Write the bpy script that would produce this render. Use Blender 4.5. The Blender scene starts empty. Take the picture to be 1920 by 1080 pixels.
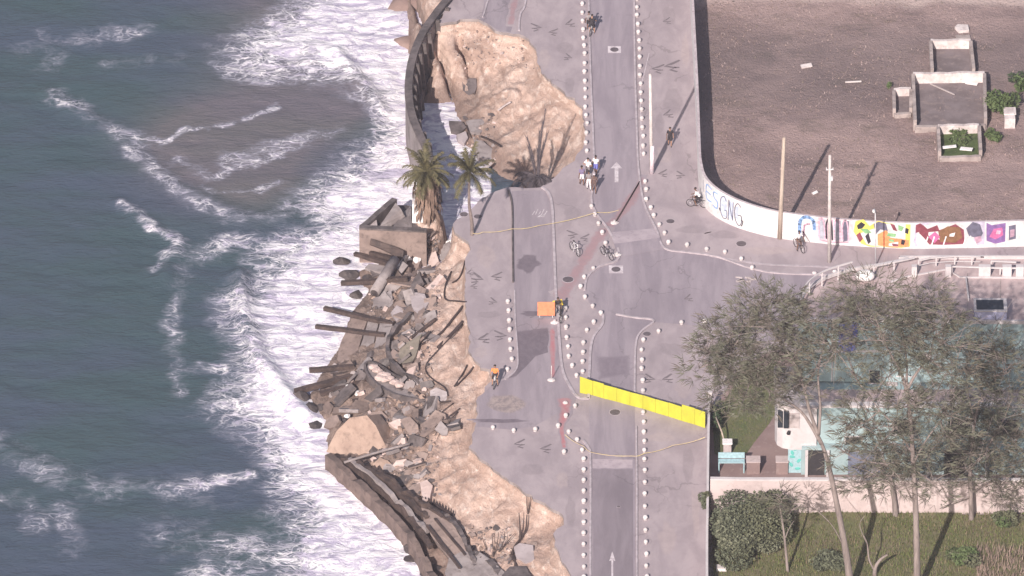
import bpy, bmesh, math, random
import numpy as np
from mathutils import Vector, Matrix, noise as mnoise
from mathutils.geometry import tessellate_polygon

random.seed(7)
R = math.radians
scene = bpy.context.scene
COL = scene.collection

# ------------------------------------------------------------------ camera
TH = R(33.0)            # depression of the line of sight
DIST = 800.0            # metres from the camera to the middle of the picture
FPX = 19200.0           # focal length in pixels of a 1920 wide frame
cam_d = bpy.data.cameras.new('Camera')
cam = bpy.data.objects.new('Camera', cam_d)
COL.objects.link(cam)
cam.location = (0, -DIST * math.cos(TH), DIST * math.sin(TH))
cam.rotation_euler = (R(90) - TH, 0, 0)
cam_d.sensor_width = 36.0
cam_d.lens = 36.0 * FPX / 1920.0
cam_d.clip_start = 1.0
cam_d.clip_end = 6000.0
scene.camera = cam

# ------------------------------------------------------------------ world, sun, exposure
SUN_EL, SUN_AZ = R(33), R(16.5)       # light travels forward and 16 degrees to the right
world = bpy.data.worlds.new('World')
scene.world = world
world.use_nodes = True
wn = world.node_tree.nodes
wl = world.node_tree.links
bg = wn['Background']
sky = wn.new('ShaderNodeTexSky')
sky.sky_type = 'NISHITA'
sky.sun_disc = False
sky.sun_elevation = SUN_EL
sky.sun_rotation = math.pi + SUN_AZ
sky.air_density = 1.2
sky.dust_density = 2.5
wl.new(sky.outputs[0], bg.inputs[0])
bg.inputs[1].default_value = 0.082
sd = bpy.data.lights.new('Sun', 'SUN')
sd.energy = 4.7
sd.angle = R(0.5)
sd.color = (1.0, 0.93, 0.86)
sun = bpy.data.objects.new('Sun', sd)
COL.objects.link(sun)
to_sun = Vector((-math.sin(SUN_AZ) * math.cos(SUN_EL), -math.cos(SUN_AZ) * math.cos(SUN_EL), math.sin(SUN_EL)))
sun.rotation_euler = to_sun.to_track_quat('Z', 'Y').to_euler()
sun.location = to_sun * 300
scene.view_settings.view_transform = 'Standard'
scene.view_settings.look = 'None'
scene.view_settings.exposure = 0.5
scene.view_settings.gamma = 1.0
scene.cycles.use_denoising = True
scene.cycles.max_bounces = 6
scene.cycles.volume_bounces = 0

# ------------------------------------------------------------------ pixel helpers (1920x1080 frame of the photo)
CO = Vector(cam.location)
FW = Vector((0, math.cos(TH), -math.sin(TH)))
UP = Vector((0, math.sin(TH), math.cos(TH)))

def ray(px, py):
    return FW + Vector((1, 0, 0)) * ((px - 960) / FPX) + UP * ((540 - py) / FPX)

def W(px, py, z=0.0):
    d = ray(px, py)
    return CO + d * ((z - CO.z) / d.z)

def WY(px, py, Y):
    d = ray(px, py)
    return CO + d * ((Y - CO.y) / d.y)

def WP(px, py, c, n):
    d = ray(px, py)
    return CO + d * ((c - CO).dot(n) / d.dot(n))

def to_px(X, Y, Z):
    rx, ry, rz = X - CO.x, Y - CO.y, Z - CO.z
    dep = ry * FW.y + rz * FW.z
    up = ry * UP.y + rz * UP.z
    return 960 + FPX * rx / dep, 540 - FPX * up / dep

# ------------------------------------------------------------------ numpy noise and distance helpers
def vnoise(x, y, seed=0):
    xi, yi = np.floor(x), np.floor(y)
    xf, yf = x - xi, y - yi
    u, v = xf * xf * (3 - 2 * xf), yf * yf * (3 - 2 * yf)
    def h(a, b):
        s = np.sin(a * 127.1 + b * 311.7 + seed * 74.7) * 43758.5453
        return s - np.floor(s)
    return (h(xi, yi) * (1 - u) + h(xi + 1, yi) * u) * (1 - v) + (h(xi, yi + 1) * (1 - u) + h(xi + 1, yi + 1) * u) * v

def fbm(x, y, seed=0, octv=4):
    t, a, s = 0, 0.5, 0
    for k in range(octv):
        t = t + a * vnoise(x * 2 ** k, y * 2 ** k, seed + k * 13)
        s += a
        a *= 0.5
    return t / s

def in_poly(X, Y, poly):
    r = np.zeros(X.shape, bool)
    n = len(poly)
    for i in range(n):
        x1, y1 = poly[i][0], poly[i][1]
        x2, y2 = poly[(i + 1) % n][0], poly[(i + 1) % n][1]
        if y1 == y2:
            continue
        c = (y1 > Y) != (y2 > Y)
        r ^= c & (X < (x2 - x1) * (Y - y1) / (y2 - y1) + x1)
    return r

def dist_line(X, Y, pts):
    d = np.full(X.shape, 1e9)
    for a, b in zip(pts[:-1], pts[1:]):
        ax, ay, bx, by = a[0], a[1], b[0], b[1]
        L = (bx - ax) ** 2 + (by - ay) ** 2 + 1e-12
        t = np.clip(((X - ax) * (bx - ax) + (Y - ay) * (by - ay)) / L, 0, 1)
        d = np.minimum(d, np.hypot(X - ax - t * (bx - ax), Y - ay - t * (by - ay)))
    return d

def sstep(a, b, x):
    t = np.clip((x - a) / (b - a), 0, 1)
    return t * t * (3 - 2 * t)

def densify(pts, step, jit=0.0, rng=None):
    out = []
    for a, b in zip(pts[:-1], pts[1:]):
        a, b = Vector(a), Vector(b)
        n = max(1, int((b - a).length / step))
        for k in range(n):
            p = a.lerp(b, k / n)
            if jit and (k or True):
                p = p + Vector((rng.uniform(-jit, jit), rng.uniform(-jit, jit), 0))
            out.append(p)
    out.append(Vector(pts[-1]))
    return out

def smooth_path(pts, n=6):
    pts = [Vector(p) for p in pts]
    out = []
    for i in range(len(pts) - 1):
        p0 = pts[max(i - 1, 0)]; p1 = pts[i]; p2 = pts[i + 1]; p3 = pts[min(i + 2, len(pts) - 1)]
        for k in range(n):
            t = k / n
            out.append(0.5 * ((2 * p1) + (p2 - p0) * t + (2 * p0 - 5 * p1 + 4 * p2 - p3) * t * t + (3 * p1 - p0 - 3 * p2 + p3) * t ** 3))
    out.append(pts[-1])
    return out

# ------------------------------------------------------------------ materials
def lin(c):
    return tuple(((v / 255) / 12.92 if v / 255 <= 0.04045 else ((v / 255 + 0.055) / 1.055) ** 2.4) for v in c)

class Nt:
    def __init__(s, name):
        s.m = bpy.data.materials.new(name)
        s.m.use_nodes = True
        s.t = s.m.node_tree
        s.b = s.t.nodes['Principled BSDF']
    def n(s, kind, **kw):
        nd = s.t.nodes.new(kind)
        for k, v in kw.items():
            setattr(nd, k, v)
        return nd
    def l(s, a, b):
        s.t.links.new(a, b)
    def pos(s, sc=(1, 1, 1), rot=0.0):
        g = s.n('ShaderNodeNewGeometry')
        mp = s.n('ShaderNodeMapping')
        mp.inputs['Scale'].default_value = sc
        mp.inputs['Rotation'].default_value = (0, 0, rot)
        s.l(g.outputs['Position'], mp.inputs['Vector'])
        return mp.outputs[0]
    def noise(s, vec, scale, detail=5, rough=0.6, dist=0.0):
        nz = s.n('ShaderNodeTexNoise')
        nz.inputs['Scale'].default_value = scale
        nz.inputs['Detail'].default_value = detail
        nz.inputs['Roughness'].default_value = rough
        nz.inputs['Distortion'].default_value = dist
        s.l(vec, nz.inputs['Vector'])
        return nz.outputs['Fac']
    def ramp(s, fac, lo, hi, c0=0.0, c1=1.0, smooth=True):
        mr = s.n('ShaderNodeMapRange')
        mr.interpolation_type = 'SMOOTHSTEP' if smooth else 'LINEAR'
        mr.inputs[1].default_value = lo
        mr.inputs[2].default_value = hi
        mr.inputs[3].default_value = c0
        mr.inputs[4].default_value = c1
        s.l(fac, mr.inputs[0])
        return mr.outputs[0]
    def math(s, op, a, b=None):
        nd = s.n('ShaderNodeMath', operation=op)
        for i, v in enumerate((a, b)):
            if v is None:
                continue
            if isinstance(v, (int, float)):
                nd.inputs[i].default_value = v
            else:
                s.l(v, nd.inputs[i])
        return nd.outputs[0]
    def mix(s, fac, a, b):
        nd = s.n('ShaderNodeMix', data_type='RGBA')
        if isinstance(fac, (int, float)):
            nd.inputs[0].default_value = fac
        else:
            s.l(fac, nd.inputs[0])
        for i, v in ((6, a), (7, b)):
            if isinstance(v, tuple):
                nd.inputs[i].default_value = (*v[:3], 1)
            else:
                s.l(v, nd.inputs[i])
        return nd.outputs[2]
    def bump(s, h, strength, dist=0.05):
        bp = s.n('ShaderNodeBump')
        bp.inputs['Strength'].default_value = strength
        bp.inputs['Distance'].default_value = dist
        s.l(h, bp.inputs['Height'])
        s.l(bp.outputs[0], s.b.inputs['Normal'])
    def out(s, col, rough=0.85):
        if isinstance(col, tuple):
            s.b.inputs['Base Color'].default_value = (*col[:3], 1)
        else:
            s.l(col, s.b.inputs['Base Color'])
        if isinstance(rough, (int, float)):
            s.b.inputs['Roughness'].default_value = rough
        else:
            s.l(rough, s.b.inputs['Roughness'])
        s.b.inputs['Specular IOR Level'].default_value = 0.25
        return s.m

def mottled(name, c0, c1, scale=1.0, c2=None, scale2=6.0, rough=0.9, bump=0.3, bd=0.03, stretch=(1, 1, 1), lo=0.35, hi=0.65, amt2=0.6):
    t = Nt(name)
    v = t.pos(stretch)
    n1 = t.noise(v, scale, 6, 0.62)
    col = t.mix(t.ramp(n1, lo, hi), c0, c1)
    n2 = t.noise(v, scale2, 4, 0.6)
    if c2 is not None:
        col = t.mix(t.math('MULTIPLY', t.ramp(n2, 0.5, 0.72), amt2), col, c2)
    if bump:
        t.bump(n2, bump, bd)
    return t.out(col, rough)

def flat(name, c, rough=0.7, var=0.12, scale=5.0):
    d = tuple(v * (1 - var) for v in c)
    u = tuple(min(1, v * (1 + var)) for v in c)
    return mottled(name, d, u, scale, None, scale * 4, rough, 0.1, 0.01)

M = {}
# ------------------------------------------------------------------ mesh builder
class MB:
    def __init__(s):
        s.v, s.f, s.mi = [], [], []
    def add(s, verts, faces, mi=0):
        o = len(s.v)
        s.v += [Vector(p) for p in verts]
        s.f += [tuple(i + o for i in f) for f in faces]
        s.mi += [mi] * len(faces)
        return s
    def box(s, c, size, rot=None, mi=0):
        c = Vector(c)
        hx, hy, hz = size[0] / 2, size[1] / 2, size[2] / 2
        vs = [Vector((x, y, z)) for x in (-hx, hx) for y in (-hy, hy) for z in (-hz, hz)]
        if rot is not None:
            vs = [rot @ p for p in vs]
        return s.add([c + p for p in vs], [(0, 1, 3, 2), (4, 6, 7, 5), (0, 4, 5, 1), (2, 3, 7, 6), (0, 2, 6, 4), (1, 5, 7, 3)], mi)
    def beam(s, a, b, w, h, mi=0, taper=1.0, roll=0.0):
        a, b = Vector(a), Vector(b)
        d = (b - a).normalized()
        side = d.cross(Vector((0, 0, 1)))
        if side.length < 1e-3:
            side = Vector((1, 0, 0))
        side.normalize()
        up = side.cross(d).normalized()
        if roll:
            q = Matrix.Rotation(roll, 3, d)
            side, up = q @ side, q @ up
        vs = []
        for p, k in ((a, 1.0), (b, taper)):
            for x, y in ((-1, -1), (1, -1), (1, 1), (-1, 1)):
                vs.append(p + side * (x * w / 2 * k) + up * (y * h / 2 * k))
        return s.add(vs, [(0, 3, 2, 1), (4, 5, 6, 7), (0, 1, 5, 4), (1, 2, 6, 5), (2, 3, 7, 6), (3, 0, 4, 7)], mi)
    def tube(s, path, rad, seg=8, mi=0, cap=True):
        path = [Vector(p) for p in path]
        n = len(path)
        if isinstance(rad, (int, float)):
            rad = [rad] * n
        vs, fs = [], []
        prev = None
        for i, p in enumerate(path):
            d = (path[min(i + 1, n - 1)] - path[max(i - 1, 0)])
            d = d.normalized() if d.length > 1e-9 else Vector((0, 0, 1))
            a = prev if prev is not None else (Vector((1, 0, 0)) if abs(d.x) < 0.8 else Vector((0, 1, 0)))
            a = (a - d * a.dot(d))
            if a.length < 1e-6:
                a = Vector((0, 1, 0)) - d * d.y
            a.normalize()
            prev = a
            b = d.cross(a)
            for k in range(seg):
                t = 2 * math.pi * k / seg
                vs.append(p + (a * math.cos(t) + b * math.sin(t)) * rad[i])
        for i in range(n - 1):
            for k in range(seg):
                k2 = (k + 1) % seg
                fs.append((i * seg + k, i * seg + k2, (i + 1) * seg + k2, (i + 1) * seg + k))
        if cap:
            fs.append(tuple(reversed(range(seg))))
            fs.append(tuple((n - 1) * seg + k for k in range(seg)))
        return s.add(vs, fs, mi)
    def ellipsoid(s, c, r, seg=12, ring=8, mi=0, jit=0.0, rng=None, zmin=-1.0, rot=None):
        c = Vector(c)
        vs, fs = [], []
        for i in range(ring + 1):
            ph = math.pi * i / ring
            for k in range(seg):
                t = 2 * math.pi * k / seg
                j = 1 + (rng.uniform(-jit, jit) if jit else 0)
                p = Vector((r[0] * math.sin(ph) * math.cos(t) * j, r[1] * math.sin(ph) * math.sin(t) * j, r[2] * max(math.cos(ph), zmin) * j))
                vs.append(c + (rot @ p if rot is not None else p))
        for i in range(ring):
            for k in range(seg):
                k2 = (k + 1) % seg
                fs.append((i * seg + k, (i + 1) * seg + k, (i + 1) * seg + k2, i * seg + k2))
        return s.add(vs, fs, mi)
    def sheet(s, pts, mi=0):
        pts = [Vector(p) for p in pts]
        tris = tessellate_polygon([pts])
        fs = []
        for t in tris:
            a, b, c = (pts[i] for i in t)
            fs.append(t if (b - a).cross(c - a).z >= 0 else (t[0], t[2], t[1]))
        return s.add(pts, fs, mi)
    def prism(s, pts, ext, mi=0, mi_side=None):
        """closed polygon pts (top), extruded by the vector ext"""
        pts = [Vector(p) for p in pts]
        ext = Vector(ext)
        n = len(pts)
        o = len(s.v)
        tris = tessellate_polygon([pts])
        fs = []
        for t in tris:
            a, b, c = (pts[i] for i in t)
            if (b - a).cross(c - a).dot(ext) > 0:
                t = (t[0], t[2], t[1])
            fs.append(tuple(t))
        lo = [tuple(i + n for i in reversed(t)) for t in fs]
        area = Vector((0, 0, 0))
        for i in range(n):
            area += pts[i].cross(pts[(i + 1) % n])
        flip = area.dot(ext) > 0
        sides = [(i, i + n, (i + 1) % n + n, (i + 1) % n) for i in range(n)]
        if flip:
            sides = [tuple(reversed(q)) for q in sides]
        s.add(pts + [p + ext for p in pts], [], mi)
        s.f += [tuple(i + o for i in f) for f in fs + lo + sides]
        s.mi += [mi] * (len(fs) + len(lo)) + [mi if mi_side is None else mi_side] * n
        return s
    def ribbon(s, path, width, z0=0.0, h=0.0, mi=0):
        """a kerb or band along a path: a flat sheet when h is 0, else a low solid strip"""
        path = [Vector(p) for p in path]
        n = len(path)
        L, Rr = [], []
        for i in range(n):
            d = path[min(i + 1, n - 1)] - path[max(i - 1, 0)]
            d.z = 0
            d.normalize()
            nn = Vector((-d.y, d.x, 0)) * (width[i] if isinstance(width, list) else width) * 0.5
            L.append(path[i] + nn + Vector((0, 0, z0 + h)))
            Rr.append(path[i] - nn + Vector((0, 0, z0 + h)))
        if h == 0:
            return s.add(L + Rr, [(i, i + n, i + n + 1, i + 1) for i in range(n - 1)], mi)
        L2 = [p - Vector((0, 0, h)) for p in L]
        R2 = [p - Vector((0, 0, h)) for p in Rr]
        fs = []
        for i in range(n - 1):
            fs += [(i, n + i, n + i + 1, i + 1), (2 * n + i, i, i + 1, 2 * n + i + 1), (n + i, 3 * n + i, 3 * n + i + 1, n + i + 1)]
        fs += [(0, 2 * n, 3 * n, n), (n - 1, 2 * n - 1, 4 * n - 1, 3 * n - 1)]
        return s.add(L + Rr + L2 + R2, fs, mi)
    def wall(s, base, thick, h, mi=0, mi_top=None):
        """a vertical wall along a base path; h a number or one height per point"""
        base = [Vector(p) for p in base]
        n = len(base)
        hs = h if isinstance(h, list) else [h] * n
        A, B = [], []
        for i in range(n):
            d = base[min(i + 1, n - 1)] - base[max(i - 1, 0)]
            d.z = 0
            d.normalize()
            nn = Vector((-d.y, d.x, 0)) * thick * 0.5
            A.append(base[i] + nn)
            B.append(base[i] - nn)
        At = [p + Vector((0, 0, hh)) for p, hh in zip(A, hs)]
        Bt = [p + Vector((0, 0, hh)) for p, hh in zip(B, hs)]
        o = len(s.v)
        s.v += A + B + At + Bt
        for i in range(n - 1):
            q = [(i, i + 1, 2 * n + i + 1, 2 * n + i), (n + i, 3 * n + i, 3 * n + i + 1, n + i + 1), (2 * n + i, 2 * n + i + 1, 3 * n + i + 1, 3 * n + i)]
            q = [tuple(reversed(f)) for f in q]
            s.f += [tuple(k + o for k in f) for f in q]
            s.mi += [mi, mi, mi if mi_top is None else mi_top]
        for i in (0, n - 1):
            s.f.append(tuple(k + o for k in (i, n + i, 3 * n + i, 2 * n + i)))
            s.mi.append(mi)
        return s
    def build(s, name, mats, parent=None, smooth=False, origin=None):
        if not isinstance(mats, (list, tuple)):
            mats = [mats]
        if parent is not None:
            org = Vector(parent['_org'])
        elif origin is not None:
            org = Vector(origin)
        else:
            xs = [p.x for p in s.v]; ys = [p.y for p in s.v]; zs = [p.z for p in s.v]
            org = Vector(((min(xs) + max(xs)) / 2, (min(ys) + max(ys)) / 2, min(zs)))
        me = bpy.data.meshes.new(name)
        me.from_pydata([p - org for p in s.v], [], s.f)
        for m in mats:
            me.materials.append(m)
        if len(mats) > 1:
            me.polygons.foreach_set('material_index', s.mi)
        if smooth:
            me.polygons.foreach_set('use_smooth', [True] * len(s.f))
        me.update()
        o = bpy.data.objects.new(name, me)
        COL.objects.link(o)
        o['_org'] = tuple(org)
        if parent is not None:
            o.parent = parent
        else:
            o.location = org
        return o

def tag(o, label, cat, group=None, kind=None):
    o['label'] = label
    o['category'] = cat
    if group:
        o['group'] = group
    if kind:
        o['kind'] = kind
    return o

def struct(o):
    o['kind'] = 'structure'
    return o

def empty(name, loc, label, cat, group=None):
    o = bpy.data.objects.new(name, None)
    COL.objects.link(o)
    o.location = loc
    o['_org'] = tuple(loc)
    return tag(o, label, cat, group)

def copy_tree(o, parent=None):
    c = o.copy()
    COL.objects.link(c)
    if parent is not None:
        c.parent = parent
    for ch in [x for x in COL.objects if x.parent is o]:
        copy_tree(ch, c)
    return c
# ------------------------------------------------------------------ colours of the setting
RECIPE = {'asphalt': ((0.252, 0.210, 0.240), (0.322, 0.270, 0.300), (0.203, 0.168, 0.195), (1.7, 0.22, 1)),
          'pavement': ((0.298, 0.245, 0.265), (0.378, 0.312, 0.330), (0.235, 0.194, 0.211), (1, 0.5, 1)),
          'cycle': ((0.250, 0.208, 0.236), (0.318, 0.266, 0.294), (0.202, 0.167, 0.192), (1.6, 0.25, 1)),
          'newtar': ((0.198, 0.164, 0.186), (0.248, 0.206, 0.232), (0.168, 0.138, 0.160), (1.6, 0.25, 1))}
def paving(name, key, stain=None, thr=0.2, amt=0.85):
    c0, c1, c2, st = RECIPE[key]
    t = Nt(name)
    v = t.pos((1, 0.7, 1))
    vs_ = t.pos(st)
    n0 = t.noise(v, 0.13, 4, 0.55)
    n1 = t.noise(vs_, 0.55, 6, 0.65, 0.4)
    n2 = t.noise(v, 2.4, 6, 0.72)
    n3 = t.noise(t.pos((1, 1, 1)), 14.0, 3, 0.7)
    col = t.mix(t.ramp(n1, 0.34, 0.66), c0, c1)
    col = t.mix(t.ramp(n0, 0.52, 0.70, 0, 0.45), col, c2)
    col = t.mix(t.ramp(n2, 0.56, 0.74, 0, 0.5), col, c2)
    col = t.mix(t.ramp(n2, 0.42, 0.28, 0, 0.35), col, tuple(min(1, k * 1.18) for k in c1))
    col = t.mix(t.ramp(n3, 0.60, 0.75, 0, 0.4), col, tuple(k * 0.72 for k in c2))
    # hairline cracks, only here and there
    vo = t.n('ShaderNodeTexVoronoi', feature='DISTANCE_TO_EDGE')
    vo.inputs['Scale'].default_value = 0.16
    wp = t.n('ShaderNodeVectorMath', operation='MULTIPLY_ADD')
    nw = t.n('ShaderNodeTexNoise'); nw.inputs['Scale'].default_value = 0.8; nw.inputs['Detail'].default_value = 4
    t.l(v, nw.inputs['Vector'])
    t.l(nw.outputs['Color'], wp.inputs[0]); wp.inputs[1].default_value = (3, 3, 0); t.l(v, wp.inputs[2])
    t.l(wp.outputs[0], vo.inputs['Vector'])
    cr = t.math('MULTIPLY', t.ramp(vo.outputs['Distance'], 0.012, 0.003), t.ramp(n0, 0.50, 0.58, 0, 0.32))
    col = t.mix(cr, col, tuple(k * 0.45 for k in c2))
    if stain is not None:
        a = t.n('ShaderNodeAttribute'); a.attribute_name = 'rim'
        f = t.math('ADD', a.outputs['Fac'], t.math('MULTIPLY', t.math('SUBTRACT', n2, 0.5), 1.3))
        f = t.math('ADD', f, t.math('MULTIPLY', t.math('SUBTRACT', n1, 0.5), 0.6))
        f = t.math('MULTIPLY', t.ramp(f, thr, thr + 0.65, 0, amt), t.ramp(a.outputs['Fac'], 0.0, 0.35))
        col = t.mix(f, col, t.mix(t.ramp(n2, 0.4, 0.6), stain[0], stain[1]))
    t.bump(t.math('ADD', n2, n3), 0.3, 0.02)
    return t.out(col, 0.9)
for k in RECIPE:
    M[k] = paving(k, k)
M['kerb'] = flat('kerb_concrete', (0.40, 0.34, 0.365), 0.85, 0.15, 2)
M['paint'] = mottled('worn_paint', (0.62, 0.55, 0.58), (0.45, 0.38, 0.41), 2.0, (0.28, 0.23, 0.25), 5, 0.8, 0.1, 0.01)
M['hump'] = mottled('hump_paint', (0.43, 0.355, 0.385), (0.36, 0.295, 0.325), 0.8, (0.26, 0.21, 0.24), 3, 0.85, 0.1, 0.01)
M['mosaic'] = mottled('dark_mosaic', (0.115, 0.095, 0.11), (0.16, 0.13, 0.145), 3.0, (0.24, 0.20, 0.215), 4.5, 0.9, 0.1, 0.01, (1, 1, 1), 0.35, 0.65, 0.8)
M['lot'] = None
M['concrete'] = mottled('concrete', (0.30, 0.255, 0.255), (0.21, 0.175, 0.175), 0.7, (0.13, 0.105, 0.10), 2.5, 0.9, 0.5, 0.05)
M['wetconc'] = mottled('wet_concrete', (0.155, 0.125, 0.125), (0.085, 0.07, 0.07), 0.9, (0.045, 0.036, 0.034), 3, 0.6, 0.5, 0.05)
M['paleconc'] = mottled('pale_concrete', (0.48, 0.41, 0.41), (0.36, 0.30, 0.30), 1.2, (0.25, 0.2, 0.19), 4, 0.85, 0.4, 0.04)
M['whiteconc'] = mottled('white_concrete', (0.78, 0.74, 0.74), (0.66, 0.60, 0.60), 1.5, (0.5, 0.42, 0.4), 5, 0.8, 0.2, 0.02)
M['pile'] = mottled('dark_pile', (0.085, 0.058, 0.052), (0.05, 0.036, 0.034), 1.5, (0.13, 0.095, 0.085), 5, 0.7, 0.5, 0.03)
M['rock'] = mottled('dark_rock', (0.085, 0.068, 0.066), (0.05, 0.04, 0.042), 1.2, (0.15, 0.12, 0.12), 4, 0.65, 0.6, 0.08)

# ------------------------------------------------------------------ outlines traced from the photograph
SEA_Z = -4.0
EDGE = [(852, -420), (850, -60), (846, -10), (822, 44), (842, 41), (866, 37), (897, 37), (912, 45), (930, 57), (970, 64), (990, 74), (1003, 86), (1012, 120), (1018, 140),
        (1050, 165), (1075, 185), (1092, 200), (1096, 225), (1098, 255), (1094, 276), (1075, 301), (1045, 326), (1030, 341), (1012, 350),
        (985, 352), (955, 352), (925, 358), (903, 372), (880, 398), (858, 412), (846, 420), (852, 436), (868, 447), (882, 457),
        (880, 468), (874, 485), (873, 520), (873, 556), (872, 590), (879, 612), (882, 648), (879, 657), (890, 672), (904, 689), (919, 692),
        (921, 714), (906, 734), (894, 745), (894, 775), (890, 800), (885, 824), (880, 838), (905, 862), (940, 890), (975, 914), (1002, 934), (1030, 950),
        (1057, 965), (1054, 984), (1036, 1000), (1045, 1030), (1060, 1060), (1072, 1085), (1085, 1140), (1092, 1500)]
# where the bank reaches the water, as seen at the height of the water
FOOT = [(720, -420), (742, -60), (764, 20), (766, 90), (773, 150), (792, 194), (820, 193), (846, 190), (858, 215), (866, 240), (862, 262), (900, 292), (928, 322), (948, 338), (975, 350), (985, 366),
        (930, 372), (890, 385), (862, 425), (850, 500), (800, 520), (720, 500), (668, 508), (690, 548), (655, 592), (640, 645), (603, 700), (575, 745), (606, 795), (615, 852), (662, 905), (722, 965),
        (775, 1030), (822, 1090), (860, 1180), (900, 1500)]
rng = random.Random(3)
edge_w = [W(*p) for p in EDGE]
edge_j = densify(edge_w, 0.45, 0.13, rng)
foot_w = [W(p[0], p[1], SEA_Z) for p in FOOT]
LAND = [(p.x, p.y) for p in edge_w] + [(500, edge_w[-1].y), (500, edge_w[0].y)]
foot_poly = [(p.x, p.y) for p in foot_w] + [(500, foot_w[-1].y), (500, foot_w[0].y)]

PALM_AT = W(804, 410, -1.6)

def terrain(X, Y):
    X = np.asarray(X, float); Y = np.asarray(Y, float)
    inside = in_poly(X, Y, LAND)
    dry = in_poly(X, Y, foot_poly)
    dE = dist_line(X, Y, edge_w)
    dF = dist_line(X, Y, foot_w)
    s = dE / (dE + dF + 1e-6)
    # gullies run down the bank, across it lies a broken ledge
    warp = fbm(X * 0.35, Y * 0.35, 5) * 3.0
    gul = fbm(X * 0.55 + warp, Y * 0.28 - X * 0.15, 11, 4) - 0.5
    fine = fbm(X * 1.9, Y * 1.5, 21, 4) - 0.5
    prof = 0.17 * sstep(0, 0.035, s) + 0.83 * (0.75 * s + 0.25 * s * s)
    z = -0.28 + (SEA_Z + 0.30) * prof
    amp = np.minimum(dE, 1.6) / 1.6 * np.minimum(1, dF / 1.2 + 0.25)
    z = z + amp * (1.15 * gul + 0.42 * fine + 0.20 * (fbm(X * 4.3, Y * 3.1, 25, 3) - 0.5))
    # deep runnels in the steep upper corner of the northern hole
    px, py = to_px(X, Y, z)
    up = sstep(235, 150, py) * sstep(905, 860, px)
    run = np.abs(np.sin(X * 1.55 + Y * 0.30 + 2.2 * fbm(X * 0.4, Y * 0.25, 31)))
    z = z - up * amp * (1.9 * (1 - run) ** 2.2 - 0.35)
    z = np.minimum(z, -0.27)
    z = np.where(inside, -0.30, z)
    # the remnant of the promenade that still carries the thatched palm
    mound = -1.55 - 8.0 * sstep(0.9, 2.3, np.hypot((X - PALM_AT.x), (Y - PALM_AT.y) * 0.8) + fine * 0.6)
    below = SEA_Z - 0.15 - np.minimum(dF * 0.35, 2.5) + 0.5 * fine * np.minimum(dF, 1)
    z = np.where(~inside & ~dry, below, z)
    return np.where(inside, z, np.maximum(z, mound))

def H1(x, y):
    return float(terrain(np.array([x]), np.array([y]))[0])

def axis(lo, hi, step, far_lo, far_hi):
    a = list(np.arange(lo, hi, step))
    l, g, x = [], step, lo
    while x > far_lo:
        g *= 1.35; x -= g; l.append(x)
    r, g, x = [], step, a[-1]
    while x < far_hi:
        g *= 1.35; x += g; r.append(x)
    return np.array(l[::-1] + a + r)

gx = axis(-26.0, 8.0, 0.16, -700, 900)
gy = axis(-48.0, 60.0, 0.24, -900, 1300)
TG = terrain(*[a.ravel() for a in np.meshgrid(gx, gy)]).reshape(len(gy), len(gx))
def tlook(X, Y):
    X = np.asarray(X, float); Y = np.asarray(Y, float)
    i = np.clip(np.searchsorted(gx, X) - 1, 0, len(gx) - 2)
    j = np.clip(np.searchsorted(gy, Y) - 1, 0, len(gy) - 2)
    u = np.clip((X - gx[i]) / (gx[i + 1] - gx[i]), 0, 1)
    v = np.clip((Y - gy[j]) / (gy[j + 1] - gy[j]), 0, 1)
    return (TG[j, i] * (1 - u) + TG[j, i + 1] * u) * (1 - v) + (TG[j + 1, i] * (1 - u) + TG[j + 1, i + 1] * u) * v

def WT(px, py, lift=0.0, sea=False):
    """the point of the bank seen at a pixel"""
    zs = np.linspace(0.2, -6.0, 125)
    d = ray(px, py)
    P = [CO + d * ((float(z) - CO.z) / d.z) for z in zs]
    h = tlook([p.x for p in P], [p.y for p in P])
    if sea:
        h = np.maximum(h, SEA_Z)
    for k in range(len(zs)):
        if zs[k] <= h[k]:
            return Vector((P[k].x, P[k].y, float(max(zs[k], h[k])) + lift))
    return P[-1]

def grid_mesh(name, xs, ys, zfun, mat, attrs=None, keep=None, smooth=True):
    X, Y = np.meshgrid(xs, ys)
    Xf, Yf = X.ravel(), Y.ravel()
    Z = zfun(Xf, Yf)
    nx, ny = len(xs), len(ys)
    i = (np.arange(ny - 1)[:, None] * nx + np.arange(nx - 1)[None, :]).ravel()
    F = np.stack([i, i + 1, i + nx + 1, i + nx], 1)
    if keep is not None:
        kv = keep(Xf, Yf)
        F = F[kv[F].all(1)]
        used = np.zeros(len(Xf), bool)
        used[F.ravel()] = True
        idx = np.cumsum(used) - 1
        F = idx[F]
        Xf, Yf, Z = Xf[used], Yf[used], Z[used]
    me = bpy.data.meshes.new(name)
    me.vertices.add(len(Xf))
    me.vertices.foreach_set('co', np.stack([Xf, Yf, Z], 1).astype(np.float32).ravel())
    me.loops.add(F.size)
    me.loops.foreach_set('vertex_index', F.astype(np.int32).ravel())
    me.polygons.add(len(F))
    me.polygons.foreach_set('loop_start', (np.arange(len(F)) * 4).astype(np.int32))
    me.polygons.foreach_set('loop_total', np.full(len(F), 4, np.int32))
    me.update(calc_edges=True)
    if smooth:
        me.polygons.foreach_set('use_smooth', np.ones(len(F), bool))
    for k, fn in (attrs or {}).items():
        a = me.attributes.new(k, 'FLOAT', 'POINT')
        a.data.foreach_set('value', fn(Xf, Yf, Z).astype(np.float32))
    me.materials.append(mat)
    o = bpy.data.objects.new(name, me)
    COL.objects.link(o)
    return o

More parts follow.
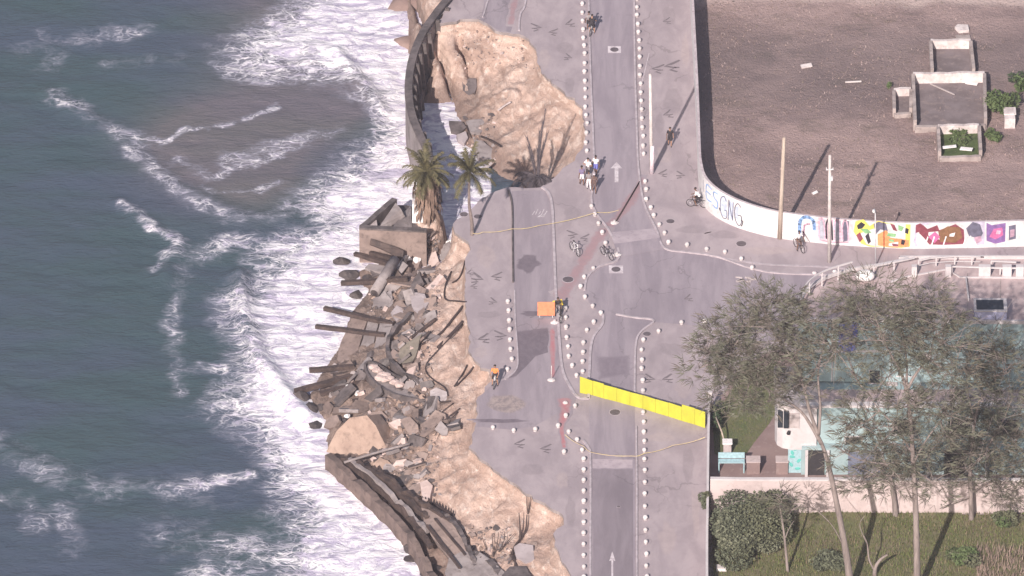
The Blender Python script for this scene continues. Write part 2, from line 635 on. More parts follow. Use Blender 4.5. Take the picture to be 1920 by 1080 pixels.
# sand bank and everything under the paving, one sheet
def sand_material():
    t = Nt('bank_sand')
    v = t.pos((1, 1, 1))
    n1 = t.noise(v, 0.35, 6, 0.65, 0.6)
    n2 = t.noise(t.pos((1.2, 0.6, 1.2), 0.4), 1.6, 6, 0.7, 0.8)
    n3 = t.noise(v, 7.0, 4, 0.7)
    col = t.mix(t.ramp(n1, 0.36, 0.62), (0.60, 0.435, 0.370), (0.42, 0.285, 0.235))
    col = t.mix(t.ramp(n2, 0.50, 0.72, 0, 0.8), col, (0.78, 0.655, 0.59))
    col = t.mix(t.ramp(n2, 0.42, 0.28, 0, 0.65), col, (0.24, 0.155, 0.125))
    col = t.mix(t.ramp(n3, 0.62, 0.75, 0, 0.6), col, (0.20, 0.14, 0.12))
    g = t.n('ShaderNodeNewGeometry')
    sx = t.n('ShaderNodeSeparateXYZ')
    t.l(g.outputs['Position'], sx.inputs[0])
    st = t.n('ShaderNodeTexWave')
    st.bands_direction = 'Z'
    st.inputs['Scale'].default_value = 0.55
    st.inputs['Distortion'].default_value = 5.0
    st.inputs['Detail'].default_value = 4
    t.l(v, st.inputs['Vector'])
    col = t.mix(t.ramp(st.outputs['Fac'], 0.62, 0.9, 0, 0.35), col, (0.30, 0.20, 0.165))
    hz = t.math('ADD', sx.outputs[2], t.math('MULTIPLY', t.math('SUBTRACT', n1, 0.5), 2.2))
    col = t.mix(t.ramp(hz, -2.3, -3.6, 0, 0.75), col, (0.17, 0.115, 0.10))
    so = t.n('ShaderNodeAttribute'); so.attribute_name = 'soil'
    col = t.mix(t.math('MULTIPLY', so.outputs['Fac'], 0.85), col, t.mix(t.ramp(n2, 0.4, 0.6), (0.17, 0.122, 0.105), (0.26, 0.19, 0.165)))
    t.bump(t.math('ADD', t.math('MULTIPLY', n3, 0.5), n2), 1.0, 0.2)
    return t.out(col, 0.95)
M['sand'] = sand_material()
SOIL = [(W(p[0], p[1], -2.6).x, W(p[0], p[1], -2.6).y) for p in [(672, 470), (700, 455), (800, 450), (822, 480), (812, 530), (790, 590), (785, 640), (770, 680), (800, 740), (838, 760), (830, 800), (795, 850), (780, 900), (790, 950), (720, 900), (600, 850), (520, 740), (600, 640)]]
def soil(X, Y, Z):
    d = dist_line(X, Y, [Vector((p[0], p[1], 0)) for p in SOIL + SOIL[:1]])
    ins = in_poly(X, Y, SOIL)
    return sstep(-1.0, 1.2, np.where(ins, d, -d) + 2.2 * (fbm(X * 0.7, Y * 0.7, 151) - 0.5))
struct(grid_mesh('ground', gx, gy, lambda X, Y: TG.ravel(), M['sand'], {'soil': soil}))

# ------------------------------------------------------------------ the sea
def px_line(pts, z=SEA_Z):
    return [W(p[0], p[1], z) for p in pts]
FOAM = [(860, -500), (470, -500), (500, -10), (478, 15), (440, 35), (400, 60), (372, 85), (378, 108), (420, 140), (500, 150), (565, 150), (615, 170), (660, 205), (665, 235), (620, 262), (610, 300), (560, 335),
        (530, 365), (515, 390), (560, 412), (525, 430), (488, 455), (455, 490), (425, 530), (375, 555), (382, 600), (415, 645), (412, 690), (380, 725), (365, 780),
        (420, 805), (450, 850), (490, 900), (500, 950), (495, 1000), (470, 1090), (640, 1500), (1000, 1500)]
foam_poly = [(p.x, p.y) for p in px_line(FOAM)]
foam_ln = px_line(FOAM)
LINES = [([(105, 180), (150, 205), (200, 240), (250, 263)], 1.4, 0.40), ([(250, 263), (262, 290), (290, 312), (330, 346), (380, 386), (450, 405), (525, 405)], 1.4, 0.42),
         ([(230, 385), (268, 402), (290, 430), (318, 440), (336, 456), (312, 480), (288, 508)], 0.8, 0.48),
         ([(250, 262), (310, 266), (345, 246), (430, 232), (520, 202)], 0.45, 0.52), ([(420, 300), (470, 283), (560, 262), (630, 245)], 1.3, 0.42),
         ([(330, 300), (400, 330), (450, 312), (520, 290)], 0.8, 0.46), ([(380, 350), (400, 362), (470, 360), (530, 342)], 0.5, 0.5),
         ([(346, 478), (338, 530), (322, 605), (326, 640), (335, 700), (330, 740)], 1.0, 0.36), ([(345, 490), (385, 475), (430, 450), (470, 445)], 1.4, 0.36),
         ([(330, 700), (380, 690), (420, 690)], 0.9, 0.45),
         ([(-40, 800), (0, 835), (50, 852), (85, 882)], 2.0, 0.30), ([(0, 838), (60, 870), (110, 900), (200, 914), (345, 916)], 2.2, 0.28), ([(345, 916), (420, 900), (470, 890)], 0.8, 0.45),
         ([(0, 935), (50, 950), (70, 990)], 1.5, 0.33), ([(110, 950), (130, 1000), (140, 1040)], 1.5, 0.31),
         ([(300, 1010), (380, 1040), (470, 1030), (560, 1000)], 2.8, 0.30), ([(380, 1075), (470, 1065), (560, 1050)], 2.2, 0.33),
         ([(40, 90), (150, 75), (270, 55)], 1.6, 0.27), ([(80, 60), (100, 110), (90, 130)], 1.4, 0.27), ([(200, 120), (260, 118), (330, 105)], 1.2, 0.26)]
LINES_W = [(px_line(p), w, d) for p, w, d in LINES]
CREST = [px_line([(448, 515), (452, 560), (460, 610), (490, 680), (545, 750), (575, 785)]), px_line([(630, 100), (660, 135), (690, 170), (712, 208)]),
         px_line([(90, 175), (200, 245), (330, 350), (450, 408), (530, 406)]), px_line([(225, 380), (290, 432), (338, 458), (310, 520)]), px_line([(-60, 800), (60, 870), (200, 912), (345, 914)])]
SILT = [((440, 285), 5.6, 1.3), ((560, 185), 6.0, 1.2), ((520, 20), 5.5, 0.9), ((370, 265), 3.5, 0.7), ((600, 190), 2.8, 1.0), ((470, 330), 3.5, 0.8), ((700, 130), 4.0, 0.5), ((330, 260), 4.0, 0.4)]
SILT_W = [(W(p[0], p[1], SEA_Z), r, a) for p, r, a in SILT]
def foam_density(X, Y, Z):
    ins = in_poly(X, Y, foam_poly)
    d = dist_line(X, Y, foam_ln)
    wig = (fbm(X * 0.35, Y * 0.35, 41) - 0.5) * 2.2
    sd_ = np.where(ins, d, -d) + wig
    den = 0.31 * sstep(-1.6, 0.7, sd_) + 0.17 * sstep(0.3, 2.4, sd_) + 0.36 * sstep(2.2, 5.0, sd_) + 0.20 * sstep(4.5, 9.5, sd_)
    dF = dist_line(X, Y, foot_w)
    den = den + 0.2 * sstep(6, 1.0, dF)
    px, py = to_px(X, Y, np.full(X.shape, SEA_Z))
    # the upper surf is looser, brown water shows through it
    den = den - 0.16 * sstep(560, 640, px) * sstep(120, 170, py) * sstep(330, 250, py) * sstep(720, 680, px)
    den = den - 0.10 * sstep(160, 60, py) * sstep(640, 560, px)
    # slick bluish water in the lower right of the wash
    den = den - 0.06 * sstep(880, 960, py) * sstep(640, 590, px)
    for p, w, a in LINES_W:
        dd = dist_line(X, Y, p) + (fbm(X * 0.9, Y * 0.9, 51) - 0.5) * 1.4
        den = np.maximum(den, a * (0.72 + 0.42 * sstep(0.3, 0.7, fbm(X * 0.45 + 9, Y * 0.45, 57, 3))) * sstep(w * 1.8, w * 0.05, dd))
    den = den + 0.17 * sstep(0.52, 0.75, fbm(X * 0.09 + 4, Y * 0.16, 61)) * sstep(-14, -3, sd_)
    return np.clip(den, 0, 1)
def silt_density(X, Y, Z):
    s = 0
    for p, r, a in SILT_W:
        q = ((X - p.x) ** 2 + ((Y - p.y) * 0.8) ** 2) / r ** 2
        s = s + a * np.exp(-q)
    return np.clip(s * (0.7 + 0.6 * fbm(X * 0.25, Y * 0.25, 71)), 0, 1)
def sea_height(X, Y):
    far = sstep(260, 60, np.hypot(X, Y))
    z = 0.34 * (fbm(X * 0.16 + Y * 0.05, Y * 0.30, 81, 3) - 0.5) + 0.22 * (fbm(X * 0.55, Y * 0.9, 83, 3) - 0.5)
    for c, a, w in zip(CREST, (0.62, 0.45, 0.25, 0.3, 0.2), (0.75, 0.6, 0.9, 0.7, 0.9)):
        d = dist_line(X, Y, c)
        z = z + a * np.exp(-(d / w) ** 2)
    ins = in_poly(X, Y, foam_poly)
    d = dist_line(X, Y, foam_ln)
    z = z + np.where(ins, 1, 0) * np.minimum(d, 2) / 2 * (0.26 * (fbm(X * 0.8, Y * 1.1, 91, 4) - 0.5))
    return SEA_Z + z * far

def sea_material():
    t = Nt('sea_water')
    a = t.n('ShaderNodeAttribute'); a.attribute_name = 'foam'
    b = t.n('ShaderNodeAttribute'); b.attribute_name = 'silt'
    den, silt = a.outputs['Fac'], b.outputs['Fac']
    v = t.pos((0.62, 1.0, 1.0), 0.12)
    nw = t.n('ShaderNodeTexNoise')
    nw.inputs['Scale'].default_value = 0.55
    nw.inputs['Detail'].default_value = 5
    t.l(v, nw.inputs['Vector'])
    off = t.n('ShaderNodeVectorMath', operation='MULTIPLY_ADD')
    t.l(nw.outputs['Color'], off.inputs[0])
    off.inputs[1].default_value = (2.6, 2.6, 0)
    t.l(v, off.inputs[2])
    wv = off.outputs[0]
    n1 = t.noise(wv, 1.05, 8, 0.72, 0.7)
    vo = t.n('ShaderNodeTexVoronoi', feature='DISTANCE_TO_EDGE')
    vo.inputs['Scale'].default_value = 0.85
    t.l(wv, vo.inputs['Vector'])
    lace = t.ramp(vo.outputs['Distance'], 0.16, 0.0)
    vo2 = t.n('ShaderNodeTexVoronoi', feature='DISTANCE_TO_EDGE')
    vo2.inputs['Scale'].default_value = 2.7
    t.l(wv, vo2.inputs['Vector'])
    lace2 = t.ramp(vo2.outputs['Distance'], 0.2, 0.0)
    x = t.math('ADD', den, t.math('MULTIPLY', t.math('SUBTRACT', n1, 0.5), 1.15))
    lc = t.math('ADD', t.math('MULTIPLY', lace, 0.24), t.math('MULTIPLY', lace2, 0.24))
    gate = t.ramp(den, 0.12, 0.45)
    x = t.math('ADD', x, t.math('MULTIPLY', lc, gate))
    foam = t.math('MULTIPLY', t.ramp(x, 0.44, 1.02), t.ramp(den, 0.1, 0.6, 0.45, 1.0))
    veil = t.ramp(x, 0.14, 0.75, 0, 0.5)
    n4 = t.noise(t.pos((0.5, 1.3, 1)), 0.12, 4, 0.5)
    water = t.mix(t.ramp(n4, 0.35, 0.65), (0.046, 0.073, 0.084), (0.056, 0.072, 0.106))
    water = t.mix(t.math('MULTIPLY', silt, 0.42), water, (0.22, 0.155, 0.155))
    water = t.mix(veil, water, (0.36, 0.345, 0.43))
    nf = t.noise(wv, 1.7, 6, 0.65, 0.4)
    nl = t.noise(t.pos((0.22, 1.5, 1), 0.1), 0.8, 5, 0.65, 0.8)
    fcol = t.mix(t.ramp(nf, 0.33, 0.57), (0.46, 0.40, 0.53), (0.86, 0.81, 0.84))  # lavender shade between crests painted into foam colour, streaks below too
    fcol = t.mix(t.ramp(nl, 0.50, 0.64, 0, 0.8), fcol, (0.40, 0.35, 0.48))
    col = t.mix(foam, water, fcol)
    rp = t.noise(t.pos((0.45, 1.2, 1), 0.15), 2.2, 6, 0.62, 0.6)
    hb = t.math('ADD', t.math('MULTIPLY', rp, t.math('SUBTRACT', 1.0, foam)), t.math('MULTIPLY', t.math('ADD', nf, n1), foam))
    rp2 = t.noise(t.pos((0.5, 1.0, 1), 0.3), 7.0, 4, 0.6, 0.4)
    hb = t.math('ADD', hb, t.math('MULTIPLY', rp2, 0.22))
    t.bump(hb, 0.8, 0.22)
    m = t.out(col, t.ramp(foam, 0, 1, 0.22, 0.9))
    t.b.inputs['Specular IOR Level'].default_value = 0.5
    return m
M['sea'] = sea_material()
sx_ = axis(-46.0, 12.0, 0.20, -1300, 120)
sy_ = axis(-46.0, 58.0, 0.28, -1100, 1300)
struct(grid_mesh('sea', sx_, sy_, sea_height, M['sea'], {'foam': foam_density, 'silt': silt_density}))

# ------------------------------------------------------------------ paving, road, cycle lane
far_r = 420
pav = list(edge_j) + [Vector((far_r, edge_w[-1].y, 0)), Vector((far_r, edge_w[0].y, 0))]
struct(MB().prism(pav, (0, 0, -0.26), 0, 1).build('pavement', [M['pavement'], M['concrete']]))

def sheet_px(name, pts, mat, z):
    return struct(MB().sheet([W(p[0], p[1], 0) + Vector((0, 0, z)) for p in pts]).build(name, mat))
ROAD = [(1103, -420), (1103, -80), (1106, 100), (1112, 250), (1113, 330), (1108, 375), (1118, 400), (1143, 436), (1160, 482), (1122, 500), (1100, 520), (1094, 545), (1105, 568), (1130, 592),
        (1128, 610), (1110, 640), (1105, 700), (1104, 750), (1106, 850), (1107, 1500), (1194, 1500), (1192, 1080), (1190, 735), (1192, 648), (1203, 624), (1228, 604), (1330, 613), (1420, 640), (2600, 640),
        (2600, 520), (1500, 516), (1410, 504), (1330, 479), (1247, 466), (1232, 432), (1220, 410), (1206, 376), (1197, 312), (1194, 240), (1190, 100), (1189, -80), (1188, -420)]
sheet_px('road', ROAD, M['asphalt'], 0.006)
sheet_px('cycle_lane', [(925, -420), (917, -60), (906, 15), (901, 36), (914, 44), (932, 55), (957, 61), (968, 30), (982, -60), (990, -420)], M['cycle'], 0.006)
sheet_px('cycle_lane', [(959, 358), (962, 450), (965, 590), (971, 680), (962, 700), (946, 712), (924, 720), (908, 736), (898, 747), (898, 776), (894, 800), (960, 806), (1000, 800), (1046, 775), (1082, 747),
                        (1070, 725), (1054, 690), (1047, 610), (1042, 545), (1037, 440), (1033, 382), (1022, 357)], M['cycle'], 0.006)

M['stain'] = paving('dark_stain', 'cycle', ((0.115, 0.092, 0.112), (0.15, 0.12, 0.142)), 0.2, 0.8)
M['sandstain'] = paving('sandy_stain', 'cycle', ((0.36, 0.285, 0.26), (0.22, 0.175, 0.175)), 0.2, 0.8)
M['redstain'] = paving('red_dust', 'pavement', ((0.30, 0.185, 0.20), (0.34, 0.20, 0.215)), 0.25, 0.75)
M['redroad'] = paving('red_dust_road', 'asphalt', ((0.30, 0.185, 0.20), (0.33, 0.20, 0.215)), 0.25, 0.75)
M['redpaint'] = paving('red_paint', 'cycle', ((0.42, 0.145, 0.16), (0.38, 0.21, 0.22)), 0.25, 0.8)
M['motifsoft'] = paving('worn_dark_mosaic', 'pavement', ((0.115, 0.095, 0.106), (0.17, 0.14, 0.153)), 0.05, 0.9)
M['roadpatch'] = paving('road_patch', 'asphalt', ((0.165, 0.133, 0.16), (0.20, 0.162, 0.19)), 0.2, 0.7)
def soft_poly(name, pts, mat, inset=0.62):
    c = sum((Vector(p) for p in pts), Vector()) / len(pts)
    pts = densify(list(pts) + [pts[0]], 0.4)[:-1]
    n = len(pts)
    rings = [[p.lerp(c, k) for p in pts] for k in (0.0, (1 - inset) * 0.5, 1 - inset)]
    vs = rings[0] + rings[1] + rings[2] + [c]
    fs = []
    for k in (0, 1):
        fs += [(k * n + i, k * n + (i + 1) % n, (k + 1) * n + (i + 1) % n, (k + 1) * n + i) for i in range(n)]
    fs += [(2 * n + i, 2 * n + (i + 1) % n, 3 * n) for i in range(n)]
    o = MB().add(vs, fs).build(name, mat)
    a = o.data.attributes.new('rim', 'FLOAT', 'POINT')
    a.data.foreach_set('value', np.array([0.0] * n + [0.5] * n + [1.0] * (n + 1), np.float32))
    return struct(o)

def blob(name, c, rx, ry, mat, z, n=26, seed=1, ang=0.0, wob=0.25):
    r = random.Random(seed)
    C = W(c[0], c[1], z)
    ks = [r.uniform(-wob, wob) for _ in range(7)]
    pts = []
    for i in range(n):
        a = 2 * math.pi * i / n
        q = 1 + sum(ks[j] * math.cos((j + 1) * a + j) for j in range(7)) * 0.4
        x, y = rx * q * math.cos(a), ry * q * math.sin(a)
        pts.append(C + Vector((x * math.cos(ang) - y * math.sin(ang), x * math.sin(ang) + y * math.cos(ang), 0)))
    return soft_poly(name, pts, mat)
# the dark resurfaced wedge, the oil mark and the sandy patch on the cycle lane
soft_poly('asphalt_patch', [W(p[0], p[1], 0.010) for p in [(968, 618), (1030, 610), (1037, 640), (1031, 660), (1005, 668), (985, 690), (966, 708), (950, 714), (971, 684)]], M['stain'], 0.85)
blob('asphalt_patch', (991, 494), 1.1, 1.5, M['stain'], 0.010, seed=4)
blob('asphalt_patch', (1008, 588), 1.6, 0.5, M['stain'], 0.010, seed=5)
blob('sand_patch', (948, 757), 1.75, 1.55, M['sandstain'], 0.010, seed=6, wob=0.15)
blob('asphalt_patch', (940, 789), 2.3, 0.35, M['stain'], 0.012, seed=8)
soft_poly('asphalt_patch', [W(p[0], p[1], 0.010) for p in [(1112, 665), (1186, 662), (1187, 706), (1118, 716)]], M['roadpatch'], 0.6)
sheet_px('asphalt_patch', [(1112, 880), (1187, 880), (1189, 1500), (1113, 1500)], M['newtar'], 0.010)
sheet_px('road_marking', [(1111, 861), (1186, 862), (1186, 878), (1111, 878)], M['hump'], 0.011)
# speed hump: a real rise with a pale upper half
hump = MB()
a0, a1, b0, b1 = W(1143, 436), W(1231, 428), W(1160, 483), W(1244, 468)
NN = 10
vs = []
for i in range(NN + 1):
    t_ = i / NN
    h_ = 0.02 + 0.09 * math.sin(math.pi * t_)
    vs += [a0.lerp(b0, t_) + Vector((0, 0, h_)), a1.lerp(b1, t_) + Vector((0, 0, h_))]
hump.add(vs, [(2 * i, 2 * i + 2, 2 * i + 3, 2 * i + 1) for i in range(NN // 2)], 0)
hump.add(vs, [(2 * i, 2 * i + 2, 2 * i + 3, 2 * i + 1) for i in range(NN // 2, NN)], 1)
struct(hump.build('speed_hump', [M['hump'], M['asphalt']]))

def kerb(pts, w=0.16, h=0.10, mat=None, name='kerb', z=0.0):
    return struct(MB().ribbon(smooth_path([W(*p) for p in pts], 5), w, z, h).build(name, mat or M['kerb']))
kerb([(1103, -420), (1103, -80), (1106, 100), (1112, 250), (1114, 330), (1109, 375), (1119, 402), (1144, 437), (1161, 484), (1125, 500), (1102, 520), (1096, 545)])
kerb([(1188, -420), (1189, -80), (1190, 100), (1194, 240), (1197, 312), (1206, 376), (1220, 410), (1232, 434), (1246, 466), (1290, 474), (1345, 482), (1410, 504), (1480, 514), (1700, 518)], 0.15)
kerb([(1131, 590), (1129, 610), (1110, 640), (1105, 700), (1104, 748)], 0.2)
kerb([(1092, 825), (1104, 842), (1107, 870), (1107, 1080), (1108, 1500)], 0.17)
kerb([(1155, 590), (1190, 596), (1226, 602), (1203, 622), (1192, 648), (1190, 735)], 0.15)
kerb([(1193, 800), (1194, 900), (1194, 1080), (1195, 1500)], 0.13)
kerb([(1016, 352), (1028, 362), (1035, 385), (1038, 440), (1042, 545), (1047, 610), (1054, 690), (1068, 724), (1083, 745), (1104, 748)], 0.2)
kerb([(953, 358), (960, 385), (961, 450), (962, 530)], 0.12, 0.14, M['wetconc'])
kerb([(965, 545), (966, 600), (971, 670), (967, 695), (947, 712)], 0.12, 0.08)
kerb([(973, 58), (975, 30), (990, -40), (1000, -420)], 0.15)
kerb([(905, 33), (912, 10), (925, -60), (934, -420)], 0.12)
kerb([(1200, 170), (1202, 250), (1200, 300)], 0.05, 0.012, M['paint'], 'lane_line')
kerb([(1217, 100), (1200, 170)][::-1], 0.05, 0.012, M['paint'], 'lane_line')
kerb([(1330, 480), (1430, 495), (1540, 500), (1640, 508), (1760, 508)], 0.2, 0.02, M['kerb'])
# red trail of dust and paint
def trail(pts, ws, mat, z, name='red_trail'):
    pp = smooth_path([W(*p) for p in pts], 6)
    n = len(pp)
    r = random.Random(len(pts))
    wl_ = [np.interp(i / (n - 1), np.linspace(0, 1, len(ws)), ws) * r.uniform(0.75, 1.2) for i in range(n)]
    vs, fs = [], []
    for i in range(n):
        d = pp[min(i + 1, n - 1)] - pp[max(i - 1, 0)]
        d.normalize()
        nn = Vector((-d.y, d.x, 0)) * wl_[i] * 0.75
        vs += [pp[i] + nn * k + Vector((0, 0, z)) for k in (-1, -0.4, 0, 0.4, 1)]
    for i in range(n - 1):
        fs += [(i * 5 + k, i * 5 + k + 1, i * 5 + k + 6, i * 5 + k + 5) for k in range(4)]
    o = MB().add(vs, fs).build(name, mat)
    a = o.data.attributes.new('rim', 'FLOAT', 'POINT')
    a.data.foreach_set('value', np.array([0.0, 0.75, 1.0, 0.75, 0.0] * n, np.float32) * np.repeat(np.clip(np.minimum(np.arange(n), np.arange(n)[::-1]) / 2.0, 0, 1), 5).astype(np.float32))
    return struct(o)
trail([(1208, 328), (1185, 372), (1160, 405), (1132, 432)], [0.4, 0.9, 0.9, 0.8], M['redroad'], 0.014)
trail([(1140, 424), (1115, 455), (1085, 505), (1055, 550), (1042, 560)], [0.8, 1.0, 1.0, 1.4, 0.9], M['redstain'], 0.016)
trail([(1036, 612), (1036, 650), (1037, 680), (1036, 712)], [0.5, 0.45, 0.4, 0.3], M['redpaint'], 0.014)
trail([(1056, 744), (1060, 765), (1053, 800), (1056, 825), (1058, 842)], [1.1, 0.9, 0.4, 0.35, 0.3], M['redpaint'], 0.014)
trail([(956, 50), (962, 20), (972, -30)], [0.5, 0.6, 0.6], M['redstain'], 0.014)
# worn and dirty patches of the paving
M['wornpave'] = paving('worn_paving', 'pavement', ((0.20, 0.165, 0.18), (0.255, 0.21, 0.227)), 0.3, 0.45)
M['palepave'] = paving('dusty_paving', 'pavement', ((0.42, 0.335, 0.33), (0.36, 0.29, 0.292)), 0.3, 0.5)
for k, (px, py, rx, ry, m_) in enumerate([(1255, 30, .7, 2.0, 'wornpave'), (1262, 190, 1.0, 2.6, 'wornpave'), (1236, 232, .5, 1.8, 'wornpave'), (1285, 95, .4, 3.0, 'palepave'), (1245, 290, .8, 1.6, 'palepave'),
        (1300, 430, 1.6, .8, 'wornpave'), (1440, 470, 2.6, .7, 'palepave'), (1360, 440, 1.4, .8, 'wornpave'), (1240, 920, .55, .5, 'wornpave'), (1290, 870, .6, 3.0, 'wornpave'), (1250, 1010, .9, 2.6, 'palepave'), (1305, 960, .4, 4.0, 'palepave'),
        (1240, 820, 1.4, .8, 'palepave'), (1060, 90, .9, 1.2, 'wornpave'), (1020, 110, .6, 2.0, 'palepave'), (1068, 160, .5, 1.6, 'wornpave'), (912, 480, .9, 2.2, 'palepave'), (915, 590, 1.2, .6, 'wornpave'), (900, 660, .7, 1.0, 'palepave'),
        (1075, 400, .9, 1.3, 'wornpave'), (1000, 880, 1.1, 1.0, 'wornpave'), (1070, 960, .5, 2.6, 'wornpave'), (1055, 900, .6, 1.4, 'palepave'), (1262, 655, 1.4, 1.2, 'wornpave'), (1280, 730, .8, 1.6, 'palepave')]):
    blob('worn_patch', (px, py), rx, ry, M[m_], 0.0045, 22, 60 + k)
# arrows and small painted marks
def arrow(cx, cy, half, dirn=1, name='road_arrow', w=0.3):
    mb = MB()
    a, b = W(cx, cy + half), W(cx, cy - half)
    d = (b - a).normalized(); s_ = Vector((d.y, -d.x, 0)); u = Vector((0, 0, 0.012))
    L = (b - a).length
    mb.sheet([a - s_ * w / 2 + u, a + s_ * w / 2 + u, a + s_ * w / 2 + d * L * 0.7 + u, a + s_ * w * 1.6 + d * L * 0.68 + u, b + u, a - s_ * w * 1.6 + d * L * 0.68 + u, a - s_ * w / 2 + d * L * 0.7 + u])
    return struct(mb.build(name, M['paint']))
arrow(1156, 323, 19)
arrow(1148, 1062, 28, w=0.14)
for cx, cy, w_, h_ in ((1012, 398, 1.2, 0.9), (1015, 405, 0.5, 0.4)):
    mb = MB()
    C = W(cx, cy, 0.012)
    for k in range(5):
        x = (k - 2) * w_ / 5
        mb.beam(C + Vector((x - 0.1, -h_ * 0.4, 0.004)), C + Vector((x + 0.1, h_ * (0.2 + 0.3 * (k % 2)), 0.004)), 0.06, 0.004)
    struct(mb.build('painted_scribble', M['paint']))

# bird shaped dark mosaics let into the paving
def motif(px, py, s=1.0, ang=0.0, z=0.0, flip=1):
    C = W(px, py, 0.0)
    mb = MB()
    for pts, w in (([(0.62, -0.62), (-0.05, -0.42), (0.30, -0.12), (-0.55, 0.02), (-0.10, 0.30), (0.62, 0.92)], 0.23), ([(0.30, -0.12), (0.72, -0.02)], 0.2)):
        pp = []
        for x, y in pts:
            x *= flip
            y *= 1.3
            pp.append(C + Vector(((x * math.cos(ang) - y * math.sin(ang)) * s, (x * math.sin(ang) + y * math.cos(ang)) * s, 0)))
        n = len(pp)
        vs = []
        for i in range(n):
            d = (pp[min(i + 1, n - 1)] - pp[max(i - 1, 0)]).normalized()
            nn = Vector((-d.y, d.x, 0)) * w * s * (1.0 if 0 < i < n - 1 else 0.7)
            vs += [pp[i] + nn * k + Vector((0, 0, 0.007)) for k in (-1, 0, 1)]
        mb.add(vs, [(i * 3 + k, i * 3 + k + 1, i * 3 + k + 4, i * 3 + k + 3) for i in range(n - 1) for k in (0, 1)])
    o = mb.build('paving_motif', M['motifsoft'])
    a = o.data.attributes.new('rim', 'FLOAT', 'POINT')
    a.data.foreach_set('value', np.array([0.15, 1.0, 0.15] * (len(mb.v) // 3), np.float32))
    return struct(o)
for k, (px, py, s) in enumerate([(1007, 52, .62), (1036, 61, .55), (1068, 45, .58), (896, 523, .72), (930, 519, .62), (906, 636, .68), (940, 630, .7), (973, 833, .62), (1022, 842, .62), (1219, 711, .62), (1251, 711, .62),
                                  (1242, 326, .55), (1277, 329, .55), (1259, 125, .9), (1232, 130, .7), (1075, 440, .6), (1096, 447, .55), (888, 537, .42), (1066, 108, .5), (1250, 40, .5), (1252, 215, .6), (925, 566, .5), (880, 512, .35),
                                  (1290, 560, .5), (1000, 590, .5), (1255, 880, .0)]):
    if s:
        motif(px, py, s, random.Random(k).uniform(-0.25, 0.25), flip=1 if k % 3 else -1)
# ------------------------------------------------------------------ curved sea wall round the northern hole
SW = smooth_path([W(*p, 0.25) for p in [(870, -420), (852, -60), (846, -12), (820, 24), (795, 60), (777, 100), (768, 140), (766, 180), (773, 220), (787, 255), (801, 284), (806, 300)]], 6)
t = empty('curved_seawall', (SW[30].x, SW[30].y, SEA_Z - 0.5), 'tall curved concrete seawall still standing round the upper hole in the promenade', 'seawall')
base = [p + Vector((0, 0, SEA_Z - 0.75)) for p in SW]
MB().wall(base, 0.5, 4.55).build('wall_body', M['concrete'], t)
MB().wall([p + Vector((0, 0, 0.055)) for p in SW], 0.62, 0.16).build('coping', M['wetconc'], t)
foot = []
for i, p in enumerate(SW):
    d = SW[min(i + 1, len(SW) - 1)] - SW[max(i - 1, 0)]
    nn = Vector((-d.y, d.x, 0)).normalized()
    if nn.x < 0:
        nn = -nn
    foot.append(p + nn * 0.62 + Vector((0, 0, SEA_Z - 0.6)))
MB().wall(foot[14:], 0.5, [1.6 - 0.3 * math.sin(i * 0.9) for i in range(len(foot[14:]))]).build('footing', M['wetconc'], t)
L_, last_ = 0.0, -9
for i in range(16, len(SW) - 3):
    L_ += (SW[i + 1] - SW[i]).length
    if L_ - last_ > 1.6:
        last_ = L_
        d = (SW[i + 1] - SW[i]).normalized()
        nn = Vector((-d.y, d.x, 0))
        nn = nn if nn.x > 0 else -nn
        q = SW[i] + nn * 0.27
        MB().prism([q + d * 0.11, q - d * 0.11, q - d * 0.11 + nn * 0.35, q + d * 0.11 + nn * 0.35], nn * 0.5 + Vector((0, 0, SEA_Z - 0.9))).build('counterfort', M['wetconc'], t)

# spits of brown sand in the surf beyond the wall
def sandspit(pts, label, z=0.22):
    pp = [W(p[0], p[1], SEA_Z + z) for p in pts]
    mb = MB()
    pp = densify(pp + [pp[0]], 0.4, 0.06, random.Random(4))[:-1]
    c = sum(pp, Vector()) / len(pp)
    n = len(pp)
    vs = [c + Vector((0, 0, 0.25))] + [p.lerp(c, 0.35) + Vector((0, 0, 0.15)) for p in pp] + pp + [p - Vector((0, 0, 0.7)) + (p - c) * 0.15 for p in pp]
    fs = [(0, 1 + i, 1 + (i + 1) % n) for i in range(n)]
    for k in (0, 1):
        fs += [(1 + k * n + i, 1 + (k + 1) * n + i, 1 + (k + 1) * n + (i + 1) % n, 1 + k * n + (i + 1) % n) for i in range(n)]
    o = mb.add(vs, fs).build('sand_spit', M['sandwet'], None, True)
    return struct(o)
M['sandwet'] = mottled('wet_sand', (0.27, 0.185, 0.165), (0.21, 0.145, 0.13), 0.8, None, 5, 0.7, 0.4, 0.05)
sandspit([(731, 10), (745, 16), (780, 14), (812, 8), (845, -15), (860, -60), (760, -40), (740, -5)], '')
sandspit([(740, 72), (752, 82), (764, 88), (776, 78), (786, 62), (770, 66)], '')

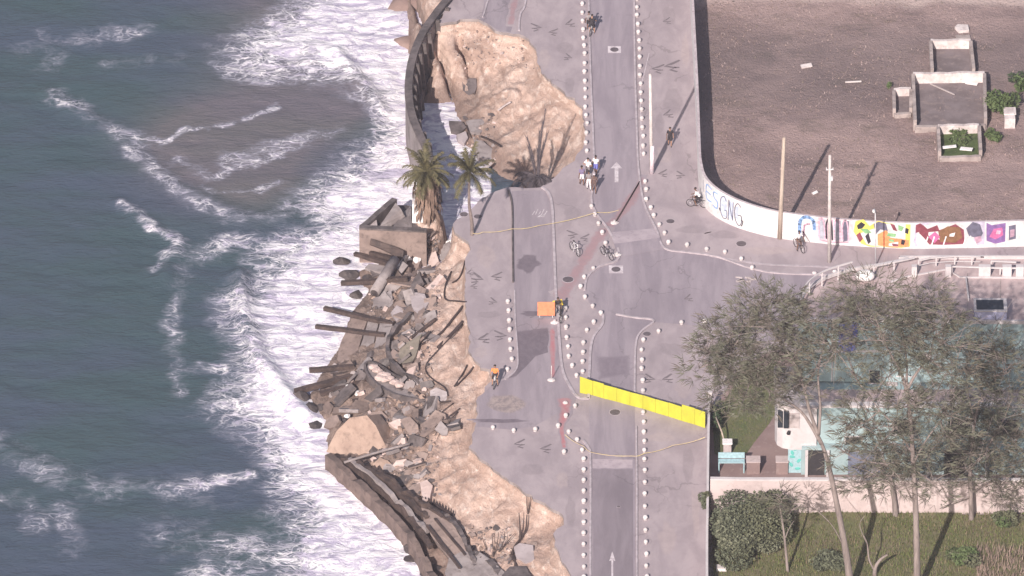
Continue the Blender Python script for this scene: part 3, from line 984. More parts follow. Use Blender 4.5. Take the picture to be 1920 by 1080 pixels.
# ------------------------------------------------------------------ empty lot, its wall and the writing on it
WALLB = [(1288, -420), (1292, -100), (1298, 48), (1306, 200), (1311, 330), (1313, 356), (1319, 380), (1331, 396), (1352, 411), (1382, 425), (1420, 437), (1462, 446), (1530, 454), (1600, 460), (1720, 465), (1920, 461), (2060, 458), (2600, 452)]
wall_w = smooth_path([W(*p) for p in WALLB], 8)
def lot_keep(X, Y):
    poly = [(p.x + 0.02, p.y + 0.02) for p in wall_w] + [(110, wall_w[-1].y), (110, wall_w[0].y)]
    return in_poly(X, Y, poly)
def lot_z(X, Y):
    return 0.05 + 0.28 * fbm(X * 0.35, Y * 0.35, 101, 3) + 0.12 * fbm(X * 1.7, Y * 1.7, 103, 3) - 0.12
def lot_material():
    t = Nt('dry_lot_soil')
    v = t.pos((1, 0.75, 1))
    n1 = t.noise(v, 0.11, 5, 0.6, 0.8)
    n2 = t.noise(t.pos((1, 1.5, 1)), 1.5, 6, 0.72, 1.0)
    n3 = t.noise(v, 5.5, 4, 0.7)
    col = t.mix(t.ramp(n1, 0.38, 0.62), (0.335, 0.238, 0.226), (0.250, 0.178, 0.172))
    col = t.mix(t.ramp(n2, 0.42, 0.27, 0, 0.7), col, (0.12, 0.086, 0.083))
    col = t.mix(t.ramp(n2, 0.58, 0.75, 0, 0.7), col, (0.40, 0.29, 0.275))
    col = t.mix(t.ramp(n3, 0.60, 0.74, 0, 0.6), col, (0.40, 0.30, 0.28))
    col = t.mix(t.ramp(n3, 0.36, 0.26, 0, 0.5), col, (0.12, 0.088, 0.082))
    n4 = t.noise(t.pos((0.6, 1.2, 1)), 0.45, 5, 0.6, 0.6)
    col = t.mix(t.ramp(n4, 0.54, 0.68, 0, 0.5), col, (0.15, 0.118, 0.10))
    col = t.mix(t.ramp(n4, 0.44, 0.32, 0, 0.45), col, (0.40, 0.285, 0.265))
    g = t.n('ShaderNodeNewGeometry')
    sx = t.n('ShaderNodeSeparateXYZ')
    t.l(g.outputs['Position'], sx.inputs[0])
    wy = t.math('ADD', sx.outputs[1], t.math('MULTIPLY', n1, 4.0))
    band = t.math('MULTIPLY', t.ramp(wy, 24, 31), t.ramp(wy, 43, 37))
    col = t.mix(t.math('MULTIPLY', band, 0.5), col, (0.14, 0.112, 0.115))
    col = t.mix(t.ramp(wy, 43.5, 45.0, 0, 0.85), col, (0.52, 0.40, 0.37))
    t.bump(t.math('ADD', n2, n3), 0.9, 0.15)
    return t.out(col, 0.95)
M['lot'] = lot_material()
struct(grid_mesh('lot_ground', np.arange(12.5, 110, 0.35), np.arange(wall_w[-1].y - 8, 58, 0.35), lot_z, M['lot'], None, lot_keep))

M['whitewall'] = mottled('white_wall', (0.66, 0.63, 0.64), (0.56, 0.52, 0.53), 0.5, (0.40, 0.35, 0.345), 2.2, 0.85, 0.2, 0.02, (1, 1, 1), 0.35, 0.65, 0.5)
M['walltop'] = mottled('wall_top', (0.52, 0.44, 0.46), (0.40, 0.33, 0.35), 1.5, (0.28, 0.22, 0.23), 5, 0.9, 0.2, 0.02)
hs = [float(np.interp(p.y, [6.0, 12.0], [2.4, 2.75])) for p in wall_w]
gw = MB().wall(wall_w, 0.2, hs, 0, 1)
lotwall = gw.build('lot_wall', [M['whitewall'], M['walltop']])
tag(lotwall, 'long white boundary wall with graffiti curving round the corner of the empty brown lot', 'wall')
# arc length frame of the street face
arc = [0.0]
for a, b in zip(wall_w[:-1], wall_w[1:]):
    arc.append(arc[-1] + (b - a).length)
def face(px, fz, off=0.012):
    """point on the street face of the wall under picture column px, at height fz"""
    best = None
    for i, (a, b) in enumerate(zip(wall_w[:-1], wall_w[1:])):
        xa, xb = to_px(a.x, a.y, 0)[0], to_px(b.x, b.y, 0)[0]
        if a.y > wall_w[36].y:
            continue
        if xa <= px <= xb:
            t_ = (px - xa) / max(1e-6, xb - xa)
            d = (b - a).normalized()
            nn = Vector((d.y, -d.x, 0))
            return a.lerp(b, t_) + nn * (0.106 + off * 1.8) + Vector((0, 0, max(0.06, (fz - 0.25) * 1.2 + 0.22)))
    return None
gm = {}
for nme, c in (('g_black', (0.035, 0.03, 0.04)), ('g_blue', (0.23, 0.36, 0.62)), ('g_pink', (0.62, 0.40, 0.50)), ('g_yellow', (0.72, 0.60, 0.13)), ('g_orange', (0.72, 0.27, 0.12)), ('g_green', (0.22, 0.40, 0.20)),
               ('g_maroon', (0.22, 0.055, 0.075)), ('g_brown', (0.22, 0.11, 0.06)), ('g_purple', (0.22, 0.12, 0.30)), ('g_white', (0.75, 0.72, 0.74)), ('g_slate', (0.13, 0.12, 0.17)), ('g_grey', (0.36, 0.36, 0.42)), ('g_mauve', (0.45, 0.28, 0.36)), ('g_magenta', (0.55, 0.14, 0.30)), ('g_pale', (0.46, 0.50, 0.62)), ('g_lav', (0.50, 0.44, 0.55)), ('g_rose', (0.60, 0.47, 0.50))):
    gm[nme] = flat('spray_' + nme[2:], c, 0.7, 0.18, 3)
def gpoly(pts, m, off, name='graffiti'):
    pp = []
    q = [(p[0], p[1]) for p in pts]
    for a, b in zip(q, q[1:] + q[:1]):
        n_ = max(1, int(abs(a[0] - b[0]) / 7))
        for k in range(n_):
            pp.append(face(a[0] + (b[0] - a[0]) * k / n_, a[1] + (b[1] - a[1]) * k / n_, off))
    pp = [p for p in pp if p is not None]
    flat2 = [Vector((to_px(p.x, p.y, 0)[0], p.z * 10, 0)) for p in pp]
    tris = tessellate_polygon([flat2])
    return MB().add(pp, [tuple(t_) for t_ in tris]).build(name, gm[m], lotwall)
def gstroke(pts, w, m, off, name='graffiti_line'):
    pts = [(p[0], p[1], 0) for p in pts]
    if len(pts) > 2:
        pts = smooth_path(pts, 5)
    mb = MB()
    pp = [face(p[0], p[1], off) for p in pts]
    pp = [p for p in pp if p is not None]
    for a, b in zip(pp[:-1], pp[1:]):
        if (b - a).length > 1e-4:
            mb.beam(a - (b - a).normalized() * w * 0.3, b + (b - a).normalized() * w * 0.3, 0.008, w)
    if mb.v:
        return mb.build(name, gm[m], lotwall)
# lettering by the corner: E S . G N G with a small mark after it
gstroke([(1336, 2.0), (1327, 2.0), (1327, 1.0), (1336, 1.0)], 0.11, 'g_blue', 0.012); gstroke([(1327, 1.5), (1334, 1.5)], 0.1, 'g_blue', 0.012)
gstroke([(1347, 1.95), (1340, 1.9), (1341, 1.5), (1347, 1.3), (1346, 0.8), (1339, 0.85)], 0.11, 'g_blue', 0.012)
gstroke([(1321, 2.0), (1322, 1.2)], 0.1, 'g_grey', 0.012)
gstroke([(1351, 0.95), (1352, 0.8)], 0.12, 'g_black', 0.012)
gpoly([(1353, 1.9), (1360, 2.1), (1364, 1.85), (1364, 0.5), (1356, 0.45), (1352, 1.0)], 'g_pale', 0.006)
gstroke([(1363, 1.75), (1359, 2.05), (1353, 1.7), (1353, 0.8), (1358, 0.35), (1364, 0.5), (1364, 1.0), (1360, 1.0)], 0.065, 'g_slate', 0.014)
gpoly([(1366, 0.5), (1367, 1.9), (1377, 1.9), (1376, 0.5)], 'g_pale', 0.006)
gstroke([(1367, 0.4), (1368, 1.95)], 0.075, 'g_slate', 0.014); gstroke([(1368, 1.9), (1375, 0.5)], 0.075, 'g_slate', 0.014); gstroke([(1375, 0.5), (1376, 1.9)], 0.07, 'g_slate', 0.014)
gstroke([(1390, 1.75), (1384, 1.95), (1379, 1.5), (1380, 0.7), (1386, 0.3), (1391, 0.5), (1391, 1.05), (1385, 1.05)], 0.075, 'g_slate', 0.014)
gstroke([(1391, 0.75), (1394, 0.7), (1393, 0.45), (1391, 0.3)], 0.07, 'g_black', 0.014)
gpoly([(1380, 1.6), (1386, 1.8), (1385, 0.7), (1380, 0.8)], 'g_pale', 0.006)
# pale blue letter
gstroke([(1500, 0.4), (1500, 1.6), (1510, 2.0), (1524, 1.8), (1527, 1.1)], 0.28, 'g_blue', 0.012)
gstroke([(1507, 0.5), (1508, 1.3), (1518, 1.5)], 0.16, 'g_mauve', 0.008)
# outlined block letters, grey and pink
gpoly([(1529, 1.6), (1534, 2.1), (1598, 2.1), (1600, 0.3), (1533, 0.2)], 'g_rose', 0.003)
for x0, c in ((1535, 'g_grey'), (1549, 'g_mauve'), (1564, 'g_grey'), (1579, 'g_slate')):
    gpoly([(x0, 1.9), (x0 + 12, 2.0), (x0 + 13, 0.5), (x0 + 2, 0.35)], c, 0.006)
    gstroke([(x0 + 1, 0.5), (x0, 1.6), (x0 + 5, 2.05), (x0 + 10, 1.6), (x0 + 12, 0.45)], 0.12, 'g_pink' if c != 'g_mauve' else 'g_black', 0.014)
gstroke([(1538, 0.35), (1560, 0.25), (1590, 0.35)], 0.1, 'g_mauve', 0.012)
# yellow, green and orange piece
gpoly([(1600, 1.2), (1603, 2.0), (1618, 2.2), (1630, 1.7), (1645, 2.15), (1665, 2.0), (1706, 1.95), (1706, 0.25), (1690, 0.1), (1655, 0.15), (1630, 0.1), (1615, 0.3)], 'g_yellow', 0.005)
gpoly([(1645, 1.1), (1662, 1.5), (1668, 0.9), (1704, 0.75), (1704, 0.2), (1672, 0.1), (1646, 0.25)], 'g_orange', 0.009)
for pts, c in (([(1606, 1.7), (1614, 2.0), (1622, 1.8), (1616, 1.5), (1608, 1.4)], 'g_black'), ([(1605, 0.95), (1612, 1.2), (1618, 0.7), (1612, 0.4)], 'g_maroon'), ([(1622, 0.9), (1628, 1.2), (1633, 0.5), (1628, 0.3)], 'g_black'),
               ([(1637, 1.9), (1646, 2.1), (1660, 2.0), (1664, 1.4), (1650, 1.5), (1642, 1.1)], 'g_slate'), ([(1668, 2.0), (1676, 1.9), (1682, 1.4), (1674, 1.5)], 'g_maroon'), ([(1683, 1.9), (1694, 1.75), (1690, 1.4), (1684, 1.5)], 'g_green'),
               ([(1697, 1.7), (1703, 1.6), (1702, 1.2), (1696, 1.3)], 'g_black'), ([(1666, 0.8), (1676, 0.75), (1676, 0.55), (1667, 0.6)], 'g_green'), ([(1690, 0.8), (1697, 0.7), (1695, 0.35), (1689, 0.4)], 'g_black'), ([(1664, 1.25), (1680, 1.2), (1678, 0.95), (1662, 1.0)], 'g_green'),
               ([(1612, 1.45), (1626, 1.5), (1634, 1.2), (1622, 1.1)], 'g_green'), ([(1672, 0.45), (1684, 0.4), (1684, 0.25), (1674, 0.25)], 'g_maroon')):
    gpoly(pts, c, 0.014)
# maroon piece with white spikes
gpoly([(1712, 0.6), (1716, 2.0), (1740, 2.1), (1845, 2.1), (1845, 0.3), (1760, 0.2), (1716, 0.25)], 'g_lav', 0.002)
gpoly([(1716, 1.9), (1724, 2.05), (1734, 1.75), (1726, 1.4), (1716, 1.3)], 'g_maroon', 0.004)
gpoly([(1740, 1.0), (1752, 1.4), (1762, 1.0), (1752, 0.5)], 'g_magenta', 0.013)
gpoly([(1722, 1.3), (1730, 1.9), (1738, 1.6), (1756, 1.9), (1760, 1.5), (1790, 1.95), (1806, 1.5), (1808, 0.4), (1770, 0.35), (1742, 0.4), (1732, 0.9)], 'g_maroon', 0.005)
gpoly([(1762, 0.6), (1758, 1.4), (1776, 1.8), (1798, 1.7), (1804, 0.9), (1790, 0.5)], 'g_brown', 0.010)
gpoly([(1780, 1.2), (1790, 1.3), (1788, 1.0), (1779, 1.0)], 'g_white', 0.015)
gpoly([(1810, 1.6), (1822, 2.1), (1836, 1.9), (1842, 1.2), (1834, 0.6), (1826, 0.9), (1816, 1.0)], 'g_slate', 0.010)
gpoly([(1826, 0.9), (1838, 1.0), (1840, 0.6), (1830, 0.4)], 'g_mauve', 0.014)
for x in (1734, 1746, 1768, 1806, 1814):
    gstroke([(x, 0.3), (x + 5, 1.0)], 0.1, 'g_white', 0.018)
# purple and magenta, then a small grey plate shape
gpoly([(1849, 0.6), (1848, 2.0), (1858, 1.8), (1884, 1.95), (1884, 0.5), (1866, 0.35)], 'g_purple', 0.006)
gpoly([(1854, 0.9), (1862, 1.5), (1878, 1.6), (1880, 1.0), (1866, 0.7)], 'g_magenta', 0.011)
gpoly([(1868, 1.4), (1876, 1.35), (1874, 1.1), (1866, 1.1)], 'g_pink', 0.015)
gpoly([(1891, 0.6), (1890, 1.7), (1903, 1.8), (1904, 0.7)], 'g_slate', 0.006)
gpoly([(1893, 0.8), (1893, 1.4), (1901, 1.45), (1901, 0.9)], 'g_mauve', 0.012)

# ------------------------------------------------------------------ ruins in the lot
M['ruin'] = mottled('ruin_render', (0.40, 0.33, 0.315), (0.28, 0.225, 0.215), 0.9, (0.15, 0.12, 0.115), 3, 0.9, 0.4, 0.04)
M['ruinlitpale'] = mottled('ruin_lit_pale', (0.66, 0.58, 0.57), (0.48, 0.40, 0.39), 1.0, (0.30, 0.24, 0.23), 3, 0.9, 0.3, 0.03)  # paler copy of ruin: sunlight on back walls painted in; also pale blocks
M['ruinfloor'] = mottled('ruin_floor', (0.20, 0.16, 0.165), (0.15, 0.118, 0.12), 0.8, (0.27, 0.21, 0.20), 2, 0.9, 0.3, 0.03)
M['weed'] = mottled('weeds', (0.085, 0.115, 0.042), (0.055, 0.075, 0.03), 1.0, (0.12, 0.13, 0.06), 3, 0.85, 0, 0)
def ruin(tl, tr, br, bl, h, label, floor='ruinfloor'):
    c = [W(p[0], p[1], h + 0.05) - Vector((0, 0, h)) for p in (tl, tr, br, bl)]
    mid = sum(c, Vector()) / 4
    t = empty('ruined_room', (mid.x, mid.y, 0.05), label, 'ruin')
    r = random.Random(int(tl[0]))
    names = ('back_wall', 'right_wall', 'front_wall', 'left_wall')
    for i in range(4):
        a, b = c[i], c[(i + 1) % 4]
        if i % 2:      # side walls butt against the front and back walls
            d = (b - a).normalized() * 0.16
            a, b = a + d, b - d
        seg = [a.lerp(b, k / 8) for k in range(9)]
        MB().wall([p - Vector((0, 0, 0.3)) for p in seg], 0.26 if i % 2 else 0.3, [0.3 + h * r.uniform(0.9, 1.0) * (0.55 if i == 2 else 1) for _ in seg]).build(names[i], M['ruinlitpale'] if i == 0 else M['ruin'], t)
    MB().sheet([p + Vector((0, 0, 0.19)) for p in c]).build('floor', M[floor], t)
    return t
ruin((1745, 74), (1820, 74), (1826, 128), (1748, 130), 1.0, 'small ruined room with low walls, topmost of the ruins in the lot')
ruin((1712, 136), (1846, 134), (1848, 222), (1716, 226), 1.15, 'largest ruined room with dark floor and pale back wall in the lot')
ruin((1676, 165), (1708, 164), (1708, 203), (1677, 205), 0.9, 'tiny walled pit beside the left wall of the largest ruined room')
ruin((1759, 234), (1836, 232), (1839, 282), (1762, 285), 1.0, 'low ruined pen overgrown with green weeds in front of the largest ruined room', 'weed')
tag(MB().box(W(1893, 228, 0.5), (0.85, 0.9, 1.1)).box(W(1893, 219, 0.55) + Vector((0, 0, 0.55)), (0.98, 1.0, 0.1)).build('masonry_block', M['ruinlitpale']), 'pale square masonry block standing alone beside the green bushes in the lot', 'block')
slab0 = [W(p[0], p[1], 0.35) for p in ((1790, 50), (1796, 45), (1815, 46), (1817, 56), (1798, 58))]
tag(MB().prism(slab0, (0, 0, -0.4)).build('pale_slab', M['ruinlitpale']), 'pale slab lying on the soil behind the topmost ruined room', 'slab')
slab1 = [W(p[0], p[1], 0.25) for p in ((1791, 66), (1818, 65), (1820, 72), (1794, 72))]
tag(MB().prism(slab1, (0, 0, -0.3)).build('pale_slab', M['ruin']), 'narrow grey slab lying just behind the topmost ruined room wall', 'slab')
def debris(px, py, L, ang, w, mat, label, name='plank', cat='plank', z=0.3):
    c = W(px, py, z)
    d = Vector((math.cos(ang), math.sin(ang), 0)) * L / 2
    tag(MB().beam(c - d, c + d + Vector((0, 0, 0.08)), w, 0.08).build(name, mat), label, cat)
debris(1767, 168, 2.6, -0.75, 0.09, M['paleconc'], 'thin pale pole lying across the floor of the largest ruined room')
debris(1822, 157, 1.0, -0.4, 0.35, M['whiteconc'], 'short white board lying at the right of the largest ruined room')
debris(1780, 276, 1.1, 0.1, 0.3, M['whiteconc'], 'white broken board at the left front of the weedy pen', z=0.6)
debris(1812, 280, 1.0, -0.3, 0.4, M['whiteconc'], 'white broken board at the right front of the weedy pen', z=0.6)
debris(1600, 154, 1.3, 0.0, 0.12, M['ruinlitpale'], 'pale plank lying on bare soil left of the ruins')
debris(1512, 124, 0.9, 0.2, 0.5, M['ruinlitpale'], 'pale flat fragment on the darker middle of the lot', 'fragment', 'fragment', 0.22)
debris(1528, 362, 0.45, 0.5, 0.25, M['whiteconc'], 'white scrap on the soil between the two street poles', 'scrap', 'scrap', 0.25)

def leafball(mb, c, r, n, size, rg, squash=0.8, mi=0, up=0.2):
    for _ in range(n):
        while True:
            p = Vector((rg.uniform(-1, 1), rg.uniform(-1, 1), rg.uniform(-1, 1)))
            if 0.1 < p.length < 1:
                break
        p = p * (p.length ** -0.35)
        q = Vector(c) + Vector((p.x * r[0], p.y * r[1], p.z * r[2]))
        a = Vector((rg.gauss(0, 1), rg.gauss(0, 1), rg.gauss(0, 0.6))).normalized()
        b = (a.cross(Vector((rg.gauss(0, 1), rg.gauss(0, 1), rg.gauss(0, 1)))) + Vector((0, 0, 0))).normalized()
        s_ = size * rg.uniform(0.6, 1.35)
        mb.add([q - a * s_, q + b * s_ * 0.45, q + a * s_, q - b * s_ * 0.45], [(0, 1, 2, 3)], mi)
def bush(c, r, n, size, mats, label, seed, stems=5, cat='bush', name='bush', lumps=7, twigmat=None):
    rg = random.Random(seed)
    t = empty(name, (c[0], c[1], c[2]), label, cat)
    mb = MB()
    for k in range(lumps):
        a = rg.uniform(0, 6.28)
        q = rg.uniform(0.0, 0.75)
        cc = (c[0] + math.cos(a) * r[0] * q, c[1] + math.sin(a) * r[1] * q, c[2] + r[2] * rg.uniform(0.45, 1.25))
        leafball(mb, cc, (r[0] * rg.uniform(0.35, 0.6), r[1] * rg.uniform(0.35, 0.6), r[2] * rg.uniform(0.4, 0.65)), n // lumps, size, rg, mi=rg.randrange(len(mats)))
    mb.build('foliage', mats, t)
    mb = MB()
    for k in range(stems):
        a = rg.uniform(0, 6.28)
        e = Vector(c) + Vector((math.cos(a) * r[0] * 0.5, math.sin(a) * r[1] * 0.5, r[2] * 1.1))
        mb.tube([Vector(c) - Vector((0, 0, 0.1)), Vector(c).lerp(e, 0.5) + Vector((rg.uniform(-.1, .1), rg.uniform(-.1, .1), 0.15)), e], [0.05, 0.035, 0.012], 5)
    mb.build('stem', M['bark'], t)
    return t
M['bark'] = mottled('bark', (0.235, 0.185, 0.175), (0.16, 0.125, 0.118), 1.2, (0.09, 0.07, 0.065), 5, 0.9, 0.5, 0.03)
M['leafA'] = mottled('leaf_green', (0.075, 0.105, 0.040), (0.105, 0.135, 0.058), 0.9, None, 4, 0.7, 0, 0)
M['leafB'] = mottled('leaf_dark', (0.042, 0.062, 0.034), (0.062, 0.085, 0.045), 0.9, None, 4, 0.7, 0, 0)
bush(W(1880, 205, 0.1), (1.3, 2.4, 0.8), 1300, 0.16, [M['leafA'], M['weed']], 'large green bush growing against the right wall of the largest ruined room', 11)
bush(W(1862, 262, 0.1), (0.8, 1.3, 0.5), 500, 0.14, [M['leafA'], M['weed']], 'low green bush right of the weedy ruined pen', 12)
bush(W(1798, 262, 0.3), (1.2, 1.4, 0.35), 800, 0.13, [M['weed'], M['leafA']], 'green weeds filling the small ruined pen', 13, cat='weeds', name='weed_clump')
bush(W(1908, 160, 0.1), (0.9, 1.6, 0.6), 500, 0.15, [M['leafB'], M['leafA']], 'dark bush at the right edge behind the masonry block', 14)
bush(W(1668, 165, 0.1), (0.3, 0.4, 0.35), 120, 0.10, [M['leafA']], 'tiny green shrub beside the tiny walled pit', 15, stems=2)

# dry grass and litter of the lot, far too many to count
rg = random.Random(5)
mb = MB()
cand = [W(rg.uniform(1305, 1960), rg.uniform(-20, 465), 0.1) for _ in range(15000)]
cX, cY = np.array([p.x for p in cand]), np.array([p.y for p in cand])
cK = lot_keep(cX - 0.25, cY - 0.25) & (vnoise(cX * 0.3, cY * 0.3, 9) > np.random.RandomState(1).uniform(0.1, 0.75, len(cX)))
cZ = lot_z(cX, cY)
for p, ok_, z in zip(cand, cK, cZ):
    if not ok_:
        continue
    z = float(z)
    a = rg.uniform(0, 6.28)
    L = rg.uniform(0.06, 0.24)
    e = Vector((math.cos(a) * L, math.sin(a) * L, rg.uniform(0.02, 0.16)))
    s_ = Vector((-math.sin(a), math.cos(a), 0)) * rg.uniform(0.025, 0.055)
    q = Vector((p.x, p.y, z))
    mb.add([q - s_, q + s_, q + e], [(0, 1, 2)], rg.choice((0, 0, 0, 1, 1, 1, 1, 1, 2, 3, 3)))
g = mb.build('dry_grass', [flat('straw', (0.34, 0.245, 0.225), 0.9), flat('dead_leaf', (0.19, 0.138, 0.125), 0.9), flat('pale_litter', (0.38, 0.29, 0.27), 0.9), flat('dull_green', (0.19, 0.15, 0.12), 0.9)])
tag(g, 'dry grass and dead leaves scattered over the brown lot', 'dry grass', kind='stuff')

# ------------------------------------------------------------------ ball bollards
M['ball'] = mottled('bollard_concrete', (0.58, 0.525, 0.535), (0.46, 0.41, 0.415), 1.3, (0.30, 0.25, 0.25), 6, 0.85, 0.2, 0.02)
mbb = MB()
mbb.ellipsoid((0, 0, 0.195), (0.18, 0.18, 0.185), 16, 10, zmin=-0.92)
mbb.tube([(0, 0, 0.0), (0, 0, 0.045)], [0.135, 0.12], 14)
ball0 = mbb.build('ball_bollard', M['ball'], None, True, origin=(0, 0, 0))
used_ball = [False]
def bollards(pts, label, group):
    for px, py in pts:
        if py > 1096 or py < -10:
            continue
        o = ball0 if not used_ball[0] else ball0.copy()
        if used_ball[0]:
            COL.objects.link(o)
        used_ball[0] = True
        p = W(px, py, 0.2)
        o.location = (p.x, p.y, 0.006)
        rr = random.Random(px * 7 + py)
        k = rr.uniform(0.93, 1.07)
        o.scale = (k, k, k)
        o.rotation_euler = (rr.uniform(-.08, .08), rr.uniform(-.08, .08), rr.uniform(0, 6))
        tag(o, label, 'bollard', group)
def z1(l): return [(720 + x / 3, y / 3) for x, y in l]
def z4(l): return [(1000 + x / 4, 340 + y / 4) for x, y in l]
def z8(l): return [(880 + x / 4, 540 + y / 4) for x, y in l]
def z7(l): return [(560 + x / 3, 740 + y / 3) for x, y in l]
bollards(z1([(1115, 18), (1115, 68), (1118, 115), (1120, 163), (1122, 210), (1127, 253), (1128, 298), (1128, 353), (1127, 400), (1130, 453), (1132, 497), (1132, 545), (1132, 598), (1137, 645), (1142, 690), (1138, 745), (1136, 800), (1140, 845), (1146, 905)]),
         'white ball bollard in the left kerb row of the upper road', 'ball bollards along the left side of the upper road')
bollards(z1([(1423, -8), (1422, 38), (1421, 83), (1428, 133), (1430, 178), (1436, 225), (1438, 272), (1438, 318), (1440, 370), (1440, 420), (1443, 467), (1445, 517), (1447, 565), (1450, 612), (1450, 663), (1453, 715), (1458, 762), (1458, 818), (1460, 862), (1468, 1018), (1473, 1060)]),
         'white ball bollard in the straight right kerb row of the upper road', 'ball bollards along the right side of the upper road')
bollards(z4([(845, 57), (847, 130), (882, 193), (903, 253), (943, 320), (983, 383), (1012, 453)]), 'white concrete ball bollard on the kerb curving past the right end of the speed hump', 'ball bollards round the speed hump bend')
bollards(z4([(1153, 472), (1300, 505), (1437, 525), (1560, 577), (1640, 643)]), 'white ball bollard in the widely spaced line from the hump towards the side street', 'ball bollards along the side street')
bollards(z4([(437, 183), (462, 243), (490, 312), (517, 380), (540, 460)]), 'white concrete ball bollard in the slanting line left of the speed hump, above the bicycles', 'ball bollards left of the speed hump')
bollards(z4([(450, 648), (382, 712), (352, 785), (387, 862), (445, 930), (507, 983)]) + z8([(933, 250), (882, 312), (855, 407), (852, 478), (848, 548), (850, 622)]), 'white ball bollard in the curving line between orange board and yellow hoarding', 'ball bollards on the right side of the median')
bollards(z8([(722, 148), (722, 218), (725, 290), (730, 367), (740, 435), (745, 507), (770, 578), (803, 650)]), 'white concrete ball bollard in the line along the cycle lane below the orange board', 'ball bollards on the left side of the median')
bollards(z8([(290, 97), (293, 165), (298, 240), (302, 308), (303, 383), (310, 455), (320, 530), (287, 605)]), 'white ball bollard in the short row between seaside promenade and cycle lane', 'ball bollards along the seaside promenade')
bollards(z8([(1592, 255), (1765, 245)]), 'white concrete ball bollard of the pair standing out in the side street near the tree', 'pair of bollards in the side street')
bollards(z8([(1305, 385), (1290, 460), (1295, 537), (1293, 600), (1300, 690), (1302, 768)]), 'white concrete ball bollard in the right kerb row just above the yellow hoarding', 'ball bollards above the yellow hoarding')
bollards(z8([(1420, 320)]), 'single white concrete ball bollard at the rounded corner of the right pavement', None)
bollards(z7([(1093, 182), (1210, 198), (1330, 193)]), 'white concrete ball bollard in the row of three across the end of the cycle lane', 'three bollards across the cycle lane')
bollards(z7([(1555, 60), (1503, 115), (1460, 172)]), 'white concrete ball bollard beside the broad red stain below the yellow hoarding', 'bollards beside the red stain')
bollards(z7([(1520, 205), (1567, 250), (1595, 308)]), 'white concrete ball bollard on the rounded kerb corner at the taped off road end', 'bollards on the rounded kerb corner')
bollards(z7([(1493, 320)]), 'white concrete ball bollard standing alone at the lower end of the red stain', None)
bollards(z7([(1603, 360), (1603, 420), (1603, 478), (1603, 538), (1603, 597), (1603, 655), (1603, 715), (1603, 777), (1603, 838), (1603, 900), (1605, 965), (1605, 1022)]), 'white concrete ball bollard in the straight left kerb row of the lower road', 'ball bollards along the left side of the lower road')
bollards(z8([(1303, 930), (1308, 1000), (1310, 1075)]) + [(1208, 826), (1208, 843), (1208, 860), (1209, 881), (1209, 903), (1209, 925), (1209, 948), (1210, 970), (1210, 993), (1211, 1015), (1212, 1038), (1212, 1060), (1213, 1080)],
         'white concrete ball bollard in the straight right kerb row of the lower road', 'ball bollards along the right side of the lower road')

# ------------------------------------------------------------------ manhole covers
M['iron'] = mottled('cast_iron', (0.10, 0.08, 0.09), (0.14, 0.115, 0.125), 4, None, 12, 0.6, 0.3, 0.01)
def manhole(px, py, r, label, frame=False):
    c = W(px, py, 0.012)
    t = empty('manhole_cover', (c.x, c.y, 0.012), label, 'manhole cover')
    mb = MB()
    mb.tube([c, c + Vector((0, 0, 0.012))], r, 24)
    mb.tube([c + Vector((0, 0, 0.0125)), c + Vector((0, 0, 0.018))], r * 0.6, 20)
    mb.build('lid', M['iron'], t)
    if frame:
        MB().box(c + Vector((0, 0, 0.002)), (r * 3.1, r * 3.1, 0.006)).build('frame', M['paint'], t)
    else:
        MB().tube([c + Vector((0, 0, -0.002)), c + Vector((0, 0, 0.008))], r * 1.14, 24).build('frame', M['kerb'], t)
manhole(1152, 93, 0.34, 'round manhole cover in a pale square frame on the upper road', True)
manhole(1155, 505, 0.36, 'round manhole cover in a pale square frame beside the leaning bicycle', True)
manhole(870, 402, 0.32, 'dark manhole cover left of the palm trunk shadow, nearer the sea')
manhole(896, 406, 0.32, 'dark manhole cover right of the slim palm trunk')
manhole(1257, 415, 0.32, 'manhole cover on the pavement right of the speed hump bend')
manhole(1390, 457, 0.40, 'manhole cover on the pavement below the plain white stretch of wall')
manhole(1065, 524, 0.42, 'wide faded manhole cover beside the red trail')
manhole(1153, 773, 0.40, 'worn manhole cover just below the yellow hoarding')
manhole(1213, 626, 0.30, 'manhole cover at the rounded corner of the right pavement')
manhole(1160, 950, 0.14, 'tiny drain cover on the dark lower road')
M['brownwall'] = mottled('brown_wall', (0.27, 0.20, 0.18), (0.19, 0.14, 0.128), 0.7, (0.10, 0.075, 0.068), 2.6, 0.85, 0.5, 0.05)
M['paleslab'] = mottled('pale_slab', (0.36, 0.305, 0.315), (0.30, 0.25, 0.258), 0.8, (0.22, 0.18, 0.18), 3, 0.9, 0.3, 0.03)
M['pinkslab'] = mottled('pink_slab', (0.56, 0.43, 0.40), (0.44, 0.33, 0.305), 1.0, (0.30, 0.22, 0.20), 3.5, 0.9, 0.4, 0.04)
M['olive'] = mottled('olive_slab', (0.22, 0.185, 0.155), (0.16, 0.135, 0.115), 0.8, (0.10, 0.085, 0.07), 3, 0.9, 0.4, 0.04)
M['tan'] = mottled('tan_block', (0.37, 0.262, 0.215), (0.29, 0.20, 0.165), 0.8, (0.17, 0.12, 0.10), 2.2, 0.9, 0.5, 0.05, (1, 0.6, 1))
M['darkwall'] = mottled('dark_wall', (0.185, 0.135, 0.122), (0.12, 0.088, 0.08), 0.9, (0.06, 0.045, 0.042), 3.0, 0.8, 0.6, 0.06)
M['cable'] = flat('black_cable', (0.05, 0.035, 0.035), 0.7)
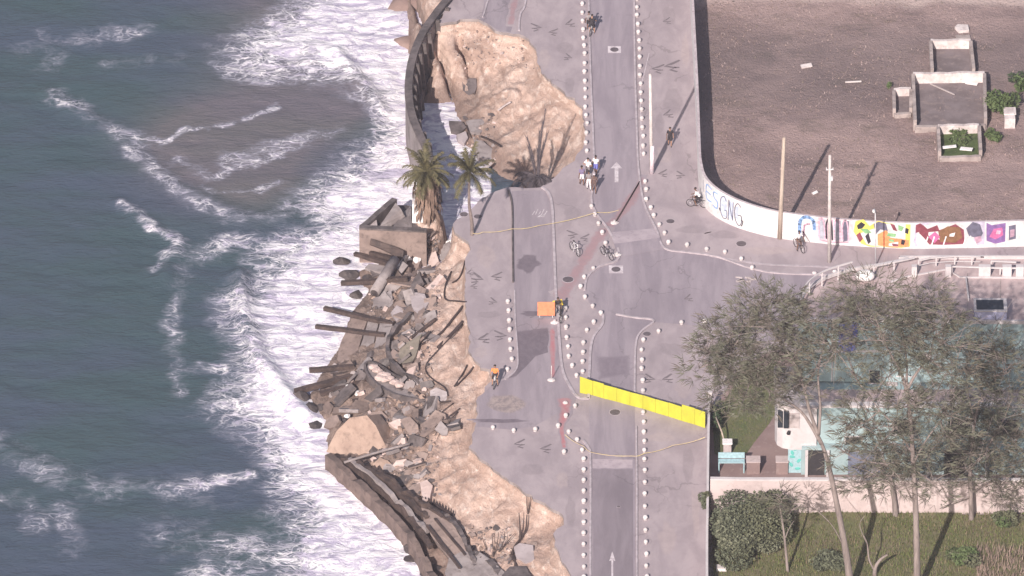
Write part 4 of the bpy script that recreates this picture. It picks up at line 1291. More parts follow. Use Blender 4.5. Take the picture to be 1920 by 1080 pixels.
# ------------------------------------------------------------------ wreckage on the bank
def slab(pts, label, mat='concrete', thick=0.35, lift=0.25, tilt=(0, 0), name='concrete_slab', cat='slab', zc=None, mats2=None, jag=0.06):
    cx = sum(p[0] for p in pts) / len(pts); cy = sum(p[1] for p in pts) / len(pts)
    if zc is None:
        c = WT(cx, cy, 0.0, True)
        c = c + Vector((0, 0, lift))
    else:
        c = W(cx, cy, zc)
    n = Vector((math.sin(R(tilt[0])), math.sin(R(tilt[1])), 1)).normalized()
    pp = [WP(p[0], p[1], c, n) for p in pts]
    r = random.Random(int(cx * 3 + cy))
    out = []
    for a, b in zip(pp, pp[1:] + pp[:1]):
        k_ = max(1, int((b - a).length / 0.6))
        for k in range(k_):
            q = a.lerp(b, k / k_)
            if k or True:
                q = q + Vector((r.uniform(-jag, jag), r.uniform(-jag, jag), r.uniform(-jag, jag) * 0.4))
            out.append(q)
    return tag(MB().prism(out, -n * thick).build(name, M[mat]), label, cat)
def pile(a, b, label, w=0.32, za=None, zb=None, mat='pile', h=None, name='concrete_pile', cat='beam', lift=0.35, rnd=False):
    A = W(*a, za) if za is not None else WT(*a, lift, True)
    B = W(*b, zb) if zb is not None else WT(*b, lift, True)
    mb = MB()
    if rnd:
        mb.tube(smooth_path([A, A.lerp(B, 0.5) + Vector((0, 0, 0.05)), B], 4), w / 2, 10)
    else:
        n_ = 5
        r = random.Random(int(a[0] + b[1]))
        pts = [A.lerp(B, k / n_) + Vector((0, 0, r.uniform(-0.03, 0.03) if 0 < k < n_ else 0)) for k in range(n_ + 1)]
        for p, q in zip(pts[:-1], pts[1:]):
            mb.beam(p, q, w, h or w * 0.9)
    return tag(mb.build(name, M[mat], None, rnd), label, cat)

# corner of the sea wall with its tilted platform, upper left of the wreckage
t = empty('seawall_corner', W(740, 460, -3), 'broken right-angled corner of the seawall with hollow top, left of the thatched palm', 'seawall')
zt = -0.9
c0, c1, c2 = W(674, 428, zt), W(800, 434, zt), W(740, 372, zt)
dn = Vector((0, 0, -(zt - SEA_Z) - 0.8))
def vwall(a, b, th, top, bot, name, mat, par):
    n_ = 8
    pts = [a.lerp(b, k / n_) for k in range(n_ + 1)]
    r = random.Random(int(a.x * 10))
    base = [Vector((p.x, p.y, bot)) for p in pts]
    return MB().wall(base, th, [top - bot + r.uniform(-0.06, 0.04) for _ in base]).build(name, mat, par)
vwall(c0, c1, 0.4, zt, SEA_Z - 0.8, 'front_wall', M['brownwall'], t)
sidea = c0.lerp(c2, 0.06)
vwall(sidea, c2, 0.45, zt + 0.02, SEA_Z - 0.8, 'side_wall', M['wetconc'], t)
MB().sheet([W(690, 428, zt - 0.9), W(795, 432, zt - 0.9), W(812, 400, zt - 0.9), W(765, 385, zt - 0.9), W(740, 384, zt - 0.9)]).build('floor', M['wetconc'], t)
MB().prism([W(712, 424, zt - 0.35), W(742, 380, zt + 0.15), W(752, 392, zt + 0.1), W(757, 402, zt - 0.2), W(722, 426, zt - 0.6)], (0.12, 0, -0.2)).build('tilted_slab', M['concrete'], t)
MB().prism([W(688, 426, zt - 0.3), W(706, 412, zt - 0.25), W(708, 426, zt - 0.35)], (0, 0, -0.2)).build('ledge', M['paleconc'], t)
MB().beam(c0 + Vector((0, 0, 0.1)), c1 + Vector((0, 0, 0.1)), 0.5, 0.14).build('coping', M['wetconc'], t)
slab([(757, 398), (770, 385), (772, 425), (735, 428)], 'dark grey slab leaning inside the broken seawall corner beside the thatched palm', 'concrete', 0.3, 0, (25, 0), zc=-1.5)
slab([(695, 447), (705, 449), (758, 470), (756, 484), (742, 480), (694, 458)], 'broad dark plank stuck to the front of the broken seawall corner', 'pile', 0.25, 0, (0, -70), 'plank', 'plank', zc=-2.0)
pile((665, 476), (731, 496), 'dark beam jutting left from the foot of the broken seawall corner', 0.33, -2.9, -2.6)
pile((694, 474), (740, 486), 'short brown beam just above the beam jutting from the seawall corner', 0.3, -2.7, -2.4)
# piles pointing out to sea
pile((640, 531), (765, 522), 'long dark pile lying level towards the surf, below the seawall corner', 0.36, -3.1, -2.0)
pile((608, 578), (738, 608), 'upper of the two long dark piles pointing out into the foam at mid bank', 0.34, -2.8, -2.3)
pile((592, 612), (722, 628), 'lower of the two long dark piles pointing out into the foam at mid bank', 0.32, -3.0, -2.4)
pile((580, 694), (665, 687), 'thick dark pile at the top of the fan of fallen piles', 0.36, -3.2, -2.8)
pile((552, 735), (680, 700), 'long curved dark pile ending at the boulder in the fan of fallen piles', 0.42, -3.5, -2.7)
pile((600, 738), (692, 714), 'third dark pile down in the fan of fallen piles', 0.36, -3.3, -2.7)
pile((636, 742), (713, 726), 'fourth dark pile down in the fan of fallen piles', 0.34, -3.2, -2.6)
pile((661, 753), (741, 737), 'lowest dark pile in the fan of fallen piles', 0.34, -3.0, -2.5)
pile((645, 867), (768, 832), 'slender grey pole propped across the wreckage from the sandstone coloured block', 0.20, -2.2, -1.6, 'concrete', None, 'grey_pole', 'pole', rnd=True)
# drain pipe
t = empty('drain_pipe', W(720, 520, -2.4), 'thick grey concrete drain pipe slanting down beside the white rocks', 'pipe')
A, B = W(702, 549, -2.7), W(741, 487, -1.9)
MB().tube([A, A.lerp(B, 0.5), B], 0.42, 16).build('pipe_body', M['concrete'], t, True)
MB().tube([A + (A - B).normalized() * 0.004, A + (A - B).normalized() * 0.03], [0.3, 0.29], 14).build('pipe_mouth', M['rock'], t)  # dark disc paints the shaded hollow of the pipe
# big pale and dark slabs
slab([(768, 554), (779, 548), (795, 551), (803, 568), (794, 584), (786, 590), (775, 581)], 'large flat light grey slab resting in the middle of the rubble', 'paleslab', 0.3, 0.5, (-10, -8))
slab([(733, 587), (745, 573), (753, 578), (757, 592), (742, 601)], 'small light grey slab between the pipe and the two long piles', 'paleslab', 0.3, 0.4, (-12, -10))
slab([(797, 543), (825, 513), (831, 518), (803, 555)], 'narrow pale pink slab standing on edge against the sandy bank', 'pinkslab', 0.5, 0.5, (-30, -15))
slab([(716, 554), (734, 543), (738, 568), (721, 593), (701, 578), (699, 559)], 'brownish grey slab at the lower mouth of the drain pipe', 'concrete', 0.4, 0.4, (-8, -10))
slab([(767, 540), (786, 507), (792, 527), (775, 552)], 'dark upright slab left of the narrow pale pink slab', 'wetconc', 0.3, 0.6, (-35, -10))
slab([(747, 662), (755, 645), (790, 625), (780, 665), (767, 687), (752, 680)], 'olive grey slab behind the dark curved wall', 'olive', 0.3, 0.5, (-10, -15))
slab([(826, 462), (842, 452), (848, 472), (838, 492), (825, 486)], 'brown slab just under the pavement corner below the slim palm', 'concrete', 0.35, 0.4, (-20, -10))
slab([(752, 500), (762, 470), (792, 462), (786, 500), (770, 520)], 'dark brown slab leaning on the upper rubble below the white block', 'brownwall', 0.4, 0.5, (-22, -12))
slab([(800, 480), (815, 468), (822, 488), (806, 505)], 'small tan slab in the upper rubble near the pavement edge', 'pinkslab', 0.3, 0.4, (-20, -20))
# leaning revetment panels in the wash
slab([(662, 592), (690, 594), (676, 640), (662, 690), (627, 692), (638, 645)], 'left panel of the brown revetment sloping into the foam', 'brownwall', 0.3, 0, (-18, -6), 'revetment_panel', 'panel', zc=-3.45, jag=0.03)
slab([(692, 595), (712, 597), (704, 625), (690, 690), (665, 691), (680, 635)], 'middle panel of the brown revetment, crossed by the lower long pile', 'concrete', 0.3, 0, (-18, -6), 'revetment_panel', 'panel', zc=-3.1, jag=0.03)
slab([(714, 598), (737, 602), (722, 650), (706, 690), (693, 690), (704, 640)], 'right panel of the brown revetment, beside the dark curved wall', 'concrete', 0.3, 0, (-18, -6), 'revetment_panel', 'panel', zc=-2.7, jag=0.03)
# curved wall standing in shade, and the overturned length of parapet in front of it
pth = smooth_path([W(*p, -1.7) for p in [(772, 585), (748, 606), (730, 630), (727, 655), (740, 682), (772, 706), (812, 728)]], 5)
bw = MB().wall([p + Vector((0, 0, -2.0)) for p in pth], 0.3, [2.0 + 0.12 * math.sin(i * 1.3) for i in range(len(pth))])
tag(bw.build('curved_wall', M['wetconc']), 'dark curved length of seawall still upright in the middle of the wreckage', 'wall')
t = empty('parapet_trough', W(760, 715, -2.0), 'long overturned trough of parapet holding pale pink rubble, lying below the dark curved wall', 'parapet')
rim = smooth_path([W(*p, -1.9) for p in [(684, 682), (692, 677), (712, 684), (735, 700), (765, 712), (800, 728), (834, 742), (832, 752), (800, 750), (765, 744), (735, 736), (705, 718), (688, 698), (684, 682)]], 4)
MB().wall([p + Vector((0, 0, -0.7)) for p in rim], 0.16, 0.72).build('rim', M['wetconc'], t)
ins = [p.lerp(sum(rim, Vector()) / len(rim), 0.05) for p in rim[:-1]]
MB().prism([p + Vector((0, 0, -0.18)) for p in ins], (0, 0, -0.5)).build('floor', M['concrete'], t)
r9 = random.Random(9)
mb = MB()
for p_ in [(700, 688), (707, 694), (716, 702), (724, 703), (731, 709), (712, 708), (722, 711), (740, 716), (748, 721)]:
    mb.ellipsoid(W(p_[0], p_[1], -1.85), (0.42, 0.35, 0.18), 9, 6, 0, 0.16, r9)
mb.build('pink_rubble', M['pinkslab'], t)
slab([(805, 733), (818, 727), (838, 735), (836, 752), (822, 757), (808, 750)], 'pale grey slab at the right end of the overturned parapet trough', 'paleconc', 0.3, 0.5, (-8, -10))
# big sandstone coloured block
t = empty('tilted_block', W(670, 830, -3.5), 'huge tan block of broken promenade tilted up at the tip of the fallen seawall', 'block')
fp = [(611, 848), (631, 808), (656, 783), (688, 779), (704, 797), (724, 838), (716, 846), (660, 862), (640, 852)]
cc = W(665, 822, -2.6)
nn = Vector((-0.28, -0.80, 0.55)).normalized()
ff = densify([WP(p[0], p[1], cc, nn) for p in fp] + [WP(fp[0][0], fp[0][1], cc, nn)], 0.9, 0.03, random.Random(2))[:-1]
MB().prism(ff, Vector((0.9, 1.7, -1.0))).build('block_body', M['tan'], t)
# fallen length of seawall running to the lower edge: several long members side by side
def longwall(pts, w, h, z0, z1, mat, label, name='fallen_seawall', cat='seawall', seed=1):
    pp = smooth_path([W(p[0], p[1], z0 + (z1 - z0) * i / (len(pts) - 1)) for i, p in enumerate(pts)], 5)
    r = random.Random(seed)
    pp = densify(pp, 0.5, 0.0, r)
    pp = [p + Vector((r.uniform(-.07, .07), r.uniform(-.07, .07), 0)) for p in pp]
    hh = [max(0.15, h + r.uniform(-0.16, 0.08) - (0.35 if r.random() < 0.12 else 0)) for _ in pp]
    return tag(MB().wall([p + Vector((0, 0, -h)) for p in pp], w, hh).build(name, M[mat]), label, cat)
longwall([(616, 850), (648, 880), (690, 918), (735, 960), (768, 1000), (795, 1045), (820, 1090), (850, 1150)], 0.55, 1.6, -2.6, -2.5, 'darkwall', 'outermost dark brown length of fallen seawall against the foam, running to the lower edge', seed=1)
longwall([(640, 852), (668, 874), (705, 906), (748, 945), (782, 985), (808, 1020)], 0.32, 0.5, -2.3, -2.2, 'pile', 'dark first beam behind the outermost length of fallen seawall', 'fallen_beam', 'beam', 2)
longwall([(656, 858), (690, 885), (735, 925), (768, 955), (800, 990)], 0.3, 0.5, -2.1, -2.0, 'concrete', 'grey second beam behind the outermost length of fallen seawall', 'fallen_beam', 'beam', 3)
longwall([(672, 862), (705, 884), (745, 915), (785, 950), (800, 968)], 0.34, 0.6, -2.0, -1.8, 'pile', 'dark third beam, innermost of the beams behind the fallen seawall', 'fallen_beam', 'beam', 4)
longwall([(700, 872), (735, 897), (772, 925), (800, 945), (846, 976)], 0.28, 0.5, -1.9, -1.5, 'pile', 'black broken beam along the foot of the lower sand bank', 'fallen_beam', 'beam', 5)
slab([(790, 952), (822, 962), (850, 985), (868, 1015), (880, 1042), (862, 1060), (840, 1045), (812, 1010), (795, 980)], 'broad brown shell of fallen wall curving beside the lower sand bank', 'brownwall', 0.4, 0, (-18, -10), zc=-2.0)
longwall([(836, 965), (862, 992), (880, 1030), (892, 1052)], 0.3, 0.9, -1.5, -1.6, 'wetconc', 'dark curved rim above the broad brown shell of fallen wall', 'wall_rim', 'wall', 6)
slab([(842, 1046), (868, 1034), (898, 1034), (925, 1052), (948, 1075), (962, 1110), (850, 1110), (835, 1075)], 'big grey slab at the lower edge in front of the dead roots', 'concrete', 0.6, 0, (-10, -6), zc=-2.0)
longwall([(888, 1034), (905, 1040), (925, 1058), (945, 1082), (960, 1110)], 0.5, 0.9, -1.7, -1.7, 'wetconc', 'dark slab edge behind the big grey slab at the lower edge', 'wall_rim', 'wall', 7)
slab([(940, 1078), (955, 1062), (985, 1060), (1000, 1090), (950, 1100)], 'dark bluish slab at the very bottom under the dead roots', 'wetconc', 0.4, 0.4, (0, 0))
pile((800, 985), (862, 1065), 'long brown splinter lying on the broad brown shell', 0.18, -1.75, -1.85, 'pile')
pile((815, 972), (872, 1040), 'dark splinter beside the long brown splinter on the shell', 0.14, -1.7, -1.8, 'pile')
slab([(788, 905), (800, 900), (812, 910), (806, 935), (794, 940)], 'pale pink block at the upper left foot of the lower sand bank', 'pinkslab', 0.4, 0.4, (-10, -10))
slab([(962, 1025), (975, 1018), (1000, 1022), (1002, 1050), (985, 1056), (968, 1045)], 'lavender grey slab right of the dead roots', 'paleslab', 0.3, 0.35, (-5, -10))
# white painted block behind the thatched palm, and the bank's pale rocks
t = empty('white_block', W(788, 412, -1.6), 'white painted block with a broken corner standing in front of the thatched palm', 'block')
MB().prism([W(773, 418, -1.6) , W(803, 420, -1.6), W(804, 404, -1.2), W(800, 396, -0.9), W(790, 393, -0.85), W(773, 394, -0.75)][::-1], (0, 0.35, 0.1)).build('face', M['whiteconc'], t)
MB().box(W(788, 388, -0.6) + Vector((0, 0.3, 0.02)), (1.28, 0.6, 0.42)).build('cap', M['whiteconc'], t)
def rock(px, py, r, label, mat='rock', z=None, seed=0, name='boulder', cat='boulder', sq=0.7, lift=0.1):
    rg_ = random.Random(seed + int(px))
    c = W(px, py, z) if z is not None else WT(px, py, lift, True)
    bm = bmesh.new()
    bmesh.ops.create_icosphere(bm, subdivisions=2, radius=1)
    o_ = Vector((rg_.uniform(0, 50), rg_.uniform(0, 50), 0))
    sx, sy = rg_.uniform(0.8, 1.25), rg_.uniform(0.8, 1.25)
    vs = []
    for v in bm.verts:
        p = v.co.copy()
        # planes cut into the ball give it facets
        for k in range(7):
            d = Vector((math.sin(k * 2.4 + seed), math.cos(k * 1.7 + seed * 2), math.sin(k * 3.1 + 1))).normalized()
            q = p.dot(d)
            if q > 0.72:
                p -= d * (q - 0.72)
        p *= 1 + 0.16 * mnoise.noise(p * 1.6 + o_)
        vs.append(c + Vector((p.x * sx, p.y * sy, p.z * sq)) * r)
    fs = [tuple(v.index for v in f.verts) for f in bm.faces]
    bm.free()
    return tag(MB().add(vs, fs).build(name, M[mat]), label, cat)
rock(746, 508, 0.42, 'white rock lowest of the white rocks beside the drain pipe', 'whiteconc', seed=1, name='white_rock', cat='rock', lift=0.6)
rock(764, 493, 0.62, 'biggest white rock in the middle of the rubble beside the drain pipe', 'whiteconc', seed=2, name='white_rock', cat='rock', lift=0.6)
rock(782, 499, 0.35, 'white rock rightmost of the white rocks beside the drain pipe', 'whiteconc', seed=3, name='white_rock', cat='rock', lift=0.6)
rock(770, 481, 0.33, 'white rock topmost of the white rocks beside the drain pipe', 'whiteconc', seed=4, name='white_rock', cat='rock', lift=0.7)
rock(845, 461, 0.45, 'white rock high on the bank under the pavement corner', 'whiteconc', seed=5, name='white_rock', cat='rock', lift=0.3)
rock(806, 455, 0.42, 'pale pink rock right of the broken seawall corner', 'pinkslab', seed=6, name='pink_rock', cat='rock', lift=0.3)
rock(562, 744, 0.85, 'large dark boulder at the seaward tip of the fan of fallen piles', 'rock', -3.7, 1)
rock(583, 768, 0.75, 'dark boulder below the large boulder at the tip of the fan of piles', 'rock', -3.8, 2)
rock(604, 764, 0.5, 'slim dark boulder beside the fan of piles, nearer the bank', 'rock', -3.8, 3)
rock(632, 768, 0.7, 'dark boulder in the foam under the lowest fallen pile', 'rock', -3.7, 4)
rock(590, 797, 0.6, 'low dark rock awash in foam left of the huge tan block', 'rock', -3.95, 5, sq=0.4)
rock(648, 790, 0.45, 'dark rock against the upper tip of the huge tan block', 'rock', -3.5, 6)
rock(560, 770, 0.35, 'small dark rock at the outer edge of the foam near the piles', 'rock', -3.9, 7)
rock(774, 1028, 0.75, 'dark boulder with two smaller ones in the foam by the fallen seawall', 'rock', -3.8, 8)
rock(790, 1042, 0.5, 'dark rock touching the fallen seawall in the lower foam', 'rock', -3.85, 9)
rock(768, 1048, 0.45, 'flat dark rock just below the dark boulder in the lower foam', 'rock', -3.95, 10, sq=0.4)
rock(818, 1066, 0.6, 'flat wet block in the foam close to the lower edge', 'rock', -3.85, 11, sq=0.4)
rock(798, 1076, 0.4, 'small wet rock at the lower edge in the foam', 'rock', -3.9, 12, sq=0.5)
rock(640, 490, 0.6, 'rounded dark boulder in the foam left of the seawall corner', 'rock', -3.8, 13)
rock(655, 515, 0.8, 'low dark boulder awash beside the level dark pile', 'rock', -3.9, 14, sq=0.5)
rock(668, 553, 0.7, 'small rock awash between the level pile and the two long piles', 'rock', -4.0, 15, sq=0.4)
rock(690, 525, 0.55, 'dark rock under the level dark pile near the drain pipe', 'rock', None, 16)
rock(655, 727, 0.4, 'white wet stone among the fallen piles, upper', 'whiteconc', -2.9, 17, 'white_rock', 'rock')
rock(672, 738, 0.35, 'white wet stone among the fallen piles, lower', 'whiteconc', -2.85, 18, 'white_rock', 'rock')
rock(651, 780, 0.28, 'little white stone near the tip of the huge tan block', 'whiteconc', -3.0, 19, 'white_rock', 'rock')
# in the upper hole
slab([(866, 152), (884, 146), (894, 147), (895, 163), (890, 172), (878, 178), (868, 170)], 'dark squarish boulder slab half buried in the sand of the upper hole', 'wetconc', 0.7, 0.3, (-5, -20))
slab([(842, 227), (866, 227), (874, 238), (862, 250), (845, 246)], 'brown slab at the water in the upper hole', 'wetconc', 0.5, 0.45, (0, -10))
slab([(855, 252), (872, 245), (877, 258), (872, 268), (858, 262)], 'pale block at the water in the upper hole', 'paleslab', 0.4, 0.5, (0, -15))
slab([(872, 226), (905, 222), (912, 240), (900, 250), (880, 246)], 'flat grey slab on the sand right of the water in the upper hole', 'concrete', 0.3, 0.3, (0, -8))
slab([(888, 262), (905, 264), (935, 286), (920, 298), (895, 296)], 'large grey slab sinking in the upper hole behind the slim palm', 'concrete', 0.4, 0.35, (0, -8))
pile((934, 212), (958, 196), 'pale pipe sticking out of the sand in the upper hole', 0.16, None, None, 'paleconc', None, 'pale_pipe', 'pipe', 0.25, True)
pile((903, 268), (938, 287), 'dark root lying on the grey slab in the upper hole', 0.14, None, None, 'pile', None, 'dead_root', 'root', 0.6, True)
pile((875, 248), (880, 270), 'short dark stick upright by the water of the upper hole', 0.12, None, None, 'pile', None, 'stick', 'stick', 0.6, True)
pile((900, 325), (922, 305), 'pale plank at the waters edge behind the slim palm', 0.22, -3.5, -2.9, 'paleconc', 0.1, 'plank', 'plank')
# bare steel and cables hanging from the broken edge
def cable(pts, w, label, mat='cable', lift=0.12, name='cable', cat='cable', last=None):
    pp = [WT(p[0], p[1], lift) for p in pts]
    if last is not None:
        pp[-1] = W(pts[-1][0], pts[-1][1], last)
    return tag(MB().tube(smooth_path(pp, 5), w / 2, 7).build(name, M[mat], None, True), label, cat)
cable([(846, 512), (836, 535), (833, 556), (838, 565), (855, 567), (874, 566)], 0.13, 'dark pipe bent round a square of sand at the pavement edge', last=0.03)
cable([(872, 492), (868, 508), (860, 525), (848, 533)], 0.13, 'short dark cable hanging down beside the bent dark pipe')
cable([(868, 577), (850, 600), (824, 630), (785, 652)], 0.2, 'upper dark rail slanting down the sandy middle bank')
cable([(868, 606), (848, 628), (821, 655)], 0.24, 'thick dark rail just below the upper slanting rail')
cable([(868, 612), (840, 640), (806, 676), (798, 692), (802, 705), (815, 717), (834, 730), (840, 745)], 0.1, 'thin long cable looping from the bank to the parapet trough')
cable([(876, 688), (868, 703), (852, 727)], 0.14, 'left prong of a pair of dark rods stuck in the bank below the cable')
cable([(888, 691), (874, 708), (856, 726)], 0.14, 'right prong of a pair of dark rods stuck in the bank below the cable')
cable([(780, 735), (800, 750), (822, 756), (845, 755)], 0.14, 'black cable along the underside of the parapet trough')
cable([(817, 605), (800, 618), (783, 632), (770, 640)], 0.26, 'dark timber rail lying in the rubble right of the curved wall', 'pile', 0.3, 'rail', 'rail')
# dead roots near the lower edge
def roots(label, paths, name='dead_branch', cat='dead branch', lift=0.2):
    mb = MB()
    for pts, w in paths:
        pp = [WT(p[0], p[1], lift) + Vector((0, 0, p[2] if len(p) > 2 else 0)) for p in pts]
        pp = smooth_path(pp, 4)
        mb.tube(pp, [w * (1 - 0.7 * i / (len(pp) - 1)) for i in range(len(pp))], 6)
    return tag(mb.build(name, M['pile'], None, True), label, cat)
roots('tall dark dead branch curving up the sand near the lower edge', [([(966, 1075), (965, 1050), (958, 1045)], .1), ([(958, 1050), (965, 1030), (978, 1012), (986, 1000, .2), (988, 978, .4)], .13), ([(975, 1015), (975, 1000, .4), (973, 985, .9)], .09), ([(958, 1046), (966, 1060), (972, 1080)], .12)])
roots('thin bare twigs at the left of the tall dead branch', [([(925, 1048), (924, 1030, .2), (922, 1015, .5)], .05), ([(925, 1045), (932, 1030, .2), (935, 1012, .5)], .05), ([(935, 1040), (945, 1025, .3), (946, 1012, .5)], .05), ([(915, 1040), (908, 1028, .2), (905, 1020, .4)], .045), ([(940, 1035), (955, 1020, .2), (965, 1012, .3)], .05)])
roots('small forked dark twig stuck upright in the pale sand', [([(990, 968), (988, 958, .3), (987, 950, .7)], .06), ([(990, 966), (993, 957, .3), (995, 950, .7)], .06)])
roots('tangle of thin roots hanging under the middle pavement edge', [([(858, 778), (845, 792), (838, 810)], .06), ([(862, 770), (842, 785), (826, 800), (815, 822)], .06), ([(850, 760), (830, 775), (815, 790)], .05), ([(840, 800), (826, 815), (818, 832)], .05)])
# toothed black strip of torn membrane at the foot of the lower bank
mb = MB()
mp = smooth_path([WT(*p, 0.35) for p in [(790, 950), (805, 953), (822, 960), (838, 970), (850, 977)]], 6)
for i in range(len(mp) - 1):
    u = Vector((0, 0, 0.55 if i % 2 else 0.25))
    mb.add([mp[i], mp[i + 1], mp[i + 1] + u * 0.8, mp[i] + u, mp[i] + Vector((0, .05, 0)), mp[i + 1] + Vector((0, .05, 0)), mp[i + 1] + u * 0.8 + Vector((0, .05, 0)), mp[i] + u + Vector((0, .05, 0))],
           [(0, 1, 2, 3), (7, 6, 5, 4), (3, 2, 6, 7), (0, 3, 7, 4), (1, 5, 6, 2)])
tag(mb.build('torn_membrane', M['cable']), 'black toothed strip of torn membrane at the foot of the lower sand bank', 'membrane')

# countless small stones of the slide
rg = random.Random(12)
mb = MB()
zones = [((690, 825), (445, 600), 600), ((740, 810), (590, 760), 260), ((690, 825), (750, 930), 560), ((870, 960), (990, 1075), 160), ((850, 1010), (60, 130), 130), ((845, 930), (215, 300), 110)]
for (xa, xb), (ya, yb), n_ in zones:
    for _ in range(n_):
        px, py = rg.uniform(xa, xb), rg.uniform(ya, yb)
        q = WT(px, py, 0.02)
        if in_poly(np.array([q.x]), np.array([q.y]), LAND)[0] or q.z < SEA_Z:
            continue
        s_ = rg.choice((0.05, 0.07, 0.09, 0.12, 0.2)) * rg.uniform(0.7, 1.2) * (0.6 if ya == 60 else 1)
        rt = Matrix.Rotation(rg.uniform(0, 6), 3, 'Z') @ Matrix.Rotation(rg.uniform(-.6, .6), 3, 'X') @ Matrix.Rotation(rg.uniform(-.6, .6), 3, 'Y')
        hx, hy, hz = s_ * rg.uniform(0.7, 1.5), s_ * rg.uniform(.6, 1.1), s_ * rg.uniform(0.35, .8)
        vs = [q + rt @ Vector((x * hx * rg.uniform(.6, 1), y * hy * rg.uniform(.6, 1), z * hz)) for x in (-1, 1) for y in (-1, 1) for z in (-1, 1)]
        mb.add(vs, [(0, 1, 3, 2), (4, 6, 7, 5), (0, 4, 5, 1), (2, 3, 7, 6), (0, 2, 6, 4), (1, 5, 7, 3)], rg.choice((0, 1, 1, 1, 2, 3, 4, 4, 4)))
tag(mb.build('rubble', [M['concrete'], M['brownwall'], M['pinkslab'], M['tan'], M['wetconc']]), 'small broken stones and concrete crumbs strewn over the slipped bank', 'rubble', kind='stuff')

# larger chunks that can be counted
rg = random.Random(77)
CH = 'brown broken chunk among the many loose chunks heaped over the slipped bank'
chunk_mats = ['brownwall', 'concrete', 'wetconc', 'tan', 'pinkslab', 'brownwall', 'wetconc']
n_ = 0
while n_ < 120:
    zx = rg.choice((((700, 820), (470, 600)), ((690, 800), (770, 900)), ((745, 805), (600, 760)), ((620, 760), (640, 800)), ((705, 800), (860, 950))))
    px, py = rg.uniform(*zx[0]), rg.uniform(*zx[1])
    q = WT(px, py, 0.08)
    if in_poly(np.array([q.x]), np.array([q.y]), LAND)[0] or q.z < SEA_Z - 0.1:
        continue
    s_ = rg.uniform(0.25, 0.75)
    pts = []
    m_ = rg.randint(4, 7)
    a0 = rg.uniform(0, 6)
    for k in range(m_):
        a = a0 + 6.283 * k / m_ + rg.uniform(-.25, .25)
        pts.append((math.cos(a) * s_ * rg.uniform(.7, 1.2), math.sin(a) * s_ * rg.uniform(.5, 1.0)))
    rt = Matrix.Rotation(rg.uniform(-.9, .3), 3, 'Y') @ Matrix.Rotation(rg.uniform(-.5, .9), 3, 'X')
    th = rg.uniform(0.12, 0.35)
    top = [q + rt @ Vector((x, y, th * 0.6)) for x, y in pts]
    tag(MB().prism(top, rt @ Vector((0, 0, -th))).build('concrete_chunk', M[rg.choice(chunk_mats)]), CH, 'chunk', 'loose chunks on the slipped bank')
    n_ += 1

# broken paving slabs tipped over the slope, large enough to tell apart from the crumbs
SL = 'tilted slab of broken promenade among the jumble of slabs on the middle bank'
slab_mats = ['concrete', 'wetconc', 'brownwall', 'darkwall', 'concrete', 'brownwall', 'darkwall', 'wetconc']
n_ = 0
while n_ < 75:
    zx = rg.choice((((690, 815), (450, 600)), ((700, 815), (450, 600)), ((655, 790), (765, 880)), ((735, 800), (600, 700)), ((600, 700), (690, 790)), ((800, 860), (740, 820))))
    px, py = rg.uniform(*zx[0]), rg.uniform(*zx[1])
    q = WT(px, py, 0.15)
    if in_poly(np.array([q.x]), np.array([q.y]), LAND)[0] or q.z < SEA_Z - 0.1:
        continue
    if 612 < px < 735 and 775 < py < 862:
        continue
    lx, ly = rg.uniform(0.7, 2.2), rg.uniform(0.4, 1.15)
    pts = [(-lx, -ly), (lx * rg.uniform(.5, 1), -ly * rg.uniform(.6, 1)), (lx, ly * rg.uniform(.2, 1)), (lx * rg.uniform(-.3, .6), ly), (-lx * rg.uniform(.6, 1), ly * rg.uniform(.4, 1))]
    rt = Matrix.Rotation(rg.uniform(0, 6.28), 3, 'Z')
    tl = Matrix.Rotation(rg.uniform(-0.95, 0.1), 3, 'Y') @ Matrix.Rotation(rg.uniform(-0.5, 0.8), 3, 'X')
    th = rg.uniform(0.12, 0.3)
    top = [q + tl @ (rt @ Vector((x * .62, y * .62, th * 0.5))) for x, y in pts]
    tag(MB().prism(top, tl @ Vector((0, 0, -th))).build('broken_slab', M[rg.choice(slab_mats)]), SL, 'slab', 'slabs jumbled on the middle bank')
    n_ += 1
